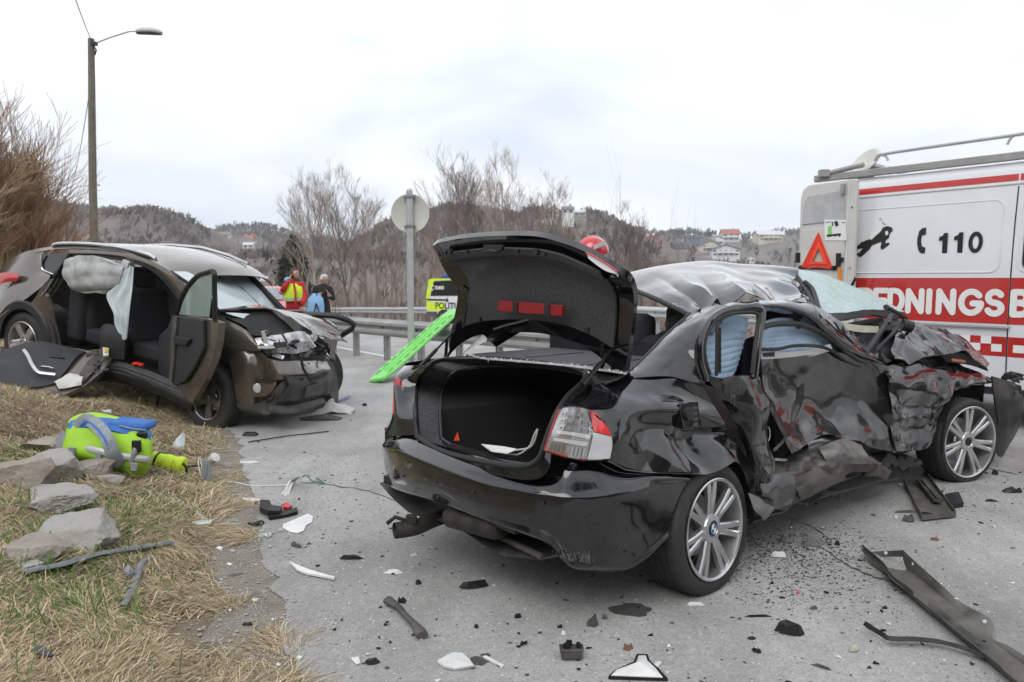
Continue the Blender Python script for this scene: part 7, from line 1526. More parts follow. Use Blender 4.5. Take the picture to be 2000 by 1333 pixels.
m = MB(); m.tube([Q(84,727,.07), Q(98,729,.075), Q(107,731,.07)],.014,7); m.obj('inner_handle', M['chrome'], DT)
m = MB(); m.prism([Q(x, y, .055) for x, y in ((94,685),(122,688),(122,700),(130,708),(100,706),(92,695))], nrm*.006); m.obj('handle_recess', M['print_black'], DT, smooth=False)
m = MB(); m.patch([[Q(x, y, .01) for x, y in ((186,694),(204,700),(200,712))],[Q(x, y, .03) for x, y in ((170,714),(184,722),(185,728))],[Q(x, y, .02) for x, y in ((155,732),(165,742),(165,750))]],4,4, crump(.03,9), thick=.01); m.obj('torn_mechanism', M['dusty_plastic'], DT)
m = MB(); m.patch([[Q(x, y, .03) for x, y in ((108,752),(138,736),(165,742))],[Q(x, y, .06) for x, y in ((112,758),(140,746),(163,750))],[Q(x, y, .02) for x, y in ((116,763),(140,760),(160,755))]],4,4, crump(.015,8), thick=.01); m.obj('pale_duct', M['white_trim'], DT)
m = MB(); rr = random.Random(4)
for k in range(26): m.box(Q(rr.uniform(172,212), rr.uniform(690,735), rr.uniform(0,.05)),(rr.uniform(.01,.05),.012,.015), Matrix.Rotation(rr.uniform(0,3),3, 'Z'))
tag(m.obj('mechanism_bits', M['alloy_dim'], DT, smooth=False), kind='stuff')
m = MB(); m.prism([Q(x, y, .05) for x, y in ((203,688),(215,690),(214,704),(204,705))], nrm*.02); m.obj('speaker_magnet', M['white_trim'], DT, smooth=False); m = MB(); m.prism([Q(x, y, .072) for x, y in ((207,690),(214,692),(213,700),(207,700))], nrm*.006); m.obj('yellow_label', M['yellow'], DT, smooth=False)
for k in range(5): m = MB(); m.tube([Q(98+k*5,762+k*2,.02), Q(101+k*5,772,.0), Q(106+k*4,776,.02)],.004,5); m.obj('torn_wire', M['rust'], DT)
# ================================================================ RESCUE VAN
VN = Frame((3.94,8.8,0),(.588,-.809,0))
RT = thing('rescue_van', (3.94,8.8,0), 'tall white rescue van with red stripes behind the black wreck', 'van')
def rp(m, name, mat, **k): return m.obj(name, M[mat], k.pop('parent', RT), **k)
def vS(x, y, v=0): return VN.S(x, y, v)
U0 = -.72; WV = 1.95
# body shell: cross-section swept along the van
sec = [(.02,.42),(.0,.62),(-.01,1.05),(.0,1.55),(.03,2.0),(.09,2.50),(.13,2.60),(.2,2.655),(.5,2.69),(WV/2,2.71),(WV-.5,2.69),(WV-.2,2.655),(WV-.13,2.60),(WV-.03,2.0),(WV, 1.05),(WV-.02,.42)]
rows = [[VN.P(u, v, w) for v, w in sec] for u in (U0,0,1,2,3.2,4.2)]
rows.append([VN.P(4.9, v*.9+.1,.42+(w-.42)*.80) for v, w in sec]); rows.append([VN.P(5.6, v*.86+.13,.42+(w-.42)*.36) for v, w in sec])
m = MB(); m.patch(rows, 3,3, thick=0); b_ = rp(m, 'body', 'white_paint', angle=30)
m = MB(); m.prism([VN.P(U0+.03, v, w) for v, w in sec], VN.F*.02); rp(m, 'rear_frame', 'white_trim', smooth=False)
m = MB(); m.fbox(VN, U0,5.4,.05, WV-.05,.34,.46); rp(m, 'chassis', 'black_plastic', smooth=False)
def vside(w):    # v of the skin at height w
    a = sec[:9]
    for (v0, w0),(v1, w1) in zip(a[:-1], a[1:]):
        if w0 <= w <= w1: return v0+(v1-v0)*(w-w0)/(w1-w0)
    return 0
def band(u0, u1, w0, w1, mat, name, th=.004, n=4, parent=None):
    m = MB(); rws = [[VN.P(u0+(u1-u0)*j/3, vside(w0+(w1-w0)*i/n)-th, w0+(w1-w0)*i/n) for j in range(4)] for i in range(n+1)]; m.patch(rws, 1,1); return rp(m, name, mat, parent=parent or RT)
for u0, u1 in ((U0+.02,1.572),(1.588,3.4)):
    band(u0, u1,1.055,1.51, 'red_band', 'red_stripe'); 
    band(u0, u1,2.455,2.555, 'red_band', 'red_stripe')
    band(u0, u1,.735,.93, 'red_band', 'checker_band')
# white checks on the red band
m = MB()
k = 0; cw_ = .098
for j in range(-8,22):
    u0 = 1.145+j*cw_
    if u0+cw_ > 1.57 and u0 < 1.59: continue
    rws = (0,1) 
    for r_ in (0,1):
        if (j+r_) % 2 == 0:
            w1 = .93-.0-r_*.075; w0 = w1-.075
            for aa in ((u0+.001, u0+cw_-.001),): m.add([VN.P(aa[0], vside(w0)-.0075, w0), VN.P(aa[1], vside(w0)-.0075, w0), VN.P(aa[1], vside(w1)-.0075, w1), VN.P(aa[0], vside(w1)-.0075, w1)],[(0,1,2,3)])
tag(rp(m, 'white_checks', 'letter_white', smooth=False), kind='stuff')
m = MB(); m.fbox(VN, U0+.1,1.60,-.045,-.005,1.012,1.045); rp(m, 'side_rail', 'galv', bevel=.008)
band(1.574,1.586,.45,2.40, 'print_black', 'door_gap', .0045,10); m = MB(); m.tube([VN.P(U0+.05, vside(2.425)-.004,2.425), VN.P(3.4, vside(2.425)-.004,2.425)],.010,6); rp(m, 'roof_seam', 'white_trim')
# pressed panel outline
def rrect(u0, u1, w0, w1, r, v, n=5):
    out = []
    for cu_, cw2, a0 in ((u1-r, w1-r, 0),(u0+r, w1-r, math.pi/2),(u0+r, w0+r, math.pi),(u1-r, w0+r, 1.5*math.pi)):
        for k in range(n+1): a = a0+math.pi/2*k/n; out.append((cu_+r*math.cos(a), cw2+r*math.sin(a)))
    return out
def rim(u0, u1, w0, w1, r, mat, rad_=.006, name='pressed_panel', off=.0):
    pts = rrect(u0, u1, w0, w1, r, 0); pts.append(pts[0]); m = MB(); m.tube([VN.P(u, vside(w)-off, w) for u, w in pts], rad_, 6, cap=False); return rp(m, name, mat)
rim(-.75,1.47,1.565,2.28,.09, 'white_paint', .009); rim(1.63,3.0,1.565,2.28,.09, 'white_paint', .009)
pts = rrect(1.70,2.9,1.60,2.12,.08,0); m = MB(); m.prism([VN.P(u, vside(w)-.002, w) for u, w in pts],-VN.L*.008); rp(m, 'side_window', 'glass_dark', smooth=False)
rim(1.68,2.92,1.58,2.14,.09, 'seal', .012, 'window_seal', .006)
# lettering: rounded strokes, flattened against the side
def stroke_text(txt, u0, w0, h, wdt, gap, r, mat, name, skew=.0):
    A = math.pi
    def arc(cx, cy, rx, ry, a0, a1, n=10): return [(cx+rx*math.cos(a0+(a1-a0)*i/n), cy+ry*math.sin(a0+(a1-a0)*i/n)) for i in range(n+1)]
    GL = {'R': [[(0,0),(0,1),(.5,1)]+arc(.5,.76,.42,.24, A/2,-A/2)+[(0,.52)],[(.45,.52),(.95,0)]], 'E': [[(.85,1),(0,1),(0,0),(.85,0)],[(0,.5),(.75,.5)]],
          'D': [[(0,0),(0,1),(.4,1)]+arc(.4,.5,.6,.5, A/2,-A/2)+[(0,0)]], 'N': [[(0,0),(0,1),(.9,0),(.9,1)]], 'I': [[(.1,0),(.1,1)]],
          'G': [arc(.5,.5,.5,.5,.7,2*A-.35,16)+[(.98,.45),(.58,.45)]], 'S': [arc(.45,.75,.40,.25,.5, A*1.45,10)+arc(.45,.25,.42,.25, A*.45,-A*.86,10)],
          'B': [[(0,0),(0,1),(.45,1)]+arc(.45,.76,.38,.24, A/2,-A/2)+[(0,.52)],[(.45,.52)]+arc(.45,.26,.46,.26, A/2,-A/2)+[(0,0)]], 'L': [[(0,1),(0,0),(.85,0)]]}
    k = 0
    for ch, u, wd in txt:
        m = MB()
        for st_ in GL[ch]:
            P2 = [(u+x*wd, w0+y*h) for x, y in st_]
            for (a, b),(c, d) in zip(P2[:-1], P2[1:]):
                l_ = math.hypot(c-a, d-b) or 1; nx, ny = -(d-b)/l_*r, (c-a)/l_*r; k += 1; o = .0075+.00012*(k % 30)
                m.add([VN.P(x, vside(y)-o, y) for x, y in ((a+nx, b+ny),(a-nx, b-ny),(c-nx, d-ny),(c+nx, d+ny))],[(0,1,2,3)])
            for a, b in P2:
                k += 1; o = .0075+.00012*(k % 30); m.add([VN.P(a+r*math.cos(q), vside(b)-o, b+r*math.sin(q)) for q in np.linspace(0,6.283,17)[:-1]],[tuple(range(16))])
        rp(m, name, mat, smooth=False)
stroke_text((('R', .045,.15),('E', .235,.14),('D', .40,.135),('N', .60,.155),('I', .81,.1),('N', .92,.155),('G', 1.14,.19),('S', 1.385,.15),('B', 1.62,.14),('I', 1.86,.1),('L', 1.97,.14)),0,1.155,.215,0,0,.031, 'letter_white', 'letter')
# 110, handset, diver
for cu_ in (.882,1.032):
    m = MB(); m.prism([VN.P(cu_+x*.118, vside(1.85)-.006,1.765+y*.21) for x, y in ((.3,0),(.72,0),(.72,1),(.42,1),(.32,.88),(0,.80),(0,.62),(.3,.66))],-VN.L*.005); rp(m, 'number', 'print_black', smooth=False)
m = MB(); rg_ = [[VN.P(1.238+q*math.cos(a), vside(1.868+q2*math.sin(a))-.009,1.868+q2*math.sin(a)) for q, q2 in ((.030,.066),(.068,.108))] for a in np.linspace(0,6.2832,33)]; m.patch(rg_, 1,1, thick=.003); rp(m, 'number', 'print_black', smooth=False)
def dec(pts, name, mat, th=.006): m = MB(); m.prism([VN.P(u, vside(w)-.004, w) for u, w in pts],-VN.L*th); return rp(m, name, mat, smooth=False)
def px2(pts): return [(lambda p: (p.dot(VN.F)-VN.O.dot(VN.F),(p-VN.O).dot(VN.U)))(VN.S(x, y, .03)) for x, y in pts]
dec(px2([(1809,445),(1802,446),(1796,452),(1793,465),(1793,478),(1796,490),(1801,495),(1808,495),(1809,484),(1802,482),(1800,472),(1801,460),(1809,458)]), 'handset_symbol', 'print_black')
z5 = lambda L_: [(1500+x*.375,230+y*.375) for x, y in L_]
dec(px2(z5([(454,686),(490,650),(520,638),(540,632),(560,615),(575,610),(590,590),(600,572),(622,565),(645,572),(650,590),(636,600),(632,625),(616,640),(612,655),(636,652),(634,662),(600,688),(590,680),(596,645),(570,655),(545,665),(530,690),(490,726),(456,712),(462,702),(480,706),(500,680),(478,682),(456,692)])), 'diver_symbol', 'print_black')
dec(px2(z5([(530,625),(570,590),(580,600),(542,638)])), 'diver_tank', 'letter_white', .010)
dec(px2(z5([(612,595),(625,590),(630,608),(618,615)])), 'diver_mask', 'letter_white', .010)
for x, y, r in ((583,530,.012),(597,548,.009),(606,556,.007)):
    (cu_, cw2), = px2(z5([(x, y)])); m = MB(); m.tube([VN.P(cu_+r*math.cos(a), vside(cw2)-.006, cw2+r*math.sin(a)) for a in np.linspace(0,6.3,12)],.0022,4); rp(m, 'bubble', 'strap_grey')
# roof gear
m = MB(); m.fbox(VN, U0+.06,3.5,.11,.17,2.66,2.74); m.fbox(VN, U0+.06,3.5, WV-.17, WV-.11,2.66,2.74)
rk = rp(m, 'roof_bar', 'galv_old', bevel=.01)
m = MB(); m.tube([VN.S(1600,343,.1), VN.S(1687,322,.16)],.03,8); m.box(VN.S(1609,339,.08),(.1,.1,.08)); rp(m, 'roof_tube', 'galv_old')
m = MB(); rl = curve([VN.S(1708,315,.15), VN.S(1714,307,.15), VN.S(1728,301,.15), VN.S(1850,283,.15), VN.S(1970,266,.15), VN.S(1990,263,.15), VN.P(1.95,.15,2.9), VN.P(1.98,.15,2.72)],5); m.tube(rl, .018,8)
m.tube([VN.S(1720,303,.15), VN.S(1730,305,.15), VN.S(1735,314,.15)],.014,6); m.tube([VN.S(1985,263,.15), VN.S(1974,270,.15), VN.S(1967,283,.15)],.014,6); rp(m, 'roof_rail', 'galv')
m = MB(); c = VN.P(-.15,.42,2.84); m.lathe([(0,.0),(.13,.012),(.19,.04),(.20,.06),(.17,.075),(0,.02)], basis(c, (VN.F*-.25-VN.L*.75+VN.U*.6).normalized(), VN.U),28); dsh = rp(m, 'satellite_dish', 'white_trim')
m = MB(); m.tube([VN.P(-.15,.5,2.7), VN.P(-.13,.46,2.86)],.03,8); m.patch([[VN.P(-.35,.3,2.70), VN.P(-.05,.3,2.84), VN.P(.2,.3,2.72)],[VN.P(-.35,.7,2.72), VN.P(-.05,.7,2.84), VN.P(.2,.7,2.72)]],4,2, thick=.03); rp(m, 'dish_base', 'white_trim')
# wheels
for u in (0.05,4.2): make_wheel('wheel', RT, VN.P(u, .0,.34),-VN.L, VN.F, .34,.21,.22, 'five', 'alloy_dim', False)
# open rear door folded along the side, its lining facing us
dv = -.16
dw0, dw1 = .55,2.60
def dpt(x, y, k=0): return VN.S(x, y, dv+k)
ul, ur = VN.F.dot(dpt(1560,500)-VN.O), VN.F.dot(dpt(1669,500)-VN.O)
RD_ = [(ul, dw0),(ur, dw0),(ur, 2.60),(ur-.03,2.615),(ul+.10,2.60),(ul+.03,2.55),(ul, 2.45)]
m = MB(); m.prism([VN.P(u, dv, w) for u, w in RD_], VN.L*.055); dr = rp(m, 'rear_door', 'white_trim', smooth=False, bevel=.012)
dW = ur-ul
m = MB(); m.prism([VN.P(u, dv-.004, w) for u, w in ((ul+.04,2.14),(ur-.13,2.16),(ur-.13,2.50),(ul+.11,2.47),(ul+.06,2.40))],-VN.L*.008); rp(m, 'upper_lining', 'lining_grey' if 'lining_grey' in M else 'white_trim', smooth=False, bevel=.006, parent=dr)
m = MB(); m.prism([VN.P(u, dv-.004, w) for u, w in ((ul+.03,.8),(ur-.14,.8),(ur-.10,1.1),(ur-.12,2.10),(ul+.04,2.08))],-VN.L*.010); rp(m, 'door_lining', 'white_trim', smooth=False, bevel=.008, parent=dr)
m = MB(); m.tube([VN.P(ur-.095, dv-.004,.6), VN.P(ur-.095, dv-.004,2.58)],.008,6); m.tube([VN.P(ur-.12, dv-.014,.9), VN.P(ur-.10, dv-.014,1.2), VN.P(ur-.10, dv-.014,1.8)],.006,6); rp(m, 'door_seal', 'seal2' if 'seal2' in M else 'white_paint', parent=dr)
m = MB(); m.fbox(VN, ur-.17, ur-.13, dv-.05, dv-.005,2.45,2.57); rp(m, 'door_stay', 'galv_old', parent=dr, bevel=.006)
for w in (2.3,1.62,1.05):
    m = MB(); m.lathe([(0,.006),(.012,.006),(.012,0)], basis(VN.P(ur-.05, dv, w),-VN.L, VN.F),10); rp(m, 'bolt', 'steel', parent=dr)
m = MB(); m.box(VN.P(ul-.01, dv, 1.75),(.05,.05,.12)); rp(m, 'hinge', 'seal', parent=dr)
# papers, triangle, saw on that door
def onD(x, y, k): return VN.S(x, y, dv-k)
m = MB(); m.prism([onD(x, y, .018) for x, y in ((1610,429),(1653,430),(1653,470),(1611,470))],-VN.L*.002); ps = m.obj('truck_poster', M['letter_white'], None, smooth=False); tag(ps, 'white printed sheet with a green lorry taped on the open van door', 'poster')
def sub(parent, pts, k, mat, name): m = MB(); m.prism([onD(x, y, k) for x, y in pts],-VN.L*.0015); return m.obj(name, M[mat], parent, smooth=False)
sub(ps, ((1617,443),(1624,441),(1625,458),(1617,459)),.0215, 'board_green', 'lorry_cab'); sub(ps, ((1615,459),(1642,456),(1643,459),(1615,463)),.0215, 'print_black', 'lorry_bed')
sub(ps, ((1629,433),(1636,432),(1638,441),(1632,443)),.0215, 'rust', 'print_figure'); sub(ps, ((1624,434),(1627,433),(1628,441),(1625,442)),.0215, 'bmw_blue', 'print_figure')
sub(ps, ((1644,434),(1651,434),(1651,436),(1644,436)),.0215, 'strap_grey', 'print_line'); sub(ps, ((1613,434),(1622,433),(1622,434.5),(1613,435.5)),.0215, 'bmw_blue', 'print_line')
for a in ((1621,461),(1632,460),(1639,460)): sub(ps, [(a[0]-2, a[1]-2),(a[0]+2, a[1]-2),(a[0]+2, a[1]+2),(a[0]-2, a[1]+2)],.0230, 'print_black', 'lorry_wheel')
def tri(px3, k, th, mat, name, parent, inner=None):
    a = [onD(x, y, k) for x, y in px3]; m = MB()
    b = [onD(x, y, k) for x, y in inner]; e = -VN.L*th
    m.add([*a, *b, *[p+e for p in a], *[p+e for p in b]],[(i, (i+1) % 3,3+(i+1) % 3,3+i) for i in range(3)]+[(6+i, 6+(i+1) % 3,9+(i+1) % 3,9+i) for i in range(3)]+[(i, (i+1) % 3,6+(i+1) % 3,6+i) for i in range(3)]+[(3+i, 3+(i+1) % 3,9+(i+1) % 3,9+i) for i in range(3)])
    return m.obj(name, M[mat], parent, smooth=False, bevel=.003)
wt_ = tri(((1599,455),(1626,525),(1566,523)),.02,.02, 'warn_red', 'warning_triangle', None, ((1599,474),(1612,513),(1584,512)))
tag(wt_, 'red warning triangle hanging on the open van door', 'warning triangle')
tri(((1599,470),(1616,517),(1579,516)),.042,.004, 'warn_orange', 'inner_triangle', wt_, ((1599,484),(1609,512),(1587,511)))
m = MB(); m.tube([onD(1564,524,.02), onD(1628,526,.02)],.012,6); m.box(onD(1564,523,.02),(.04,.04,.05)); m.box(onD(1629,524,.02),(.04,.04,.05)); m.obj('triangle_bracket', M['print_black'], wt_)
m = MB(); m.tube([onD(x, y, .045) for x, y in ((1575,526),(1598,520),(1622,526))],.003,5); m.obj('triangle_wire', M['chrome'], wt_)
sw = thing('folding_saw', onD(1640,500,.03), 'saw with orange handle clipped beside the warning triangle', 'saw')
m = MB(); m.prism([onD(x, y, .02) for x, y in ((1635,495),(1643,495),(1642,526),(1635,526))],-VN.L*.03); m.box(onD(1643,507,.04),(.05,.03,.04)); m.obj('sheath', M['print_black'], sw, smooth=False, bevel=.004)
m = MB(); m.tube([onD(1640,522,.04), onD(1640,538,.04), onD(1642,554,.04)],.02,8); m.ball(onD(1641,551,.04),(.035,.02,.025),8); m.obj('handle', mk('saw_orange', (.75,.25,.01),.5), sw)
m = MB(); m.prism([onD(x, y, .04) for x, y in ((1670,541),(1673,546),(1664,564),(1658,565))],-VN.L*.01); rp(m, 'antenna_fin', 'print_black', smooth=False)
# ================================================================ BAGS AND TUBES ON THE VERGE
bp = GT(215,925); BG = thing('rescue_bag', (bp.x, bp.y, bp.z), 'large lime green and blue emergency bag lying on the rocks', 'bag'); Yb = bp.y
def bd(x, y, k=0): return DY(x, y, Yb+k)
def gp_(m, name, mat, **k): return m.obj(name, M[mat], k.pop('parent', BG), **k)
body_rows = [[bd(128,860,.12), bd(135,828,.10), bd(175,818,.12), bd(240,826,.12), bd(285,838,.12), bd(297,862,.12)],
             [bd(124,872,.02), bd(132,840,.0), bd(178,832,-.02), bd(240,842,-.02), bd(288,850,.0), bd(299,872,.04)],
             [bd(122,884,-.02), bd(131,862,-.08), bd(180,862,-.10), bd(240,870,-.10), bd(286,874,-.06), bd(298,886,-.0)],
             [bd(124,893,-.0), bd(130,885,-.10), bd(180,892,-.13), bd(238,905,-.13), bd(284,905,-.08), bd(296,900,.0)],
             [bd(126,898,.08), bd(132,898,-.0), bd(180,912,-.05), bd(236,926,-.06), bd(274,932,-.04), bd(290,918,.02)]]
m = MB(); m.patch(body_rows, 6,6, lambda p, s, t: .008*fnoise(p[0]*9, p[2]*9+p[1]*5)+.004*math.sin(t*30), thick=-.004)
m.patch([body_rows[0],[bd(130,850,.35), bd(140,822,.36), bd(178,812,.36), bd(240,820,.36), bd(284,830,.35), bd(294,855,.33)],[bd(130,880,.42), bd(140,880,.42), bd(178,880,.42), bd(240,890,.42), bd(284,890,.42), bd(294,890,.38)]],5,6, lambda p, s, t: .008*fnoise(p[0]*9, p[2]*9), thick=-.004)
gp_(m, 'bag_body', 'hi_lime', angle=70)
m = MB(); m.patch([[bd(133,838,-.01), bd(176,834,-.045), bd(240,846,-.045), bd(290,856,-.02), bd(298,868,.02)],[bd(136,824,.06), bd(178,818,.06), bd(240,826,.06), bd(284,836,.06), bd(297,850,.06)],[bd(140,819,.3), bd(178,812,.3), bd(240,819,.3), bd(284,829,.3), bd(292,842,.3)]],4,6, lambda p, s, t: .006*fnoise(p[0]*12, p[2]*12), thick=.012); gp_(m, 'blue_lid', 'bag_blue')
m = MB(); m.box(bd(259,829,.1),(.27,.2,.06), Matrix.Rotation(.10,3, 'Y')); gp_(m, 'blue_pocket', 'bag_blue', bevel=.025)
m = MB(); m.tube(curve([bd(232,832,-.0), bd(260,838,-.02), bd(285,841,.0)],4),.006,6); gp_(m, 'pocket_piping', 'strap_grey')
def strap(pts, w, th, mat, name, par=BG):
    c = curve(pts, 6); m = MB(); rows = []
    for i, p in enumerate(c):
        t = (c[min(i+1, len(c)-1)]-c[max(i-1,0)]).normalized(); v = (CAMP-p).normalized(); s = t.cross(v).normalized(); rows.append([p-s*w, p-s*w*.3+v*th, p+s*w*.3+v*th, p+s*w])
    m.patch(rows, 1,2, thick=.004); return m.obj(name, M[mat], par)
strap([bd(150,836,-.02), bd(168,820,-.0), bd(190,832,-.10), bd(208,855,-.18), bd(218,880,-.20), bd(228,898,-.17), bd(232,912,-.13)],.042,.012, 'strap_grey', 'shoulder_strap')
strap([bd(156,833,-.035), bd(170,824,-.03), bd(188,836,-.13), bd(204,857,-.20), bd(213,878,-.215)],.007,.003, 'bag_blue', 'strap_piping')
strap([bd(126,868,-.03), bd(180,878,-.135), bd(232,890,-.145), bd(284,897,-.095), bd(296,900,-.03)],.020,.006, 'reflect', 'grey_band')
for x, y in ((140,882),(193,893),(262,912)): m = MB(); m.box(bd(x, y, -.14),(.045,.02,.055)); gp_(m, 'buckle', 'strap_grey', bevel=.004)
strap([bd(268,868,-.10), bd(262,885,-.13), bd(256,905,-.13)],.016,.006, 'strap_grey', 'side_strap')
for q_, d_ in ((bd(267,872,-.11),(.06,.025,.08)),(bd(278,850,-.03),(.07,.03,.035))): m = MB(); m.box(q_, d_); gp_(m, 'buckle', 'print_black', bevel=.005)
m = MB(); m.patch([[bd(113,850,.1), bd(122,842,.05), bd(130,845,.02)],[bd(110,870,.06), bd(118,872,.0), bd(128,876,-.03)],[bd(114,890,.06), bd(122,896,.02), bd(130,900,.0)]],4,4, crump(.012,10), thick=.01); gp_(m, 'end_pocket', 'strap_grey')
# small cylindrical pouch
sp_ = GT(330,925); PG = thing('pouch', (sp_.x, sp_.y, sp_.z), 'small round lime pouch with grey checks, right of the big emergency bag', 'bag'); Ys = sp_.y
def pd(x, y, k=0): return DY(x, y, Ys+k)
ax = (pd(360,916)-pd(296,903)); m = MB(); a_, b_2 = pd(296,902,.02), pd(359,914,.02); n_ = 12
m.tube([a_.lerp(b_2, i/n_) for i in range(n_+1)],[.075+.004*math.sin(i*1.3) for i in range(n_+1)],22); pb = m.obj('pouch_body', M['hi_yellow'], PG, bevel=.01)
m = MB()
for k in range(8):
    p = a_.lerp(b_2,.25+.09*k); ang = .35+.12*(k % 2); m.box(p+Vector((0,-.078*math.cos(ang),-.078*math.sin(ang))),(.022,.004,.022))
m.obj('grey_checks', M['strap_grey'], pb, smooth=False)
m = MB(); m.tube([a_.lerp(b_2,.16), a_.lerp(b_2,.22)],.080,20); m.obj('black_strap', M['print_black'], pb)
m = MB(); m.patch([[pd(300,892,.1), pd(315,886,.12), pd(338,890,.12), pd(352,899,.1)],[pd(299,898,.02), pd(316,894,.0), pd(338,898,.0), pd(355,905,.02)]],3,4, None, thick=.01); m.obj('green_flap', M['green_dark'], PG)
m = MB(); m.tube(curve([pd(357,905,-.05), pd(364,915,-.05), pd(362,928,-.05), pd(345,936,-.05), pd(318,932,-.05)],5),.010,6); m.obj('black_cord', M['print_black'], PG)
def on_px(x, y, h=.006): p = GT(x, y); return Vector((p.x, p.y, p.z+h+(.012 if p.x > Xe(p.y) else .006)))
m = MB(); m.tube([on_px(316,925,.03), on_px(350,928,.05), on_px(393,926,.06)],.008,6); tag(m.obj('black_tube', M['print_black']), 'black tube running from the pouch to the grey metal tag', 'tube')
m = MB(); p = on_px(404,945,.0); m.box(p+Vector((0,0,.085)),(.062,.014,.17)); m.tube([p+Vector((.01,-.02,.15)), p+Vector((-.01,-.02,.02))],.003,5); tag(m.obj('grey_valve_block', M['strap_grey'], bevel=.004), 'upright grey rectangular valve block beside the pouch', 'valve')
m = MB(); q = on_px(415,912,.05); m.lathe([(0,-.04),(.02,-.04),(.035,.0),(.04,.045),(0,.05)], basis(q, (.6,-.3,.5),(0,0,1)),16); tag(m.obj('mask_cup', M['white_trim']), 'small white cup-shaped mask by the grey valve block', 'mask')
def tube_thing(name, label, cat, pts, r, mat, h=.006, k=6, flat=None):
    m = MB(); m.tube(curve([on_px(x, y, h+(z if len(p) > 2 else 0)) if False else on_px(p[0], p[1], h+(p[2] if len(p) > 2 else 0)) for p in pts for x, y, z in [(0,0,0)]], k), r, 6); o = m.obj(name, M[mat]); return tag(o, label, cat)
tube_thing('white_hose', 'thin white hose looping on the grass by the valve block', 'hose', [(318,935),(350,948),(385,958),(408,955),(412,948),(395,944),(375,949),(362,952)],.004, 'white_trim')
tube_thing('white_hose', 'thin white hose lying across the asphalt edge towards the white strip', 'hose', [(436,943),(460,946),(490,952),(520,954),(562,953)],.0045, 'white_trim')
tube_thing('white_hose', 'short white hose arching up beside the grey valve block', 'hose', [(394,940,.0),(388,928,.08),(392,922,.1),(396,934,.02)],.0035, 'white_trim')

# ================================================================ DEBRIS
def plate(name, label, cat, poly, mat, th=.006, lift=.002, curl=0, smooth=False, bev=0):
    pts = [on_px(x, y, lift) for x, y in poly]; c = sum(pts, Vector())/len(pts)
    pts = [p+Vector((0,0, curl*((p-c).length)*(1 if i % 2 else .2))) for i, p in enumerate(pts)]
    m = MB(); n = len(pts); mid = c+Vector((0,0, th+lift+curl*.02)); up = [p+Vector((0,0, th)) for p in pts]
    m.add([*pts, *up, mid, c],[(i, (i+1) % n, n+(i+1) % n, n+i) for i in range(n)]+[(n+i, n+(i+1) % n, 2*n) for i in range(n)]+[((i+1) % n, i, 2*n+1) for i in range(n)])
    return tag(m.obj(name, M[mat] if isinstance(mat, str) else mat, smooth=smooth, bevel=bev), label, cat)
def zz6(L_): return [(x*.4147,780+y*.4147) for x, y in L_]
plate('white_panel_piece', 'large torn white panel piece on the asphalt left of the exhaust', 'panel piece', zz6([(1335,602),(1450,552),(1475,566),(1470,592),(1442,606),(1432,632),(1404,644),(1368,638),(1330,618)]), 'white_debris', .004)
plate('black_trim_piece', 'curved black trim piece on top of the grey one near the white panel', 'trim piece', zz6([(1226,512),(1270,520),(1285,545),(1330,548),(1320,566),(1262,572),(1224,548)]), 'print_black', .03,.01,.1)
plate('black_trim_piece', 'flat black trim blade beside the red lens fragment', 'trim piece', zz6([(1262,572),(1330,552),(1400,532),(1402,552),(1340,570),(1270,580)]), 'print_black', .02)
plate('red_lens_piece', 'red broken lens fragment lying on black trim', 'lens piece', zz6([(1326,532),(1352,522),(1378,534),(1360,545),(1334,545)]), 'lamp_red', .018,.02)
plate('white_strip', 'bent white plastic strip pointing at the rear bumper from the left', 'strip', zz6([(1360,786),(1395,805),(1440,826),(1452,833),(1578,862),(1574,869),(1440,842),(1400,826)]), 'white_debris', .010,.006)
plate('white_shard', 'pale oval shard at the asphalt edge above the black trim', 'shard', zz6([(1135,474),(1180,472),(1230,484),(1222,492),(1160,488)]), 'white_debris', .006)
plate('white_shard', 'pale strip lying at the asphalt edge near the hoses', 'shard', zz6([(1130,300),(1195,301),(1224,308),(1190,312),(1134,308)]), 'white_debris', .006)
plate('white_shard', 'white square-holed plate in the grass beside clear plastic', 'shard', zz6([(926,542),(952,540),(955,562),(980,574),(940,582),(926,565)]), 'white_debris', .01)
plate('clear_plastic', 'crumpled clear plastic in the straw by the white plate', 'plastic piece', zz6([(905,600),(940,590),(1000,588),(990,605),(930,614)]), 'plastic_clear', .02)
plate('white_shard', 'small white shard at the lower left of the verge', 'shard', zz6([(440,1286),(500,1280),(528,1290),(515,1325),(490,1333),(455,1305)]), 'white_debris', .004)
plate('dark_wedge', 'dark blue-grey plastic wedge in the straw at the lower left', 'plastic piece', zz6([(160,1222),(180,1205),(215,1215),(258,1245),(240,1256),(170,1246)]), 'blue_grey' if 'blue_grey' in M else 'dusty_plastic', .03)
plate('white_shard', 'tiny white triangle at the foot of the verge near the asphalt', 'shard', zz6([(1652,1240),(1690,1232),(1698,1262),(1680,1268)]), 'white_debris', .004)
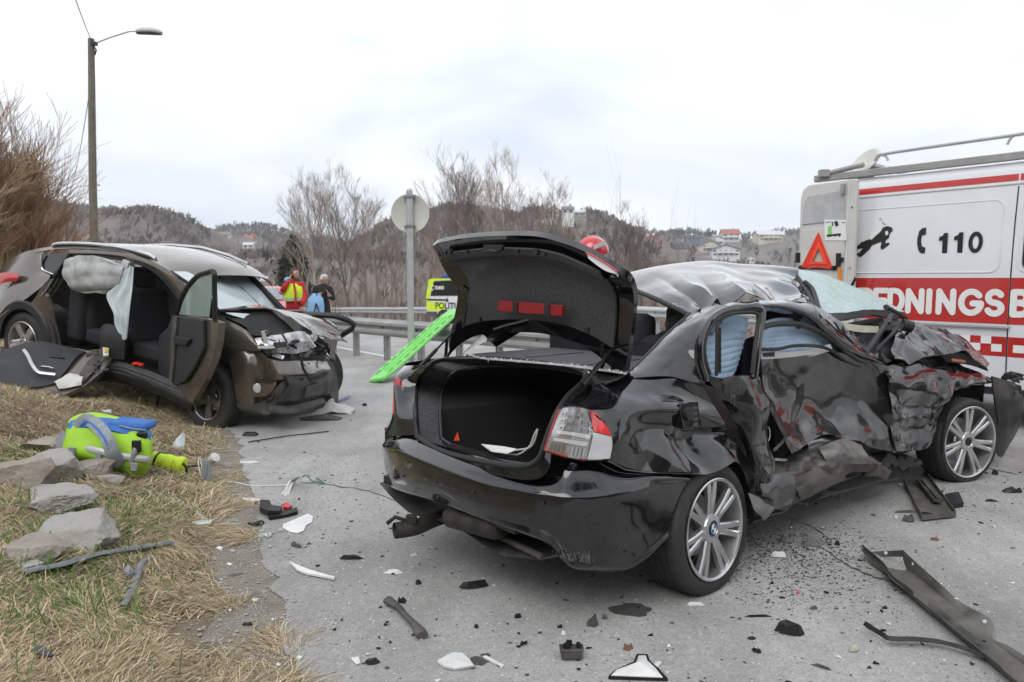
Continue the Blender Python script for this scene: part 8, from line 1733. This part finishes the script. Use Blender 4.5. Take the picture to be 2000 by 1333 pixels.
for i, (x, y, w, h, lb) in enumerate([(720,650,16,9, 'white chip in the straw below the flat pale rock'),(728,558,34,8, 'long pale splinter in the straw'),(798,528,12,6, 'white chip in the straw right of the long splinter'),(1035,710,16,10, 'white chip at the edge of the straw'),(1080,786,14,7, 'white chip above the dark flake'),(1200,954,18,9, 'white chip on the dark asphalt edge'),
                                     (722,790,22,12, 'white chip beside the short grey trim'),(655,1182,16,5, 'white chip low on the verge'),(1312,1262,14,8, 'white chip near the bottom of the asphalt edge'),(1410,1234,16,8, 'white chip on the asphalt near the bottom'),(1285,1048,8,6, 'tiny white chip on the gravel edge'),(858,876,8,5, 'tiny white chip in the middle of the straw'),(1084,1004,9,7, 'tiny white chip low on the straw edge')]):
    plate('white_chip', lb, 'chip', zz6([(x-w, y),(x-w*.2, y-h),(x+w, y-h*.3),(x+w*.5, y+h)]), 'white_debris', .004)
# long trims on the verge
def trim(name, label, pts, w, mat, h=.02, prof=.4):
    c = curve([on_px(x, y, h) for x, y in pts],6); m = MB(); rows = []
    for i, p in enumerate(c):
        t = (c[min(i+1, len(c)-1)]-c[max(i-1,0)]).normalized(); s = t.cross(Vector((0,0,1))).normalized(); k = 1-.35*abs(i/len(c)-.4)
        rows.append([p-s*w*k, p-s*w*.5*k+Vector((0,0, w*prof)), p+Vector((0,0, w*prof*.6)), p+s*w*.6*k+Vector((0,0, w*prof)), p+s*w*k])
    m.patch(rows, 1,1, crump(.003,12), thick=-.003); return tag(m.obj(name, M[mat], smooth=True), label, 'trim strip')
trim('long_trim_strip', 'long grey trim strip lying across the grass below the rocks', zz6([(108,878),(180,856),(280,838),(400,800),(520,770),(680,745),(812,720)]),.022, 'trim_grey' if 'trim_grey' in M else 'dusty_plastic', .045)
trim('short_trim_strip', 'short bent grey trim strip with a clip, below the long one', zz6([(578,1015),(612,960),(640,890),(665,810),(712,782)]),.016, 'trim_grey' if 'trim_grey' in M else 'dusty_plastic', .03)
plate('trim_clip', 'torn translucent clip on the short grey trim strip', 'clip', zz6([(588,850),(622,845),(640,868),(612,880),(590,866)]), 'strap_grey', .02,.03)
# white fabric strip and green mask
m = MB(); p0 = on_px(556,972,.0); p1 = on_px(568,952,.02); p2 = DY(582,932, p0.y+.12); s = Vector((.035,0,0))
m.patch([[p0-s, p0, p0+s*1.0],[p1-s*.3, p1+Vector((0,0,.02)), p1+s*.8],[p2-s*.2, p2, p2+s*.8]],6,4, lambda p, s, t: .006*math.sin(t*20), thick=.002); tag(m.obj('white_fabric_strip', M['white_trim']), 'white fabric strip standing up on the asphalt edge', 'fabric')
m = MB(); c = on_px(602,946,.02); m.ball(c, (.06,.035,.025),10); o = m.obj('oxygen_mask', M['plastic_clear']); tag(o, 'crumpled clear mask with green elastic on the asphalt', 'mask')
m = MB(); m.tube(curve([c+Vector((-.05,0,.02)), c+Vector((.0,-.03,.04)), c+Vector((.05,-.05,.0)), c+Vector((.13,-.06,-.01)), c+Vector((.06,.02,.01))],5),.004,5); m.obj('elastic', M['green_dark'], o)
m = MB(); c = on_px(500,1028,.01); m.tube([c+Vector((.045*math.cos(a),.03*math.sin(a),.01*math.sin(a*2))) for a in np.linspace(0,6.28,16)],.006,6); m.box(c, (.04,.03,.012)); tag(m.obj('broken_ring', M['print_black']), 'broken black ring on the asphalt edge left of the white panel', 'ring')
for x, y, w, lb in ((525,1050,.06, 'cluster of clear broken lens bits by the black ring'),):
    m = MB()
    for k in range(14): m.box(on_px(x+random.gauss(0,14), y+random.gauss(0,8),.01),(random.uniform(.01,.05),.012,.006), Matrix.Rotation(random.uniform(0,3),3, 'Z') @ Matrix.Rotation(random.uniform(-.5,.5),3, 'X'))
    tag(m.obj('lens_bits', M['plastic_clear'], smooth=False), lb, kind='stuff')
def bit(name, label, x, y, dims, mat, rz=0, extra=None, cat='fragment'):
    c = on_px(x, y, dims[2]/2); rr = random.Random(int(x*7+y)); m = MB(); Rz = Matrix.Rotation(rz, 3, 'Z'); a, b, h = dims; n = 9; ring = []
    for i in range(n): t = 6.28*i/n; k = rr.uniform(.6,1.15); ring.append(c+Rz @ Vector((a*.5*k*math.cos(t), b*.5*k*math.sin(t),-h*.5+rr.uniform(0, h*.2))))
    top = [c+(p-c)*.7+Vector((0,0, h*rr.uniform(.4,1.1))) for p in ring]; m.add([*ring, *top],[(i, (i+1) % n, n+(i+1) % n, n+i) for i in range(n)]+[tuple(range(n, 2*n)), tuple(range(n-1,-1,-1))])
    if extra: extra(m, c, Rz)
    return tag(m.obj(name, M[mat], smooth=False), label, cat)
z4 = lambda x, y: (720+x*.4,780+y*.4)
z7 = lambda x, y: (1200+x*.4,900+y*.4)
BL = [('black_fragment', 'ragged black fragment with a white tip under the bumper', z4(515,930),(.14,.05,.03), 'print_black', .2),('black_fragment', 'small black crumb left of the ragged black fragment', z4(242,915),(.035,.03,.02), 'print_black', 0),
      ('black_fragment', 'black crumb at the top end of the grey hose piece', z4(165,1005),(.045,.03,.02), 'print_black', 0),('black_fragment', 'black crumb in the open asphalt right of the grey hose piece', z4(730,1080),(.035,.02,.015), 'print_black', .4),
      ('black_fragment', 'black and white crumb above the plastic sheet', z4(527,1130),(.025,.022,.015), 'print_black', 0),('black_fragment', 'tiny black cube above the ribbed connector', z4(748,1215),(.016,.016,.014), 'print_black', 0),
      ('black_clip', 'black clip left of the exhaust tip on the asphalt', (686,1097),(.12,.03,.02), 'print_black', .05),('black_fragment', 'black flake at the bottom edge, left', z4(15,1305),(.06,.03,.015), 'print_black', .2),('black_fragment', 'black flake near the bottom left of the asphalt', (726,1302),(.03,.02,.012), 'print_black', 0),
      ('grey_fragment', 'upright grey wedge right of the open asphalt centre', z4(1092,1115),(.05,.04,.04), 'dusty_plastic', .2),('grey_fragment', 'small grey knob beside the upright wedge', z4(1155,1085),(.03,.02,.02), 'dusty_plastic', 0),
      ('dry_leaf', 'curled brown leaf below the upright grey wedge', z4(1262,1235),(.045,.03,.022), 'leaf_dry', 0),('dry_leaf', 'brown leaf on the asphalt above the long side skirt', z7(1564,398),(.05,.04,.015), 'leaf_dry', 0),
      ('bottle_top', 'small white bottle cap near the ribbed connector', z4(950,1165),(.025,.02,.015), 'white_debris', 0),('black_bracket', 'broken black bracket with prongs right of centre bottom', z7(862,858),(.13,.07,.045), 'print_black', -.3),
      ('black_rod', 'thin black rod on the asphalt below the rear wheel', z7(710,775),(.15,.012,.008), 'print_black', .03),('black_fragment', 'thin black flake right of the black rod', z7(972,735),(.04,.03,.01), 'dusty_plastic', .5),('black_ring', 'small black rubber ring near the broken bracket', z7(672,885),(.04,.03,.008), 'print_black', 0),
      ('black_fragment', 'dark oval pebble below the small black ring', z7(694,948),(.04,.022,.015), 'print_black', -.4),('black_fragment', 'dark curved splinter near the bottom edge', z7(1018,1028),(.09,.015,.01), 'dusty_plastic', -.6),('asphalt_lump', 'loose lump of asphalt in the dark dirt patch', z7(975,420),(.13,.09,.04), 'mud', 0),
      ('asphalt_lump', 'dark loose lump left of the larger asphalt lump', z7(840,405),(.10,.06,.035), 'mud', .3),('white_fragment', 'white plastic fragment just below the dark dirt patch', z7(800,480),(.11,.035,.02), 'white_debris', -.1),('white_tube_piece', 'white tube piece below the rear wheel', z7(395,718),(.10,.02,.012), 'white_debris', -.05),
      ('pink_cap', 'tiny pink plastic cap on the asphalt', z7(898,660),(.018,.018,.012), 'pink' if 'pink' in M else 'red_car', 0),('black_fragment', 'black crumb at the far right above the skirt', z7(1860,75),(.06,.05,.03), 'print_black', 0),('black_fragment', 'black ragged leaf-like piece at the right edge', z7(1945,162),(.14,.07,.03), 'print_black', 0),
      ('black_fragment', 'thin black sliver at the right edge below the ragged piece', z7(1835,208),(.12,.03,.012), 'print_black', 0),('grey_fragment', 'crushed grey foil on the asphalt under the sill', z7(1045,175),(.13,.05,.03), 'steel', 0),('black_fragment', 'black lump left of the upturned dark tray', z7(1440,305),(.10,.06,.035), 'dusty_plastic', .1),
      ('grey_fragment', 'thin grey sliver left of the upturned tray', z7(1420,262),(.15,.02,.015), 'dusty_plastic', .05),('white_fragment', 'white round stone left of the tray', z7(1373,292),(.025,.025,.02), 'white_debris', 0),('black_fragment', 'black pebble on the asphalt above the skirt', z7(1088,422),(.03,.03,.02), 'print_black', 0),
      ('white_fragment', 'white curved flake under the bumper at the left', z4(125,860),(.12,.04,.012), 'white_debris', .1),('white_fragment', 'small pale chip below the exhaust tip', z4(220,775),(.045,.02,.01), 'white_debris', 0),('black_fragment', 'black flat piece right of the small SUV debris', (712,795),(.07,.05,.03), 'print_black', 0),
      ('black_fragment', 'flat black scrap on the asphalt below the brown car', (487,854),(.20,.09,.03), 'print_black', 0),('grey_fragment', 'grey splinters between verge and asphalt', (462,1125),(.09,.03,.01), 'trim_grey' if 'trim_grey' in M else 'dusty_plastic', .5),('grey_fragment', 'dark sliver just left of the white bent strip', (578,1072),(.10,.025,.02), 'dusty_plastic', -.5),
      ('black_fragment', 'tiny black crumb below the short trim on the gravel', (484,1224),(.05,.02,.01), 'print_black', 0),('brown_fragment', 'tan chip right of the broken bracket', z7(1172,942),(.05,.03,.018), 'cream', .2)]
for a in BL: bit(*a[:2], *a[2], a[3], a[4], a[5])
# splash of tiny separate shards on the asphalt, joined
m = MB(); rr = random.Random(66)
for k in range(420):
    y = 2.1+rr.random()**1.5*6; x = rr.uniform(Xe(y)+.1, y*.68); s = rr.uniform(.004,.016); p = Vector((x, y, .011)); a = rr.random()*6.28; h = rr.uniform(.002,.008)
    m.prism([p+Vector((s*math.cos(a), s*math.sin(a),0)), p+Vector((s*math.cos(a+1.8), s*.6*math.sin(a+1.8),0)), p+Vector((s*math.cos(a+3.6), s*math.sin(a+3.6),.003))],(0,0, h))
tag(m.obj('small_shards', [M['print_black'], M['white_debris']], smooth=False), 'scattered small black and grey plastic shards', kind='stuff')
sh_o = bpy.data.objects['small_shards']
for i, p in enumerate(sh_o.data.polygons): p.material_index = 1 if (i//5) % 4 == 0 else 0
# grey hose piece
m = MB(); c = curve([on_px(*z4(x, y),.02) for x, y in ((95,1015),(140,1045),(185,1095),(225,1135),(250,1170),(262,1190))],5); m.tube(c, [.026-.012*math.sin(math.pi*min(1, i/(len(c)-1)*1.25)) for i in range(len(c))],10, flat=(Vector((0,0,1)),.7)); tag(m.obj('hose_piece', M['dusty_plastic']), 'bent grey hose-like piece on the asphalt in front of the bumper', 'hose piece')
# ribbed connector
c = on_px(*z4(990,1275),.02); t = thing('ribbed_connector', c, 'grey ribbed plug connector with black pins on the asphalt, bottom centre', 'connector')
m = MB(); m.box(c, (.085,.05,.034)); cb = m.obj('socket', M['dusty_plastic'], t, bevel=.005)
m = MB(); m.box(c+Vector((0,0,.019)),(.095,.058,.005)); m.obj('flange', M['dusty_plastic'], cb, bevel=.002)
m = MB(); [m.box(c+Vector((-.036+.009*k, -.0265,-.004)),(.003,.005,.022)) for k in range(9)]; m.obj('ribs', M['dusty_plastic'], cb, smooth=False)
m = MB(); [m.box(c+Vector((random.uniform(-.03,.03), random.uniform(-.018,.018),.032)),(.014,.012, random.uniform(.01,.03)), Matrix.Rotation(random.random(),3, 'Z')) for k in range(8)]; m.obj('broken_pins', M['print_black'], t, smooth=False)
# transparent sheet, white stick, black-edged white plate
plate('plastic_sheet', 'crumpled translucent plastic sheet at the bottom, left of the connector', 'plastic piece', [z4(*p) for p in ((335,1305),(385,1278),(410,1264),(455,1268),(490,1295),(515,1332),(420,1345),(370,1335))], 'plastic_clear', .008,.003,.05)
plate('white_stick', 'thin white plastic stick beside the oil spots at the bottom', 'stick', [z4(*p) for p in ((556,1280),(575,1278),(662,1325),(650,1331))], 'white_debris', .008)
plate('edged_white_panel', 'white torn panel with thick black edge at the bottom edge of the picture', 'panel piece', [z7(*p) for p in ((-30,1085),(5,1052),(95,1012),(108,975),(162,975),(172,1008),(215,1045),(260,1095))], 'print_black', .012,.002)
plate('panel_face', 'white face of the black-edged panel', 'panel piece', [z7(*p) for p in ((-15,1085),(10,1058),(105,1022),(118,988),(152,986),(160,1012),(200,1050),(235,1095))], 'white_debris', .003,.015)
po = bpy.data.objects['panel_face']; pe_ = bpy.data.objects['edged_white_panel']; po.parent = pe_
for k in ('label', 'category'):
    if k in po: del po[k]
plate('clear_shard', 'clear plastic shard right of the black-edged white panel', 'shard', [z7(*p) for p in ((180,1025),(215,1002),(232,1006),(200,1040))], 'plastic_clear', .006)
# long side skirt, bottom right: angled channel
def K(x, y, h): return on_px(*z7(x, y), h)
ss = thing('side_skirt', K(1700,800,0), 'long dirty grey side skirt torn off, lying at the lower right', 'side skirt')
top_ = [(1412,437),(1500,520),(1600,610),(1700,700),(1842,780),(1842,870),(1920,905),(2010,960),(2150,1060)]
fold_ = [(1425,560),(1505,620),(1595,700),(1680,775),(1790,870),(1850,925),(1930,985),(2010,1050),(2150,1170)]
low_ = [(1200,475),(1300,560),(1345,630),(1450,710),(1560,800),(1660,890),(1780,990),(1860,1060),(1960,1150)]
lf_ = [(1260,530),(1370,600),(1430,660),(1520,745),(1625,835),(1720,915),(1820,1000),(1900,1070),(2010,1160)]
m = MB(); rows = [[K(x, y, .0) for x, y in fold_]]
def lift(px_, base, h0): # a point seen at px_ lying above the line of base points
    out = []
    for (x, y), b in zip(px_, base):
        X, Y_ = z7(x, y); r = ray(X, Y_); out.append(CAMP+r*((b.y+.05)/r.y))
    return out
fl = [K(x, y, .012) for x, y in fold_]; tp_ = lift(top_, fl, 0); lw_ = [K(x, y, .045) for x, y in low_]; lff = [K(x, y, .006) for x, y in lf_]
m.patch([tp_, [a.lerp(b, .5)+Vector((0,.008,0)) for a, b in zip(tp_, fl)], fl, [a.lerp(b, .5)-Vector((0,0,.002)) for a, b in zip(fl, lff)], lff, lw_],3,5, crump(.004,7, None, 3), thick=.005); m.obj('channel', M['skirt'] if 'skirt' in M else M['dusty_plastic'], ss, angle=28)
m = MB(); a = lift([(1145,455),(1280,445),(1412,437)],[K(1200,470,0), K(1300,480,0), K(1420,560,0)],0); b = lift([(1190,473),(1290,470),(1415,470)],[K(1200,480,0), K(1300,490,0), K(1420,560,0)],0); m.patch([a, b],2,4, None, thick=.004); m.obj('end_flange', M['skirt'] if 'skirt' in M else M['dusty_plastic'], ss)
for x, y in ((1325,451),(1460,505),(1553,582),(1670,678),(1807,786)):
    f_ = (x-1412)/(1842-1412); fi = max(0, min(1, f_)); bs = fl[0].lerp(fl[5], fi*.95); X, Y_ = z7(x, y); r = ray(X, Y_); c = CAMP+r*((bs.y+.035)/r.y); m = MB(); m.box(c, (.014,.006,.012)); m.obj('slot', M['letter_white'], ss, smooth=False)
m = MB(); c_ = curve([K(x, y, .03) for x, y in ((1545,745),(1620,810),(1700,880),(1760,930),(1800,940))],4); rows = [[p-Vector((.02,.01,0)), p+Vector((0,0,.012)), p+Vector((.02,.012,0))] for p in c_]; m.patch(rows, 1,2, crump(.008,10), thick=.003); m.obj('torn_strip', M['dusty_plastic'], ss)
m = MB(); c_ = curve([K(x, y, .055) for x, y in ((1205,478),(1310,570),(1350,630),(1455,715))],5); rows = [[p+Vector((0,0,.012)), p, p+Vector((.02,.012,-.03))] for p in c_]; m.patch(rows, 1,2, crump(.006,9), thick=.003); m.obj('torn_edge', M['dusty_plastic'], ss)
c_ = curve([K(x, y, .02) for x, y in ((1222,845),(1290,885),(1340,912),(1450,915),(1580,928),(1700,960),(1800,1000))],5); m = MB()
rows = [[p+Vector((0,-.010,0)), p+Vector((0,0,.022 if i < 9 else .014)), p+Vector((0,.014,0))] for i, p in enumerate(c_)]; m.patch(rows, 1,2, crump(.003,10), thick=.004); tag(m.obj('bent_rubber_strip', M['rubber']), 'thin bent dark rubber strip left of the side skirt', 'strip')
# upturned tray
ty = thing('plastic_tray', K(1540,200,0), 'upturned dirty grey plastic tray on the asphalt in front of the front wheel', 'panel piece')
A_, B_, C_, D_ = K(1415,125,.01), K(1520,85,.01), K(1665,290,.01), K(1500,308,.01)
m = MB(); m.patch([[A_, A_.lerp(B_, .5), B_],[A_.lerp(D_, .5),(A_+B_+C_+D_)/4-Vector((0,0,.004)), B_.lerp(C_, .5)],[D_, D_.lerp(C_, .5), C_]],5,5, crump(.004,8), thick=.004); m.obj('base', M['skirt'] if 'skirt' in M else M['dusty_plastic'], ty)
for a, b in ((A_, B_),(B_, C_),(C_, D_),(D_, A_)): m = MB(); m.patch([[a, a.lerp(b, .5), b],[a+Vector((0,0,.035)), a.lerp(b, .5)+Vector((0,0,.03)), b+Vector((0,0,.035))]],1,4, crump(.003,8), thick=.004); m.obj('rim', M['skirt'] if 'skirt' in M else M['dusty_plastic'], ty)
m = MB(); a, b = K(1495,130,.03), K(1580,235,.03); d = (b-a).normalized(); s = d.cross(Vector((0,0,1))); m.prism([a-s*.03, a+s*.03, b+s*.03, b-s*.03],(0,0,.02)); m.prism([a.lerp(b, .1)-s*.012+Vector((0,0,.021)), a.lerp(b, .1)+s*.012+Vector((0,0,.021)), b+s*.012+Vector((0,0,.021)), b-s*.012+Vector((0,0,.021))],(0,0,.014)); m.obj('bracket', M['dusty_plastic'], ty, smooth=False)
m = MB(); c = K(1525,280,.014); m.lathe([(0,.002),(.035,.002),(.038,0)], basis(c, (0,0,1),(1,0,0)),12); m.obj('hole', M['print_black'], ty)
m = MB(); m.tube([K(1440,135,.05), K(1445,85,.08)],.005,5); m.obj('bent_rod', M['steel'], ty)
plate('black_block', 'black plastic block right of the upturned tray', 'plastic piece', [z7(*p) for p in ((1612,192),(1680,180),(1704,235),(1640,248))], 'print_black', .03,.0)
plate('pale_lens', 'pale blue glass shard left of the upturned tray', 'shard', [z7(*p) for p in ((1380,124),(1430,122),(1464,128),(1430,137),(1392,135))], 'plastic_clear', .008)
# white cloth and shards by the SUV front
m = MB(); c = GP(655,808); m.patch([[c+Vector((x, y, z)) for x, y, z in r] for r in ([(-.25,.1,.0),(-.1,.15,.06),(.08,.12,.08),(.2,.08,.02)],[(-.22,0,.02),(-.08,.02,.12),(.06,-.02,.09),(.22,.0,.05)],[(-.28,-.12,.01),(-.1,-.14,.02),(.06,-.12,.03),(.2,-.1,.01)])],6,6, crump(.03,9), thick=.01); tag(m.obj('white_cloth', M['white_trim']), 'crumpled white cloth on the asphalt under the front of the brown car', 'cloth')
m = MB(); c = GP(630,822); m.patch([[c+Vector((-.25,.02,.02)), c+Vector((0,.05,.05)), c+Vector((.2,.04,.02))],[c+Vector((-.22,-.06,.01)), c+Vector((0,-.08,.03)), c+Vector((.18,-.04,.01))]],3,4, None, thick=.01); tag(m.obj('curved_trim_piece', M['dusty_plastic']), 'curved dark trim piece lying below the crushed nose of the brown car', 'trim piece')
m = MB(); m.tube([GP(485,868)+Vector((0,0,.02)), GP(560,857)+Vector((0,0,.025)), GP(642,847)+Vector((0,0,.02))],.006,5); tag(m.obj('thin_rod', M['print_black']), 'long thin dark rod on the asphalt below the brown car', 'rod')
m = MB(); m.tube([GP(655,790)+Vector((0,0,.03)), GP(683,780)+Vector((0,0,.04))],.02,6, flat=(Vector((0,0,1)),.4)); tag(m.obj('blue_trim_piece', M['police_blue']), 'short blue-grey trim right of the crushed nose', 'trim piece')
m = MB(); p = GT(348,878); m.patch([[p+Vector((-.06,0,0)), p+Vector((0,-.02,0)), p+Vector((.05,0,0))],[p+Vector((-.04,.02,.05)), p+Vector((.0,.0,.07)), p+Vector((.05,.02,.06))],[p+Vector((.02,.03,.13)), p+Vector((.035,.02,.14)), p+Vector((.05,.03,.13))]],4,4, crump(.01,12), thick=.006); tag(m.obj('white_foil_piece', M['airbag_white']), 'pale crumpled foil standing in the grass right of the big bag', 'foil')
m = MB(); p = GT(208,812); m.patch([[p+Vector((-.05,0,0)), p+Vector((.06,0,0))],[p+Vector((-.06,.03,.05)), p+Vector((.03,.03,.05))]],3,3, crump(.01,12), thick=.004); tag(m.obj('white_foil_piece', M['airbag_white']), 'small pale foil in the grass behind the blue pocket', 'foil')
